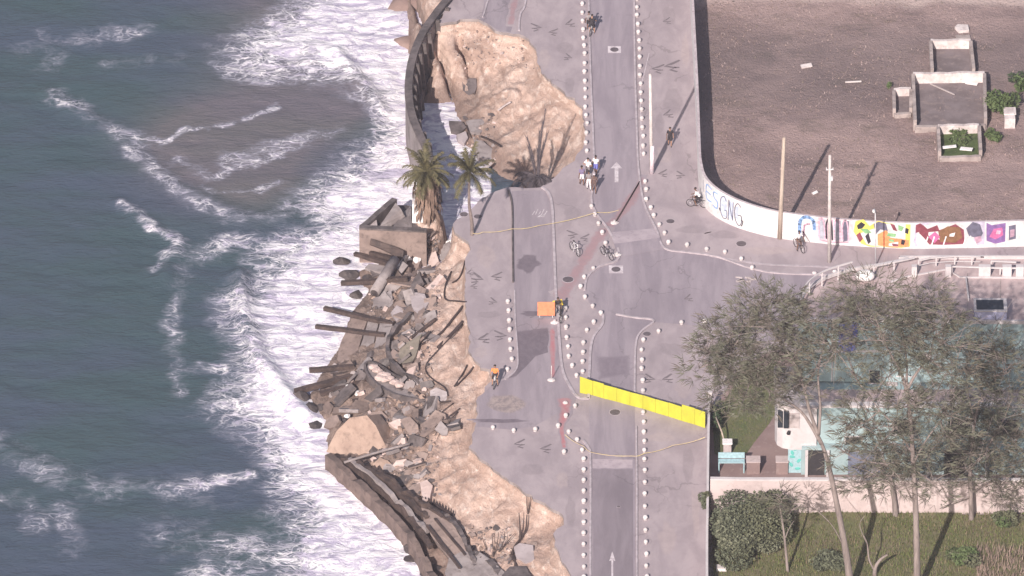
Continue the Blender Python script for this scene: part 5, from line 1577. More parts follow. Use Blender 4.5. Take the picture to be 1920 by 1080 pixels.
# ------------------------------------------------------------------ poles
M['poleconc'] = mottled('pole_concrete', (0.60, 0.54, 0.53), (0.48, 0.42, 0.41), 1.2, (0.36, 0.30, 0.29), 5, 0.85, 0.2, 0.02)
M['polewood'] = mottled('pole_wood', (0.50, 0.41, 0.35), (0.36, 0.28, 0.235), 1.0, (0.24, 0.18, 0.15), 6, 0.9, 0.3, 0.02, (4, 4, 0.6))
M['polepaint'] = mottled('painted_pole_foot', (0.74, 0.68, 0.72), (0.62, 0.42, 0.47), 1.3, (0.45, 0.48, 0.62), 2.2, 0.8, 0.1, 0.01)
M['galv'] = flat('galvanised_steel', (0.55, 0.52, 0.54), 0.5)
def street_pole(bx, by, tx, ty, label, r0, r1, mat, cross=True, name='utility_pole', painted=0.0, arm=None):
    b = W(bx, by, 0)
    top = WY(tx, ty, b.y)
    t = empty(name, (b.x, b.y, 0), label, 'pole')
    MB().tube([b - Vector((0, 0, 0.2)), b.lerp(top, 0.5), top], [r0, (r0 + r1) / 2, r1], 14).build('shaft', M[mat], t, True)
    MB().tube([top, top + Vector((0, 0, 0.06))], [r1 * 1.05, r1 * 0.6], 14).build('cap', M[mat], t)
    if painted:
        MB().tube([b, b + Vector((0, 0, painted))], [r0 * 1.06, r0 * 1.04], 14).build('painted_foot', M['polepaint'], t, True)
    if cross:
        k = top.z
        z_ = top - Vector((0, 0, k * 0.12))
        mb = MB().beam(z_ + Vector((-0.28, -0.16, 0)), z_ + Vector((0.3, -0.12, 0)), 0.07, 0.09)
        for dx in (-0.25, 0.0, 0.26):
            mb.tube([z_ + Vector((dx, -0.14, 0.04)), z_ + Vector((dx, -0.14, 0.2))], [0.04, 0.03], 8)
        mb.build('crossarm', M['galv'], t)
        z2 = top - Vector((0, 0, k * 0.2))
        MB().box(z2 + Vector((0.16, -0.2, 0)), (0.2, 0.22, 0.34)).build('junction_box', M['galv'], t)
    return t
street_pole(1222, 325, 1219, 140, 'tall pale concrete pole with a graffiti painted foot beside the upper road', 0.17, 0.11, 'poleconc', False, painted=2.6)
street_pole(1462, 447, 1470, 259, 'brown wooden pole without fittings against the plain white stretch of wall', 0.20, 0.13, 'polewood', False)
street_pole(1555, 491, 1556, 292, 'pale pole carrying a small crossarm and box in front of the grey and pink letters', 0.16, 0.11, 'poleconc', True)
b = W(1642, 499, 0)
t = empty('street_lamp', (b.x, b.y, 0), 'thin white street lamp in front of the yellow and orange graffiti', 'street lamp')
tp = WY(1641, 394, b.y)
MB().tube([b, b.lerp(tp, 0.5), tp], [0.06, 0.05, 0.04], 10).build('shaft', M['galv'], t, True)
MB().tube([tp, tp + Vector((-0.05, -0.15, 0.22)), tp + Vector((-0.12, -0.45, 0.28))], 0.035, 8).build('arm', M['galv'], t, True)
MB().ellipsoid(tp + Vector((-0.13, -0.55, 0.27)), (0.13, 0.26, 0.08), 12, 8).build('lamp_head', M['whiteconc'], t, True)
# thin dark rod standing in for a pole's cast shadow, and the cut stumps
A, B = W(1153, 418, 0.10), W(1199, 341, 0.08)
tag(MB().tube([A, A.lerp(B, 0.5), B], 0.055, 8).build('shadow_rod', M['cable'], None, True), 'thin dark rod laid across the road as a cast shadow along the red trail', 'pole')
def stump(px, py, label, r=0.2):
    c = W(px, py, 0)
    rg_ = random.Random(int(px))
    mb = MB()
    mb.ellipsoid(c + Vector((0, 0, 0.06)), (r * 1.5, r, 0.12), 12, 8, 0, 0.12, rg_, -0.4)
    mb.tube([c, c + Vector((0, 0, 0.3))], [r * 0.5, r * 0.42], 10)
    tag(mb.build('broken_stump', M['ball']), label, 'stump')
stump(1152, 419, 'broken white stump in the road at the foot of the thin shadow rod', 0.22)
stump(1157, 479, 'low white stump beside the bicycle next to the speed hump', 0.25)
stump(1040, 606, 'broken white stump just below the orange board', 0.24)
b = W(1034, 713, 0)
t = empty('sign_post', (b.x, b.y, 0), 'slim white footed post standing alone at the lower end of the straight red line', 'post')
MB().tube([b, b + Vector((0, 0, 1.35))], 0.03, 8).build('shaft', M['ball'], t, True)
MB().ellipsoid(b + Vector((0, 0, 0.02)), (0.34, 0.28, 0.14), 14, 8, zmin=0.0).build('foot', M['ball'], t, True)
for px, py, l in ((1060, 757, 'white plastic scrap on the pavement beside the broad red stain'), (1527, 514, 'white stone on the ground at the tip of the white house railing'), (1565, 511, 'second white stone on the ground further along the house railing')):
    c = W(px, py, 0)
    rg_ = random.Random(int(px))
    tag(MB().ellipsoid(c + Vector((0, 0, 0.1)), (0.2, 0.16, 0.14), 10, 7, 0, 0.12, rg_, -0.7).build('white_stone', M['ball']), l, 'stone')
t = empty('litter_patch', W(1402, 523, 0), 'broken white kerb stones at the corner where the side street meets the pavement', 'kerb stones')
rg_ = random.Random(3)
for k in range(7):
    c = W(1396 + rg_.uniform(-12, 16), 524 + rg_.uniform(-4, 4), 0.03)
    MB().box(c, (rg_.uniform(.2, .6), rg_.uniform(.1, .2), 0.08), Matrix.Rotation(rg_.uniform(-.5, .5), 3, 'Z')).build('stone', M['paleconc'], t)

# ------------------------------------------------------------------ palms
M['frond'] = mottled('palm_frond', (0.112, 0.096, 0.048), (0.068, 0.062, 0.034), 1.6, (0.20, 0.155, 0.095), 4, 0.75, 0, 0)
M['thatch'] = mottled('dead_thatch', (0.25, 0.165, 0.13), (0.165, 0.11, 0.09), 1.6, (0.34, 0.24, 0.19), 5, 0.9, 0.4, 0.02)
M['darkfrond'] = mottled('dark_frond', (0.075, 0.06, 0.068), (0.05, 0.042, 0.05), 1.5, (0.12, 0.10, 0.105), 5, 0.9, 0.2, 0.02)
def frond_mb(base, az, el, L, droop, leaf, rg_, w=0.05):
    mb = MB()
    pts = []
    n = 11
    d = Vector((math.cos(az) * math.cos(el), math.sin(az) * math.cos(el), math.sin(el)))
    p = Vector(base)
    for i in range(n):
        pts.append(p.copy())
        p = p + d * (L / (n - 1))
        d = (d + Vector((0, 0, -droop / n * (0.4 + 1.4 * i / n)))).normalized()
    mb.tube(pts, [0.028 * (1 - 0.8 * i / n) for i in range(n)], 5)
    for i in range(1, n - 1):
        for sub in range(3):
            q = pts[i].lerp(pts[i + 1], sub / 3)
            dd = (pts[i + 1] - pts[i]).normalized()
            s_ = dd.cross(Vector((0, 0, 1)))
            s_ = s_.normalized() if s_.length > 1e-3 else Vector((1, 0, 0))
            l_ = leaf * math.sin(math.pi * min(0.97, 0.12 + 0.88 * i / n)) ** 0.6
            for sg in (-1, 1):
                e = q + (s_ * sg * 0.75 + dd * 0.6 + Vector((0, 0, rg_.uniform(-0.75, -0.1)))) * l_
                wv = dd * w
                mb.add([q - wv, q + wv, e], [(0, 1, 2)])
    return mb
def palm(bx, by, crown, label, n, L, seed, skirt=False, tr=0.13, up0=0.05, bz=None):
    rg_ = random.Random(seed)
    b = WT(bx, by, 0) if bz is None else W(bx, by, bz)
    c = WY(crown[0], crown[1], b.y)
    t = empty('palm_tree', b, label, 'palm tree')
    mid = b.lerp(c, 0.5) + Vector((-0.12 if not skirt else 0.05, 0, 0))
    path = smooth_path([b - Vector((0, 0, 0.3)), b.lerp(c, 0.2) + Vector((0.03, 0, 0)), mid, c], 6)
    MB().tube(path, [tr * (1.25 - 0.5 * i / len(path)) * (1.06 if i % 2 else 0.97) for i in range(len(path))], 10).build('trunk', M['bark'], t, True)
    for k in range(n):
        az = 2.399 * k + rg_.uniform(-.25, .25)
        el = rg_.uniform(-0.25, 1.25) if k > n * 0.2 else rg_.uniform(0.8, 1.4)
        frond_mb(c, az, el, L * rg_.uniform(0.75, 1.1), rg_.uniform(1.1, 2.0), 0.5, rg_).build('frond', M['frond'], t)
    if skirt:
        mb = MB()
        for k in range(230):
            az = rg_.uniform(0, 6.28)
            zt_ = rg_.uniform(0.25, 0.97)
            s0 = b.lerp(c, zt_) + Vector((math.cos(az), math.sin(az), 0)) * rg_.uniform(0.15, 0.75)
            L_ = rg_.uniform(1.0, 2.2)
            e = s0 + Vector((math.cos(az) * rg_.uniform(.2, .7), math.sin(az) * rg_.uniform(.2, .7), -L_))
            m_ = s0.lerp(e, 0.4) + Vector((math.cos(az), math.sin(az), 0)) * 0.25
            wv = Vector((-math.sin(az), math.cos(az), 0)) * rg_.uniform(0.06, 0.16)
            mb.add([s0 - wv * .6, s0 + wv * .6, m_ + wv, m_ - wv, e], [(0, 1, 2, 3), (3, 2, 4)])
        mb.build('dead_thatch', M['thatch'], t)
    return t
palm(804, 410, (799, 322), 'palm tree with a thick brown skirt of dead fronds, nearer the sea', 34, 2.6, 21, True, 0.2, bz=-1.6)
palm(885, 441, (880, 322), 'slim green palm tree on the pavement edge, nearer the road', 26, 2.35, 22, False, 0.12, bz=-0.02)
# dark palm form filling an unclear dark shape in the pit
rg_ = random.Random(8)
b = W(1006, 352, -1.0)
t = empty('dark_palm_form', b, 'dark palm form in the upper hole, its stiff fronds standing up', 'palm tree')
mb = MB()
mb.tube([b + Vector((0.3, 0.5, -0.6)), b + Vector((0.15, 0.2, 0.4)), b + Vector((0.0, 0, 1.0))], [0.3, 0.28, 0.2], 10)
mb.build('trunk', M['darkfrond'], t, True)
crown = b + Vector((0.05, 0.2, 0.9))
for k, (px, py, dy) in enumerate([(1023, 204, 2.6), (1018, 228, 2.4), (1012, 246, 2.0), (1026, 250, 2.2), (988, 258, 1.8), (1020, 270, 1.6), (1008, 280, 1.4), (991, 275, 1.5)]):
    e = WY(px, py, b.y + dy)
    m_ = crown.lerp(e, 0.5) + Vector((rg_.uniform(-.1, .1), -0.15, 0.1))
    pts = smooth_path([crown + Vector((rg_.uniform(-.15, .15), 0, 0)), m_, e], 6)
    mb = MB()
    mb.tube(pts, [0.06 * (1 - 0.8 * i / len(pts)) for i in range(len(pts))], 5)
    for i in range(2, len(pts) - 1):
        dd = (pts[i + 1] - pts[i]).normalized() if i + 1 < len(pts) else Vector((0, 0, 1))
        for sg in (-1, 1):
            for s2 in (0, 0.5):
                q = pts[i].lerp(pts[i + 1], s2)
                e2 = q + Vector((sg * 0.15, rg_.uniform(-.1, .1), 0)) + dd * rg_.uniform(0.5, 0.75)
                mb.add([q - dd * 0.07, q + dd * 0.07, e2], [(0, 1, 2)])
    mb.build('frond', M['darkfrond'], t)
for k in range(11):
    az = math.pi * (0.9 + 1.1 * k / 10)
    fb = frond_mb(crown + Vector((-0.2 * (k % 2), 0, 0)), az if k < 9 else rg_.uniform(2.5, 3.6), rg_.uniform(0.0, 0.7), rg_.uniform(1.6, 2.4), rg_.uniform(2.4, 3.4), 0.55, rg_)
    fb.build('frond', M['darkfrond'], t)

# ------------------------------------------------------------------ people and bicycles
def cap_pts(lst):
    return lst
SK = {'skin': flat('skin', (0.36, 0.20, 0.14), 0.6), 'skin2': flat('skin_dark', (0.16, 0.085, 0.06), 0.6), 'hair': flat('hair', (0.025, 0.02, 0.02), 0.6)}
for k_, c in {'white': (0.74, 0.70, 0.72), 'black': (0.035, 0.03, 0.035), 'navy': (0.07, 0.07, 0.17), 'purple': (0.20, 0.16, 0.26), 'brown': (0.13, 0.085, 0.08), 'orange': (0.78, 0.24, 0.08), 'blue': (0.15, 0.15, 0.42), 'grey': (0.24, 0.21, 0.22), 'pale': (0.55, 0.48, 0.52), 'pink': (0.60, 0.36, 0.36)}.items():
    SK[k_] = flat('cloth_' + k_, c, 0.85)
def person(base, yaw, label, shirt, legs, skin='skin', legtype='shorts', pose='stand', stride=0.12, h=1.72, seed=0, hat=None, group=None, extra_z=0.0):
    rg_ = random.Random(seed)
    k = h / 1.72
    P = []      # a, ra, b, rb, material
    def seg(a, ra, b_, rb, m):
        P.append((Vector(a) * k, ra * k, Vector(b_) * k, rb * k, m))
    V = Vector
    # forward is +y, left is -x
    if pose == 'stand':
        hipz, lean = 0.92, 0.03
        feet = [V((-0.10, stride, 0.06)), V((0.10, -stride, 0.06))]
        knees = [V((-0.10, stride * 0.6 + 0.03, 0.49)), V((0.10, -stride * 0.25 + 0.03, 0.49))]
        hands = [V((-0.27, -stride * 0.8 + 0.06, 0.80)), V((0.27, stride * 0.8 + 0.06, 0.80))]
        elb = [V((-0.25, -stride * 0.5 - 0.02, 1.09)), V((0.25, stride * 0.4 - 0.02, 1.09))]
        hip = V((0, 0, hipz))
    elif pose == 'hips':
        hip, lean = V((0, 0, 0.92)), 0.0
        feet = [V((-0.13, 0.03, 0.06)), V((0.13, -0.02, 0.06))]
        knees = [V((-0.12, 0.04, 0.49)), V((0.12, 0.02, 0.49))]
        elb = [V((-0.36, -0.08, 1.14)), V((0.36, -0.08, 1.14))]
        hands = [V((-0.19, 0.06, 0.98)), V((0.19, 0.06, 0.98))]
    elif pose == 'ride':
        hip, lean = V((0, -0.22, 0.98)), 0.30
        feet = [V((-0.11, 0.05, 0.20)), V((0.11, 0.02, 0.45))]
        knees = [V((-0.12, 0.17, 0.62)), V((0.13, 0.22, 0.82))]
        hands = [V((-0.24, 0.42, 1.03)), V((0.24, 0.42, 1.03))]
        elb = [V((-0.30, 0.16, 1.12)), V((0.30, 0.16, 1.12))]
    else:           # straddling a stopped bicycle
        hip, lean = V((0, -0.12, 0.95)), 0.10
        feet = [V((-0.22, 0.02, 0.06)), V((0.20, 0.05, 0.06))]
        knees = [V((-0.17, 0.06, 0.50)), V((0.16, 0.08, 0.50))]
        hands = [V((-0.24, 0.40, 1.02)), V((0.24, 0.40, 1.02))]
        elb = [V((-0.30, 0.14, 1.12)), V((0.30, 0.14, 1.12))]
    sh = hip + V((0, lean, 0.50))
    neck = sh + V((0, lean * 0.12, 0.06))
    head = neck + V((0, 0.02 + lean * 0.1, 0.16))
    lm = legs
    lower = skin if legtype == 'shorts' else legs
    for i, sx in ((0, -1), (1, 1)):
        hj = hip + V((sx * 0.095, 0, -0.02))
        kn, ft = knees[i], feet[i]
        mid = hj.lerp(kn, 0.80)
        seg(hj, 0.098, mid, 0.082, lm)
        seg(mid, 0.070, kn, 0.058, lower)
        calf = kn.lerp(ft, 0.3) + V((0, -0.015, 0))
        seg(kn, 0.056, calf, 0.058, lower)
        seg(calf, 0.056, ft + V((0, 0, 0.03)), 0.036, lower)
        seg(ft + V((0, -0.05, -0.02)), 0.038, ft + V((0, 0.13, -0.025)), 0.032, 'black')
        sj = sh + V((sx * 0.185, 0, -0.03))
        up = sj.lerp(elb[i], 0.55)
        seg(sj, 0.062, up, 0.052, shirt)
        seg(up, 0.045, elb[i], 0.040, skin)
        seg(elb[i], 0.040, hands[i].lerp(elb[i], 0.12), 0.028, skin)
        hd = (hands[i] - elb[i]).normalized()
        pl = hands[i] + hd * 0.05
        seg(hands[i], 0.030, pl, 0.034, skin)
        side = hd.cross(V((0, 0, 1)))
        side = side.normalized() if side.length > 0.05 else V((0, 1, 0))
        curl = V((0, 0.35, -0.2)) if pose != 'stand' else V((-sx * 0.25, 0.15, 0))
        for f in range(4):
            r0 = pl + side * (f - 1.5) * 0.020 + hd * 0.015
            l_ = (0.062, 0.072, 0.068, 0.052)[f]
            m_ = r0 + hd * l_ * 0.55
            seg(r0, 0.0105, m_, 0.010, skin)
            seg(m_, 0.010, m_ + (hd + curl).normalized() * l_ * 0.55, 0.0085, skin)
        th = hands[i] + side * -0.03 + hd * 0.02
        seg(th, 0.012, th + (hd * 0.6 - side * 0.8).normalized() * 0.055, 0.0095, skin)
    seg(hip + V((-0.07, 0, 0)), 0.105, hip + V((0.07, 0, 0)), 0.105, lm)
    seg(hip + V((-0.055, lean * 0.2, 0.14)), 0.108, hip + V((0.055, lean * 0.2, 0.14)), 0.108, shirt)
    seg(hip + V((-0.085, lean * 0.6, 0.30)), 0.112, hip + V((0.085, lean * 0.6, 0.30)), 0.112, shirt)
    seg(sh + V((-0.13, 0, -0.06)), 0.085, sh + V((0.13, 0, -0.06)), 0.085, shirt)
    seg(sh, 0.07, neck + V((0, 0, 0.03)), 0.052, skin)
    seg(head + V((0, 0.015, -0.055)), 0.066, head + V((0, -0.005, 0.03)), 0.092, skin)
    seg(head + V((0, 0.085, -0.005)), 0.014, head + V((0, 0.098, -0.022)), 0.017, skin)     # nose
    seg(head + V((0, 0.06, -0.095)), 0.028, head + V((0, 0.07, -0.09)), 0.026, skin)         # chin
    for sx in (-1, 1):
        seg(head + V((sx * 0.088, -0.01, 0.01)), 0.016, head + V((sx * 0.09, -0.01, -0.03)), 0.013, skin)
    mb = MB()
    for a, ra, b_, rb, m in P:
        n_ = max(2, int((b_ - a).length / max(ra, rb) * 1.2) + 1)
        big = max(ra, rb) > 0.02
        d = b_ - a
        d_ = d.normalized() if d.length > 1e-6 else Vector((0, 0, 1))
        path, rad = [], []
        for q in (-1.0, -0.8, -0.45):
            path.append(a + d_ * ra * q); rad.append(ra * math.sqrt(max(1e-3, 1 - q * q)))
        for i in range(n_ + 1):
            path.append(a.lerp(b_, i / n_)); rad.append(ra + (rb - ra) * i / n_)
        for q in (0.45, 0.8, 1.0):
            path.append(b_ + d_ * rb * q); rad.append(rb * math.sqrt(max(1e-3, 1 - q * q)))
        mb.tube(path, rad, 10 if big else 7)
    me = bpy.data.meshes.new('tmp')
    me.from_pydata(mb.v, [], mb.f)
    o = bpy.data.objects.new('tmp', me)
    COL.objects.link(o)
    md = o.modifiers.new('r', 'REMESH')
    md.mode = 'VOXEL'
    md.voxel_size = 0.0105
    dg = bpy.context.evaluated_depsgraph_get()
    ev = o.evaluated_get(dg)
    m2 = bpy.data.meshes.new_from_object(ev)
    bpy.data.objects.remove(o)
    bpy.data.meshes.remove(me)
    names = sorted({p[4] for p in P})
    for nme in names:
        m2.materials.append(SK[nme])
    nf = len(m2.polygons)
    cen = np.empty(nf * 3, np.float32)
    m2.polygons.foreach_get('center', cen)
    cen = cen.reshape(-1, 3)
    best = np.full(nf, 1e9); idx = np.zeros(nf, np.int32)
    for a, ra, b_, rb, m in P:
        A_, B_ = np.array(a), np.array(b_)
        d = B_ - A_
        tt = np.clip(((cen - A_) @ d) / (d @ d + 1e-9), 0, 1)
        dist = np.linalg.norm(cen - A_ - tt[:, None] * d, axis=1) - (ra + (rb - ra) * tt)
        u = dist < best
        best[u] = dist[u]
        idx[u] = names.index(m)
    m2.polygons.foreach_set('material_index', idx)
    m2.polygons.foreach_set('use_smooth', np.ones(nf, bool))
    m2.update()
    m2.name = 'person'
    p = bpy.data.objects.new('person', m2)
    COL.objects.link(p)
    p.location = Vector(base) + Vector((0, 0, extra_z))
    p.rotation_euler = (0, 0, yaw)
    p['_org'] = (0, 0, 0)
    tag(p, label, 'person', group)
    hb = MB()
    hc = (head + V((0, -0.022, 0.045))) * k
    hb.ellipsoid(hc, (0.099 * k, 0.105 * k, 0.085 * k), 14, 9, 0, 0.04, rg_, -0.35)
    hb.build('hair', SK[hat] if hat else SK['hair'], p, True)
    for sx in (-1, 1):
        MB().ellipsoid((head + V((sx * 0.034, 0.083, 0.008))) * k, (0.012 * k, 0.008 * k, 0.008 * k), 8, 6).build('eye', SK['black'], p, True)
    MB().ellipsoid((head + V((0, 0.088, -0.058))) * k, (0.026 * k, 0.008 * k, 0.007 * k), 8, 6).build('mouth', SK['brown'], p, True)
    return p
M['tyre'] = flat('rubber_tyre', (0.03, 0.028, 0.03), 0.8)
def bicycle(base, yaw, label, frame_mat, roll=0.0, group=None):
    t = empty('bicycle', base, label, 'bicycle', group)
    t['_org'] = (0, 0, 0)
    t.rotation_euler = (0, roll, yaw)
    V = Vector
    for y in (-0.53, 0.53):
        mb = MB()
        ring = [V((0, y + 0.325 * math.cos(a), 0.34 + 0.325 * math.sin(a))) for a in [2 * math.pi * i / 28 for i in range(29)]]
        w = mb.tube(ring, 0.026, 8, cap=False).build('wheel', M['tyre'], t, True)
        w['_org'] = (0, 0, 0)
        mb = MB()
        for a in [2 * math.pi * i / 14 for i in range(14)]:
            mb.tube([V((0, y, 0.34)), V((0, y + 0.31 * math.cos(a), 0.34 + 0.31 * math.sin(a)))], 0.0035, 4)
        mb.tube([V((-0.05, y, 0.34)), V((0.05, y, 0.34))], 0.025, 8)
        mb.build('spokes', M['galv'], w)
    bb, seat, headt, headb = V((0, -0.08, 0.30)), V((0, -0.24, 0.86)), V((0, 0.36, 0.88)), V((0, 0.40, 0.72))
    mb = MB()
    for a, b_, r in ((bb, seat, 0.02), (seat * 0.98 + V((0, 0, 0)), headt, 0.022), (bb, headb, 0.024), (headt + V((0, -0.01, 0.08)), headb, 0.026), (bb, V((0, -0.53, 0.34)), 0.015), (seat * 0.97, V((0, -0.53, 0.34)), 0.013), (headb, V((0, 0.53, 0.34)), 0.018)):
        mb.tube([a, b_], r, 8)
    mb.build('frame', frame_mat, t, True)
    MB().tube([V((-0.28, 0.34, 1.02)), V((-0.12, 0.36, 1.0)), V((0, 0.35, 0.97)), V((0.12, 0.36, 1.0)), V((0.28, 0.34, 1.02))], 0.015, 8).build('handlebar', M['tyre'], t, True)
    MB().ellipsoid((0, -0.27, 0.93), (0.075, 0.13, 0.035), 12, 8).tube([seat, V((0, -0.26, 0.92))], 0.014, 8).build('saddle', M['tyre'], t, True)
    mb = MB()
    mb.tube([bb + V((-0.08, 0, 0)), bb + V((0.08, 0, 0))], 0.02, 8)
    for sx in (-1, 1):
        mb.tube([bb + V((sx * 0.08, 0, 0)), bb + V((sx * 0.09, sx * 0.1, -sx * 0.12))], 0.012, 6)
        mb.box(bb + V((sx * 0.13, sx * 0.1, -sx * 0.12)), (0.09, 0.06, 0.02))
    mb.build('pedals', M['galv'], t)
    return t
def gp(px, py):
    p = W(px, py, 0.012)
    return p
# the group on the road by the hole
person(gp(1091, 346), R(20), 'person in purple top and white shorts at the left of the group on the road', 'purple', 'white', 'skin2', stride=0.16, seed=1)
person(gp(1102, 331), R(-30), 'person in white shirt and grey trousers at the back of the group, beside the hole', 'white', 'grey', 'skin', 'trousers', 'hips', seed=2)
person(gp(1117, 326), R(160), 'person in white top and blue shorts, farthest right in the group on the road', 'white', 'blue', 'skin2', stride=0.10, seed=3)
person(gp(1104, 355), R(15), 'person in grey top and white trousers in the middle of the group on the road', 'grey', 'white', 'skin2', 'trousers', stride=0.14, seed=4)
person(gp(1114, 361), R(10), 'person in brown clothes with pale cap, nearest the camera in the group on the road', 'brown', 'brown', 'skin2', stride=0.18, seed=5, hat='pale')
# person and bicycle at the top
person(gp(1110, 62), R(-15), 'person in black clothes with bicycle at the top of the upper road', 'black', 'black', 'skin', pose='straddle', seed=6)
bicycle(gp(1110, 62), R(-15), 'dark bicycle ridden by the person in black at the top of the upper road', SK['white'])
person(gp(1104, 56), R(0), 'second person in dark grey standing just left of the cyclist at the top', 'grey', 'black', 'skin2', seed=16)
person(gp(1256, 273), R(180), 'lone person in black top and shorts walking on the pavement beside the tall pale pole', 'black', 'black', 'skin', stride=0.16, seed=7)
# cyclists by the wall
person(gp(1307, 388), R(80), 'cyclist in white shirt riding by the corner of the white wall', 'white', 'black', 'skin2', pose='ride', seed=8)
bicycle(gp(1307, 388), R(80), 'dark bicycle ridden past the corner of the white wall', SK['black'])
person(gp(1498, 468), R(-150), 'cyclist in white shirt stopped before the pale blue graffiti letter', 'white', 'brown', 'skin2', pose='straddle', seed=9)
bicycle(gp(1498, 468), R(-150), 'dark bicycle under the cyclist before the pale blue letter', SK['brown'])
# man in orange
person(gp(928, 722), R(172), 'cyclist in orange shirt with dark shorts on the edge of the broken promenade', 'orange', 'black', 'skin', pose='straddle', seed=10, h=1.8)
bicycle(gp(928, 722), R(172), 'pale bicycle of the cyclist in the orange shirt', SK['white'])
# parked bicycles
bicycle(gp(1077, 474), R(-152), 'parked bicycle with pale frame left of the red trail', SK['white'], R(-6))
bicycle(gp(1138, 482), R(-143), 'parked dark bicycle right of the red trail, next to the speed hump', SK['black'], R(5))
# orange board, yellow plate and the bicycle behind
b = W(1024, 596, 0)
t = empty('orange_board', b, 'square orange roadwork board standing on legs across the cycle lane', 'road sign')
MB().box(b + Vector((0, 0, 0.85)), (1.35, 0.05, 1.25)).build('board', flat('orange_plastic', (0.66, 0.23, 0.125), 0.6, 0.1), t)
for sx in (-0.5, 0.5):
    MB().beam(b + Vector((sx, 0.06, 0)), b + Vector((sx, 0.06, 1.4)), 0.05, 0.05).build('leg', M['galv'], t)
b = W(1046, 588, 0)
t = empty('yellow_plate', b, 'small tilted yellow plate on a dark frame right of the orange board', 'road sign')
MB().box(b + Vector((0, 0.2, 0.86)), (0.75, 0.05, 0.52), Matrix.Rotation(R(-12), 3, 'Y')).build('plate', flat('yellow_plastic', (0.80, 0.60, 0.06), 0.6, 0.06), t)
for sx in (-0.28, 0.28):
    MB().beam(b + Vector((sx, 0.25, 0)), b + Vector((sx, 0.25, 0.9)), 0.05, 0.05).build('leg', SK['black'], t)
bicycle(gp(1049, 598), R(8), 'dark bicycle leaning beside the yellow plate', SK['black'], R(8))
person(gp(1046, 591), R(185), 'person in dark clothes bending over the bicycle beside the orange board', 'black', 'grey', 'skin2', 'trousers', 'straddle', seed=12, h=1.6)

# ------------------------------------------------------------------ yellow hoarding
M['yellow'] = mottled('yellow_board', (0.50, 0.475, 0.05), (0.43, 0.405, 0.045), 0.9, (0.33, 0.29, 0.06), 4, 0.6, 0.1, 0.01, (1, 1, 0.4), 0.35, 0.65, 0.35)
xs_ = [1087, 1111, 1132, 1156, 1181, 1205, 1229, 1253, 1278, 1302, 1322]
def hby(x):
    return np.interp(x, [1087, 1111, 1205, 1322], [737, 742, 767, 803])
b0 = W(1205, hby(1205), 0)
t = empty('yellow_hoarding', b0, 'bright yellow board hoarding of ten panels closing the lower road', 'hoarding')
tops = [1.52, 1.36, 1.27, 1.25, 1.24, 1.25, 1.27, 1.3, 1.52, 1.48]
for i in range(10):
    a, c = W(xs_[i], hby(xs_[i]), 0), W(xs_[i + 1], hby(xs_[i + 1]), 0)
    d = (c - a).normalized() * 0.012
    h_ = tops[i]
    nrm = Vector((-d.y, d.x, 0)).normalized()
    off = nrm * (0.03 * (i % 2))
    A, B = a + d * 0.8 + off, c - d * 0.8 + nrm * 0.03 - off
    sl = -0.18 if i == 0 else 0.0
    MB().prism([A + Vector((0, 0, 0.02)), B + Vector((0, 0, 0.02)), B + Vector((0, 0, h_ + sl)), A + Vector((0, 0, h_))], nrm * 0.03).build('panel', M['yellow'], t)
    MB().beam(a + nrm * 0.1, a + nrm * 0.1 + Vector((0, 0, h_ * 0.97)), 0.06, 0.06).build('post', M['pile'], t)
    MB().beam(a + nrm * 0.09 + Vector((0, 0, 0.8)), c + nrm * 0.09 + Vector((0, 0, 0.8)), 0.05, 0.07).build('rail', M['pile'], t)
    MB().beam(a + nrm * 0.1 + Vector((0, 0, 0.9)), a + nrm * 0.75, 0.04, 0.05).build('brace', M['pile'], t)
# barrier tape
M['tape'] = mottled('barrier_tape', (0.62, 0.50, 0.22), (0.50, 0.37, 0.25), 2.0, None, 6, 0.6, 0, 0)
def tape(pts, label, w=0.04):
    pp = []
    Q = [W(p[0], p[1], 0) + Vector((0, 0, p[2])) for p in pts]
    for a, b_ in zip(Q[:-1], Q[1:]):
        for k in range(8):
            q = a.lerp(b_, k / 8)
            q.z -= 0.12 * math.sin(math.pi * k / 8)
            pp.append(q)
    pp.append(Q[-1])
    mb = MB()
    for a, b_ in zip(pp[:-1], pp[1:]):
        mb.beam(a, b_, 0.012, w)
    tag(mb.build('barrier_tape', M['tape']), label, 'tape')
tape([(886, 448, 0.55), (905, 445, 0.5), (960, 438, 0.45), (1010, 430, 0.35), (1112, 409, 0.45), (1120, 404, 0.3), (1160, 395, 0.05)], 'thin yellow barrier tape tied from the slim palm across to the upper road')
tape([(1059, 822, 0.35), (1093, 843, 0.35), (1112, 855, 0.3), (1185, 862, 0.35), (1208, 858, 0.4), (1262, 845, 0.5), (1322, 838, 0.9)], 'yellow barrier tape across the lower road below the hoarding')

# ------------------------------------------------------------------ house, its yard and walls
M['teal'] = mottled('teal_render', (0.265, 0.345, 0.362), (0.335, 0.415, 0.43), 0.6, (0.21, 0.275, 0.288), 2.0, 0.85, 0.15, 0.02)
M['white'] = mottled('white_render', (0.56, 0.505, 0.515), (0.49, 0.44, 0.45), 0.8, (0.46, 0.40, 0.40), 3, 0.85, 0.15, 0.02)
M['deck'] = mottled('roof_deck', (0.47, 0.36, 0.36), (0.38, 0.285, 0.285), 0.5, (0.58, 0.48, 0.47), 2, 0.9, 0.2, 0.02)
M['glass'] = flat('window_glass', (0.03, 0.035, 0.045), 0.15)
M['pinkwall'] = mottled('garden_wall', (0.54, 0.44, 0.435), (0.45, 0.36, 0.355), 0.5, (0.34, 0.27, 0.26), 2.2, 0.9, 0.2, 0.02)
M['dark'] = flat('dark_opening', (0.04, 0.035, 0.038), 0.8)
M['bluegrey'] = flat('lavender_panel', (0.42, 0.41, 0.58), 0.6)
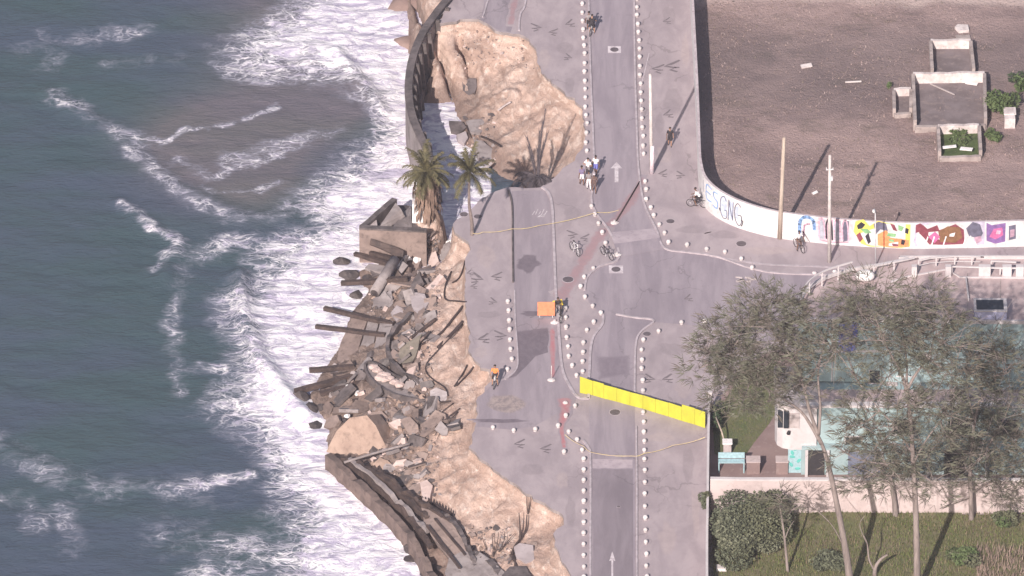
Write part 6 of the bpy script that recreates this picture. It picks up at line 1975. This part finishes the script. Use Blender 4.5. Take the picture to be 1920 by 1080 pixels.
M['tarp'] = flat('blue_tarp', (0.10, 0.11, 0.36), 0.6)
M['lightblue'] = flat('light_blue_paint', (0.33, 0.46, 0.50), 0.6)
hb_ = W(1700, 890, 0)
t = empty('house', (hb_.x, hb_.y + 4, 0), 'stepped teal house with white balcony and pink railed roof terrace behind the trees', 'house')
H1_, H2_ = 6.4, 11.9
yF = W(1700, 890, 0).y
yB = W(1700, 748, 0).y
xl, xr = W(1502, 890, 0).x, W(2300, 890, 0).x
MB().prism([(xl, yF, H1_), (xr, yF, H1_), (xr, yB, H1_), (xl, yB, H1_)], (0, 0, -H1_)).build('lower_wall', M['teal'], t)
MB().box(((xl + xr) / 2, yF - 0.1, H1_ + 0.03), (xr - xl + 0.4, 0.5, 0.22)).build('cornice', M['white'], t)
roof_px = [(1502, 604), (1498, 575), (1503, 556), (1516, 540), (1545, 522), (1600, 506), (1650, 498), (1700, 488), (1730, 484), (2300, 484), (2300, 612)]
rp = [W(p[0], p[1], H2_) for p in roof_px]
MB().prism(rp, (0, 0, -(H2_ - H1_ - 0.15)), 0, 1).build('upper_wall', [M['deck'], M['teal']], t)
# parapet kerb and railing on it
edge = smooth_path(rp[:10], 4)
ins = [p + Vector((0.12, -0.1, 0)) for p in edge]
MB().wall(ins, 0.14, 0.28).build('parapet', M['white'], t)
fr = rp[-1] * 1.0
MB().wall([rp[0] + Vector((0.1, 0.1, 0)), rp[-1] + Vector((0, 0.1, 0))], 0.16, 0.3).build('parapet', M['white'], t)
def railing(pts, h, step, name='railing', mat='white', r=0.04, mid=True):
    mb = MB()
    for a, b_ in zip(pts[:-1], pts[1:]):
        mb.beam(a + Vector((0, 0, h)), b_ + Vector((0, 0, h)), 0.11, 0.1)
    rl = mb.build(name, M[mat], t)
    if mid:
        mb = MB()
        for a, b_ in zip(pts[:-1], pts[1:]):
            mb.beam(a + Vector((0, 0, h * 0.4)), b_ + Vector((0, 0, h * 0.4)), 0.05, 0.05)
        mb.build('lower_rail', M[mat], rl)
    L = 0
    last = -99
    for a, b_ in zip(pts[:-1], pts[1:]):
        n_ = max(1, int((b_ - a).length / 0.2))
        for k in range(n_):
            q = a.lerp(b_, k / n_)
            if L - last >= step:
                MB().box(q + Vector((0, 0, h / 2)), (0.1, 0.1, h)).build('post', M[mat], rl)
                last = L
            L += (b_ - a).length / n_
def rw(pts, z):
    return smooth_path([W(p[0], p[1], z) for p in pts], 4)
railing(rw([(1495, 590), (1503, 572), (1520, 550), (1550, 532), (1598, 517)], H2_ + 0.28), 1.25, 1.35)
railing([W(1638, 515, H2_ + 0.2), W(1676, 507, H2_ + 0.2), W(1714, 499, H2_ + 0.2)], 0.75, 1.55, mid=False)
railing([W(1722, 504, H2_ + 0.15), W(1745, 499, H2_ + 0.15), W(1790, 496, H2_ + 0.15), W(1838, 497, H2_ + 0.15)], 0.75, 1.3)
railing([W(1858, 505, H2_ + 0.15), W(1905, 507, H2_ + 0.15)], 0.75, 1.9, mid=False)
railing([W(1785, 512, H2_ + 0.15), W(1880, 515, H2_ + 0.15), W(2100, 516, H2_ + 0.15)], 0.6, 3.5, mid=False)
for px_, w_ in ((1714, 0.4), (1778, 0.45), (1846, 0.9), (1888, 0.7), (1912, 0.6)):
    MB().box(W(px_, 508, H2_ + 0.45), (w_, 0.4, 0.95)).build('pillar', M['white'], t)
MB().ellipsoid(W(1622, 517, H2_ + 0.5), (0.75, 0.5, 0.5), 14, 8, zmin=-0.6).build('water_tank', M['whiteconc'], t, True)
# low white lines on the deck (steps of the terrace floor)
MB().ribbon([W(1670, 530, H2_ + 0.01), W(1700, 520, H2_ + 0.01), W(1775, 506, H2_ + 0.01), W(1800, 521, H2_ + 0.01), W(2100, 523, H2_ + 0.01)], 0.12, 0, 0.1).build('deck_kerb', M['white'], t)
MB().ribbon([W(1811, 525, H2_ + 0.01), W(1816, 565, H2_ + 0.01)], 0.1, 0, 0.25).build('deck_kerb', M['white'], t)
# skylight box with lavender flank
sk = MB().box(W(1857, 582, H2_ + 0.55), (2.4, 1.7, 1.1)).build('roof_hatch', M['bluegrey'], t)
c_ = W(1857, 582, H2_ + 1.1) + Vector((0, -0.3, 0))
MB().box(W(1857, 572, H2_ + 1.13), (2.5, 1.75, 0.1)).build('hatch_frame', M['white'], sk)
MB().box(W(1856, 572, H2_ + 1.16), (2.05, 1.3, 0.1)).build('hatch_pane', M['glass'], sk)
# windows, doors and balcony
def window(px, py, w, h, yoff, name='window', frame='white', pane='glass', yy=None):
    c = WY(px, py, yy)
    f = MB().box(c + Vector((0, -0.02, 0)), (w + 0.16, 0.12, h + 0.16)).build(name, M[frame], t)
    MB().box(c + Vector((0, -0.07, 0)), (w, 0.1, h)).build('pane', M[pane], f)
    MB().box(c + Vector((0, -0.06, -h / 2 - 0.12)), (w + 0.3, 0.22, 0.08)).build('sill', M[frame], f)
yU = rp[0].y
for px, py in ((1640, 705), (1700, 690), (1760, 700), (1830, 690)):
    window(px, py, 0.75 if px == 1640 else 1.3, 1.1, 0, yy=yU - 0.02)
window(1600, 830, 1.2, 1.1, 0, yy=yF)
window(1695, 800, 1.6, 1.2, 0, yy=yF)
window(1800, 800, 1.8, 1.3, 0, yy=yF)
window(1890, 800, 1.5, 1.3, 0, yy=yF)
c = WY(1622, 872, yF)
MB().box(Vector((c.x, yF - 0.03, 1.15)), (2.6, 0.1, 2.3)).build('garage_door', flat('garage_blue', (0.16, 0.17, 0.23), 0.5), t)
c = WY(1531, 872, yF)
MB().box(Vector((c.x, yF - 0.03, 1.15)), (1.2, 0.1, 2.3)).build('door', M['dark'], t)
c = WY(1790, 872, yF)
MB().box(Vector((c.x, yF - 0.03, 1.2)), (1.6, 0.1, 2.4)).build('door', M['dark'], t)
for px in (1512, 1552, 1653, 1740, 1850):
    c = WY(px, 880, yF - 0.25)
    MB().box(Vector((c.x, yF - 0.2, 1.35)), (0.22, 0.22, 2.7)).build('column', M['white'], t)
MB().box(((xl + xr) / 2, yF - 0.35, 2.8), (xr - xl, 0.7, 0.18)).build('canopy', M['teal'], t)
# murals of teal leaves beside the door
c = WY(1490, 868, yF)
mu = MB().box(Vector((c.x, yF + 0.4, 1.3)), (1.0, 0.3, 2.6)).build('mural_panel', M['lightblue'], t)
for k in range(6):
    MB().ellipsoid((c.x + random.Random(k).uniform(-.35, .35), yF + 0.24, 0.4 + 0.36 * k), (0.22, 0.02, 0.13), 10, 6, rot=Matrix.Rotation(k * 1.1, 3, 'Y')).build('leaf_motif', flat('mural_teal', (0.12, 0.42, 0.38), 0.8), mu)
# rounded white balcony
z0_, z1_ = 2.5, 6.35
bp = [W(p[0], p[1], z1_) for p in ((1532, 764), (1485, 764), (1468, 761), (1458, 755), (1454, 745), (1454, 690), (1532, 690))]
bal = MB().prism(bp, (0, 0, z0_ - z1_)).build('balcony', M['white'], t)
MB().prism([p + Vector((0, 0, 0.14)) + (p - bp[3]) * 0.0 for p in [W(q[0], q[1], z1_) for q in ((1534, 767), (1484, 767), (1466, 764), (1455, 757), (1451, 745), (1451, 690), (1534, 690))]], (0, 0, -0.14)).build('balcony_cap', M['paleconc'], bal)
yb = bp[0].y
for k, px in enumerate((1463, 1474)):
    c = WY(px, 786, bp[2].y - 0.02 if k == 0 else yb - 0.0)
    MB().box(c + Vector((0, -0.03 + (0.1 if k == 0 else 0), 0)), (0.38, 0.3, 1.45)).build('balcony_window', M['glass'], bal)
c = WY(1487, 788, yb)
MB().box(c + Vector((0.1, -0.02, 0)), (0.75, 0.1, 1.3)).build('balcony_shutter', M['pale2'] if 'pale2' in M else M['paleconc'], bal)
MB().tube([WY(1478, 813, yb - 0.1), WY(1479, 809, yb - 0.25)], [0.14, 0.1], 10).build('wall_lamp', M['dark'], bal)
# drains, air conditioners, roof seams and the storey band
for k, px in enumerate((1560, 1668, 1725, 1815, 1880)):
    c = WY(px, 700, yU - 0.06)
    MB().tube([Vector((c.x, yU - 0.08, H1_ + 0.2)), Vector((c.x, yU - 0.08, H2_ - 0.1))], 0.05, 8).build('drain_pipe', M['white'], t)
MB().box(((xl + xr) / 2, yU - 0.06, (H1_ + H2_) / 2 + 0.2), (xr - xl, 0.16, 0.22)).build('storey_band', M['white'], t)
for px, py in ((1735, 668), (1868, 665), (1672, 725)):
    c = WY(px, py, yU - 0.25)
    ac = MB().box(c, (0.85, 0.4, 0.6)).build('air_conditioner', M['paleconc'], t)
    MB().tube([c + Vector((-0.12, -0.205, 0)), c + Vector((-0.12, -0.215, 0))], 0.22, 16).build('fan_grille', M['dark'], ac)
for k in range(5):
    a_ = W(1690 + k * 62, 508 + k * 2, H2_ + 0.006); b_ = W(1690 + k * 62, 603, H2_ + 0.006)
    MB().ribbon([a_, b_], 0.05, 0, 0.012).build('roof_seam', M['ruin'], t)
MB().box(((xl + xr) / 2, yF + 1.2, H1_ + 0.02), (xr - xl - 0.6, 1.6, 0.05)).build('terrace_floor', M['deck'], t)
# blue tarpaulin hung on the upper floor
c = WY(1592, 632, yU - 0.15)
mb = MB()
mb.prism([c + Vector((-0.75, 0, 1.3)), c + Vector((0.7, 0, 1.3)), c + Vector((0.5, 0, -1.2)), c + Vector((-0.3, 0, -1.5)), c + Vector((-0.8, 0, -0.8))], (0, 0.05, 0))
mb.build('blue_awning', M['tarp'], t)

# yard: lawn and paving, garden beyond the wall
M['lawn'] = mottled('lawn', (0.095, 0.115, 0.055), (0.13, 0.125, 0.07), 0.5, (0.17, 0.14, 0.10), 2.5, 0.95, 0.6, 0.05)
M['yardpave'] = mottled('yard_paving', (0.27, 0.19, 0.18), (0.22, 0.15, 0.145), 0.5, (0.33, 0.25, 0.24), 2, 0.9, 0.2, 0.02)
sheet_px('yard_paving', [(1331, 782), (1380, 700), (1440, 660), (2300, 660), (2300, 958), (1329, 958)], M['yardpave'], 0.008)
sheet_px('lawn', [(1336, 790), (1385, 708), (1455, 680), (1458, 770), (1442, 795), (1418, 825), (1400, 850), (1366, 856), (1340, 852)], M['lawn'], 0.014)
gpoly_ = [W(p[0], p[1], 0) for p in ((1329, 960), (2400, 962), (2400, 1400), (1328, 1400))]
def gz(X, Y):
    return 0.02 + 0.16 * fbm(X * 0.4, Y * 0.4, 131, 3)
gk = [(p.x, p.y) for p in gpoly_]
xs_g = np.arange(gpoly_[0].x - 1, gpoly_[1].x, 0.4)
M['gsoil'] = mottled('garden_ground', (0.125, 0.130, 0.062), (0.165, 0.14, 0.09), 0.35, (0.085, 0.085, 0.05), 1.6, 0.95, 0.6, 0.06)
struct(grid_mesh('garden_ground', xs_g, np.arange(gpoly_[2].y, gpoly_[0].y + 1, 0.4), gz, M['gsoil'], None, lambda X, Y: in_poly(X, Y, gk)))
# garden front wall
wp = [W(1331, 960, 0), W(1385, 961, 0), W(1500, 961, 0), W(2300, 963, 0)]
wp = [wp[0].lerp(wp[1], k / 4) for k in range(4)] + [wp[1].lerp(wp[3], k / 30) for k in range(31)]
fw = MB().wall([p - Vector((0, 0, 0.1)) for p in wp], 0.22, 3.1, 0, 0).build('garden_wall', [M['pinkwall']])
tag(fw, 'high pale pink wall between the house yard and the lower garden', 'wall')
MB().wall([p + Vector((0, 0, 3.0)) for p in wp], 0.32, 0.12).build('coping', M['white'], fw)
# boundary wall of the yard along the pavement
bw_pts = [W(1326, 1400, 0), W(1325, 1080, 0), W(1326, 1000, 0), W(1327, 900, 0), W(1328, 840, 0), W(1329, 800, 0), W(1331, 782, 0)]
bwp = smooth_path(bw_pts, 6)
bo = MB().wall([p - Vector((0, 0, 0.1)) for p in bwp], 0.18, [2.2 if p.y < -19 else 2.0 for p in bwp]).build('boundary_wall', M['white'])
tag(bo, 'narrow white boundary wall along the lower pavement, seen end on', 'wall')
gpw = W(1331, 782, 0)
t2 = empty('gate_post', (gpw.x, gpw.y, 0), 'leaning white gate post at the upper end of the boundary wall, beside the hoarding', 'post')
MB().box(gpw + Vector((0.0, 0.35, 1.05)), (0.3, 0.3, 2.1)).build('shaft', M['white'], t2)
MB().beam(gpw + Vector((0, 0.55, 2.0)), gpw + Vector((0.25, 0.9, 1.2)), 0.1, 0.1).build('brace', M['white'], t2)
# small things in the yard
c = W(1365, 884, 0)
t2 = empty('blue_bench', (c.x, c.y, 0), 'light blue garden bench against the garden wall in the yard corner', 'bench')
MB().box(c + Vector((0.25, 0, 0.95)), (2.0, 0.5, 0.08)).build('seat', M['lightblue'], t2)
MB().box(c + Vector((0.25, 0.28, 1.3)), (2.0, 0.06, 0.5)).build('backrest', M['lightblue'], t2)
for sx in (-0.7, 1.2):
    for sy in (-0.2, 0.2):
        MB().box(c + Vector((sx, sy, 0.45)), (0.08, 0.08, 0.9)).build('leg', M['lightblue'], t2)
c = W(1362, 880, 0)
t2 = empty('wash_basin', (c.x, c.y + 2.2, 0), 'pale concrete wash basin behind the blue bench in the yard', 'basin')
MB().box(c + Vector((0.1, 2.2, 0.5)), (0.6, 0.5, 1.0)).build('pedestal', M['paleconc'], t2)
MB().box(c + Vector((0.1, 2.2, 1.06)), (0.75, 0.65, 0.12)).build('bowl', M['whiteconc'], t2)
a = W(1342, 815, 0.1); b_ = W(1364, 850, 0.1)
tag(MB().tube([a + Vector((0, 0, 1.6)), a.lerp(b_, 0.5) + Vector((0, 0, 1.1)), b_ + Vector((0, 0, 0.05))], 0.06, 8).build('leaning_pole', M['polewood'], None, True), 'pale pole leaning from the boundary wall into the yard', 'pole')
for k, (px, py, w_, l) in enumerate(((1412, 884, 1.0, 'brown crate left of the two low crates along the garden wall'), (1466, 884, 0.9, 'brown crate beside the leaf mural along the garden wall'))):
    c = W(px, py, 0)
    t2 = empty('planter_box', (c.x, c.y, 0), l, 'crate')
    MB().box(c + Vector((0, 0, 0.55)), (w_, 0.8, 1.1)).build('box_body', M['yardpave'], t2)
    MB().box(c + Vector((0, 0, 1.12)), (w_ + 0.08, 0.88, 0.07)).build('rim', M['pinkwall'], t2)
c = W(1345, 1070, 0)
t2 = empty('white_bin', (c.x, c.y, 0), 'low white box at the foot of the big shrub beside the boundary wall', 'box')
MB().box(c + Vector((0.3, 0, 0.18)), (0.75, 0.5, 0.34)).build('box_body', M['whiteconc'], t2)
MB().box(c + Vector((0.3, 0, 0.37)), (0.8, 0.55, 0.05)).build('lid', M['white'], t2)

# ------------------------------------------------------------------ trees
M['needleA'] = mottled('casuarina_needles', (0.142, 0.138, 0.102), (0.098, 0.098, 0.072), 0.5, (0.215, 0.205, 0.165), 2.0, 0.8, 0, 0)
M['needleB'] = mottled('casuarina_twigs', (0.13, 0.108, 0.088), (0.092, 0.078, 0.064), 0.6, (0.21, 0.175, 0.15), 2.0, 0.85, 0, 0)
M['trunk'] = mottled('casuarina_bark', (0.28, 0.225, 0.212), (0.185, 0.148, 0.14), 1.0, (0.13, 0.10, 0.095), 3.5, 0.9, 0.5, 0.04, (3, 3, 0.5))
def casuarina(label, base, trunk, limbs, clumps, seed, r0=0.26, dens=1.0):
    rg_ = random.Random(seed)
    b = W(base[0], base[1], 0)
    Y = b.y
    t = empty('casuarina_tree', (b.x, b.y, 0), label, 'tree')
    path = smooth_path([b - Vector((0, 0, 0.4))] + [WY(p[0], p[1], Y + (p[2] if len(p) > 2 else 0)) for p in trunk], 5)
    n = len(path)
    MB().tube(path, [r0 * (1.1 - 0.75 * i / n) * (1 + 0.04 * math.sin(i * 2.1)) for i in range(n)], 12).build('trunk', M['trunk'], t, True)
    nodes = list(path[n // 2:])
    for pts, r in limbs:
        pp = smooth_path([WY(p[0], p[1], Y + (p[2] if len(p) > 2 else 0)) for p in pts], 5)
        MB().tube(pp, [r * (1 - 0.75 * i / len(pp)) for i in range(len(pp))], 8).build('limb', M['trunk'], t, True)
        nodes += pp
    tw = MB()
    fo = MB()
    for cx, cy, rx, ry, n_ in clumps:
        ddy = rg_.uniform(-2.0, 2.0)
        c = WY(cx, cy, Y + ddy)
        rr = Vector((rx / 24, rx / 24 * 0.85, ry / 20)) * 1.3
        near = min(nodes, key=lambda q: (q - c).length)
        m_ = near.lerp(c, 0.5) + Vector((rg_.uniform(-.3, .3), rg_.uniform(-.3, .3), -0.2))
        tw.tube(smooth_path([near, m_, c], 4), [0.07 * (1 - 0.8 * i / 8) for i in range(9)], 6)
        for k in range(9):
            e = c + Vector((rg_.gauss(0, .6) * rr.x, rg_.gauss(0, .6) * rr.y, rg_.gauss(0.1, .6) * rr.z))
            s0 = m_.lerp(c, rg_.uniform(0.2, 1))
            tw.tube([s0, s0.lerp(e, 0.5) + Vector((0, 0, 0.15)), e], [0.03, 0.02, 0.008], 4)
        # sprays: a few twigs each bearing thin needles
        for s in range(int(n_ * dens * 0.50)):
            while True:
                u = Vector((rg_.uniform(-1, 1), rg_.uniform(-1, 1), rg_.uniform(-1, 1)))
                if u.length < 1 and mnoise.noise((c + Vector((u.x * rr.x, u.y * rr.y, u.z * rr.z))) * 0.55) > rg_.uniform(-0.35, 0.25):
                    break
            o = c + Vector((u.x * rr.x, u.y * rr.y, u.z * rr.z))
            out_ = Vector((u.x, u.y, u.z * 0.5 + 0.25)).normalized()
            mi = 0 if rg_.random() < 0.6 else 1
            for k in range(8):
                d = (out_ + Vector((rg_.gauss(0, .55), rg_.gauss(0, .55), rg_.gauss(0, .5)))).normalized()
                L = rg_.uniform(0.4, 0.95)
                w_ = d.cross(Vector((rg_.gauss(0, 1), rg_.gauss(0, 1), rg_.gauss(0, 1)))).normalized() * rg_.uniform(0.012, 0.024)
                e = o + d * L + Vector((0, 0, -0.12 * L))
                fo.add([o - w_ * .6, o + w_ * .6, o + d * L * .55 + w_, e], [(0, 1, 2), (0, 2, 3)], mi)
    tw.build('twigs', M['trunk'], t)
    fo.build('crown', [M['needleA'], M['needleB']], t)
    return t
casuarina('tall airy tree leaning left with a wide thin crown over the pavement corner', (1597, 1112),
          [(1590, 1060), (1580, 1000), (1566, 930), (1553, 870), (1540, 830), (1532, 815)],
          [([(1540, 832), (1522, 800), (1500, 770), (1460, 742), (1438, 728)], 0.16), ([(1534, 815), (1518, 770), (1508, 730), (1495, 690), (1470, 650)], 0.15), ([(1535, 815), (1538, 760), (1534, 700), (1545, 650)], 0.13), ([(1460, 742), (1425, 720), (1390, 690), (1365, 660)], 0.09), ([(1508, 730), (1530, 690), (1550, 640)], 0.08),
           ([(1585, 1030), (1560, 985, -.5), (1530, 955, -.8), (1505, 925, -1)], 0.05)],
          [(1320, 655, 26, 26, 90), (1350, 625, 36, 34, 170), (1372, 668, 42, 34, 200), (1395, 600, 40, 34, 190), (1430, 575, 44, 30, 200), (1470, 565, 36, 26, 130), (1420, 630, 50, 38, 260), (1465, 612, 46, 36, 220), (1510, 600, 38, 30, 140), (1400, 690, 48, 32, 220), (1450, 665, 50, 34, 240), (1500, 650, 42, 34, 180),
           (1340, 700, 34, 22, 100), (1375, 722, 40, 22, 120), (1420, 726, 40, 22, 120), (1470, 712, 36, 26, 120), (1310, 690, 26, 20, 50), (1350, 745, 26, 16, 60), (1545, 640, 34, 34, 110), (1390, 760, 24, 16, 40), (1535, 690, 26, 24, 70), (1560, 600, 34, 34, 120), (1570, 660, 34, 34, 110), (1440, 600, 50, 40, 160), (1350, 660, 44, 36, 140), (1430, 690, 50, 34, 140), (1500, 720, 36, 26, 90), (1400, 745, 40, 18, 80), (1440, 755, 30, 16, 50)], 31, 0.27)
casuarina('tall airy tree with a straight pale trunk and crown over the middle of the house', (1720, 1118),
          [(1719, 1040), (1717, 960), (1713, 880), (1708, 800), (1702, 740), (1700, 715)],
          [([(1702, 745), (1690, 700), (1665, 655), (1650, 615)], 0.14), ([(1701, 730), (1718, 700), (1740, 670), (1752, 630)], 0.14), ([(1700, 715), (1700, 680), (1695, 640), (1690, 590)], 0.10), ([(1712, 870), (1740, 820), (1770, 780), (1790, 740)], 0.09), ([(1710, 850), (1680, 800), (1650, 770), (1630, 740)], 0.09), ([(1717, 950), (1690, 900), (1660, 870)], 0.07)],
          [(1600, 560, 40, 32, 170), (1640, 540, 44, 30, 180), (1640, 590, 50, 38, 260), (1690, 585, 48, 38, 260), (1730, 560, 40, 30, 150), (1745, 600, 48, 38, 240), (1660, 640, 48, 36, 230), (1710, 640, 48, 36, 230), (1765, 645, 42, 36, 180), (1600, 610, 36, 36, 130), (1780, 590, 34, 30, 100), (1800, 650, 36, 30, 110),
           (1625, 770, 44, 34, 200), (1600, 800, 40, 30, 150), (1660, 800, 40, 30, 150), (1640, 840, 44, 28, 170), (1760, 780, 46, 36, 220), (1720, 760, 40, 30, 150), (1780, 730, 40, 32, 160), (1700, 830, 44, 34, 200), (1740, 850, 44, 34, 180), (1690, 890, 46, 30, 190), (1650, 900, 34, 22, 90), (1755, 910, 36, 24, 90), (1600, 700, 40, 40, 110), (1660, 710, 40, 36, 110), (1740, 700, 44, 40, 160), (1790, 690, 40, 36, 140), (1680, 760, 40, 34, 120), (1570, 840, 36, 30, 90), (1720, 620, 60, 44, 180), (1640, 615, 50, 40, 160), (1780, 820, 44, 36, 150), (1660, 870, 44, 30, 120)], 32, 0.25, 0.92)
casuarina('dark trunked airy tree at the right edge in front of the garden wall', (1822, 975),
          [(1821, 940), (1819, 890), (1822, 840), (1828, 790), (1836, 750)],
          [([(1821, 930), (1800, 938), (1770, 950), (1762, 954)], 0.09), ([(1820, 880), (1850, 840), (1880, 790), (1900, 740)], 0.09), ([(1828, 790), (1815, 740), (1812, 700)], 0.08), ([(1821, 925), (1850, 905), (1890, 890)], 0.06)],
          [(1815, 690, 40, 34, 150), (1850, 680, 42, 36, 170), (1890, 700, 40, 36, 160), (1840, 740, 46, 36, 210), (1890, 760, 42, 40, 200), (1820, 790, 42, 32, 180), (1870, 810, 46, 36, 220), (1905, 830, 30, 36, 120), (1800, 840, 40, 30, 150), (1850, 860, 46, 32, 200), (1900, 890, 34, 32, 140), (1810, 880, 40, 26, 120), (1870, 910, 44, 26, 150), (1908, 930, 24, 28, 70), (1860, 640, 40, 30, 90), (1900, 655, 30, 34, 80), (1830, 660, 34, 30, 80), (1860, 780, 60, 50, 200), (1840, 830, 50, 40, 150)], 33, 0.2, 0.95)
casuarina('dark bare tree trunk against the garden wall between the two tall trees', (1680, 968),
          [(1677, 940), (1672, 905), (1668, 880)], [([(1672, 910), (1650, 880), (1640, 850)], 0.08), ([(1668, 885), (1690, 850), (1695, 820)], 0.07)], [(1640, 870, 30, 18, 70), (1690, 865, 30, 18, 70), (1600, 905, 34, 18, 80)], 34, 0.22)
casuarina('thin pale leaning tree trunk rising through the big shrub', (1478, 1074),
          [(1474, 1040), (1470, 1000), (1464, 960), (1462, 945)], [([(1472, 1010), (1480, 990), (1490, 975)], 0.04)], [(1462, 930, 26, 14, 60), (1490, 955, 24, 16, 50)], 35, 0.11)
casuarina('short twisted pale stump with two lit limbs near the bottom between the tall trunks', (1640, 1082),
          [(1641, 1066), (1650, 1050), (1664, 1040)], [([(1641, 1072), (1630, 1050), (1626, 1020), (1620, 1005)], 0.09), ([(1626, 1020), (1612, 985), (1622, 966)], 0.05)], [], 36, 0.17)
# big shrub and small bushes
M['leafS1'] = mottled('shrub_grey_green', (0.125, 0.132, 0.088), (0.085, 0.092, 0.060), 1.2, None, 4, 0.7, 0, 0)
M['leafS2'] = mottled('shrub_green', (0.095, 0.100, 0.062), (0.125, 0.125, 0.075), 1.2, None, 4, 0.7, 0, 0)
M['leafS3'] = mottled('shrub_light', (0.17, 0.17, 0.115), (0.135, 0.14, 0.095), 1.2, None, 4, 0.6, 0, 0)
bush(W(1396, 1030, 0.0), (2.9, 3.9, 2.1), 26000, 0.125, [M['leafS1'], M['leafS2'], M['leafS1'], M['leafS3']], 'large dense grey green shrub filling the corner between boundary wall and garden wall', 41, 8, lumps=22)
bush(W(1455, 1005, 0.0), (1.7, 2.6, 1.9), 9000, 0.12, [M['leafS2'], M['leafS1'], M['leafS3']], 'grey green shrub around the thin pale leaning trunk', 42, 6, lumps=12)
bush(W(1322, 952, 1.0), (0.45, 0.9, 0.8), 1300, 0.1, [M['leafS1'], M['leafS2']], 'small grey bush hanging over the boundary wall onto the pavement', 43, 3)
bush(W(1345, 800, 0.0), (0.8, 1.6, 1.0), 900, 0.12, [M['leafS2'], M['leafB']], 'dark bush in the shade behind the upper end of the boundary wall', 44, 4)
bush(W(1800, 1060, 0.0), (1.5, 1.6, 0.6), 1400, 0.14, [M['leafS2'], M['leafA']], 'low green bush on the garden ground right of the straight pale trunk', 45, 4)
bush(W(1560, 1070, 0.0), (1.6, 1.4, 0.7), 1400, 0.14, [M['leafS2'], M['leafS1']], 'low dark bush left of the leaning trunk at the lower edge', 46, 4)
bush(W(1880, 985, 0.0), (1.4, 1.2, 0.7), 1200, 0.14, [M['leafA'], M['leafS2']], 'green bush under the dark trunked tree at the right edge', 47, 4)
# grass of the lower garden and the dry reeds in the corner
rg = random.Random(6)
mb = MB()
for _ in range(24000):
    px, py = rg.uniform(1330, 1960), rg.uniform(958, 1110)
    p = W(px, py, 0.05)
    reed = (px > 1830 and py > 1030) and rg.random() < 0.45
    L = rg.uniform(0.4, 0.8) if reed else rg.uniform(0.12, 0.34)
    a = rg.uniform(0, 6.28)
    e = Vector((math.cos(a) * L * 0.5, math.sin(a) * L * 0.5, L))
    w_ = Vector((-math.sin(a), math.cos(a), 0)) * rg.uniform(0.02, 0.045)
    mb.add([p - w_, p + w_, p + e], [(0, 1, 2)], 3 if reed else rg.choice((0, 0, 1, 2)))
tag(mb.build('garden_grass', [flat('grass_green', (0.125, 0.145, 0.05), 0.9), flat('grass_olive', (0.145, 0.135, 0.06), 0.9), flat('grass_dry', (0.20, 0.155, 0.10), 0.9), flat('dry_reed', (0.27, 0.195, 0.165), 0.9)]), 'rough grass and pinkish dry reeds of the lower garden', 'grass', kind='stuff')
mb = MB()
for _ in range(5000):
    px, py = rg.uniform(1336, 1458), rg.uniform(640, 860)
    if not in_poly(np.array([px]), np.array([py]), [(1336, 790), (1385, 708), (1455, 680), (1458, 770), (1442, 795), (1418, 825), (1400, 850), (1366, 856), (1340, 852)])[0]:
        continue
    p = W(px, py, 0.014)
    a = rg.uniform(0, 6.28); L = rg.uniform(0.06, 0.16)
    w_ = Vector((-math.sin(a), math.cos(a), 0)) * 0.025
    mb.add([p - w_, p + w_, p + Vector((math.cos(a) * L * .5, math.sin(a) * L * .5, L))], [(0, 1, 2)], rg.choice((0, 1)))
tag(mb.build('lawn_grass', [bpy.data.materials['grass_green'], bpy.data.materials['grass_olive']]), 'short green grass of the lawn beside the white balcony', 'grass', kind='stuff')
# ------------------------------------------------------------------ thin sea haze
HZ_LO, HZ_HI = -14.0, 470.0
hz = MB().box((0, 100, (HZ_LO + HZ_HI) / 2), (3000, 3400, HZ_HI - HZ_LO)).build('haze', [bpy.data.materials.new('haze_air')])
hm = hz.data.materials[0]
hm.use_nodes = True
hm.node_tree.nodes.clear()
vo_ = hm.node_tree.nodes.new('ShaderNodeVolumePrincipled')
vo_.inputs['Color'].default_value = (0.86, 0.80, 0.95, 1)
vo_.inputs['Density'].default_value = 0.00007
ou_ = hm.node_tree.nodes.new('ShaderNodeOutputMaterial')
hm.node_tree.links.new(vo_.outputs[0], ou_.inputs['Volume'])
hz['kind'] = 'stuff'
hz['label'] = 'thin lavender sea haze in the air over the whole shore'
hz['category'] = 'haze'
for o in bpy.data.objects:
    if '_org' in o:
        del o['_org']
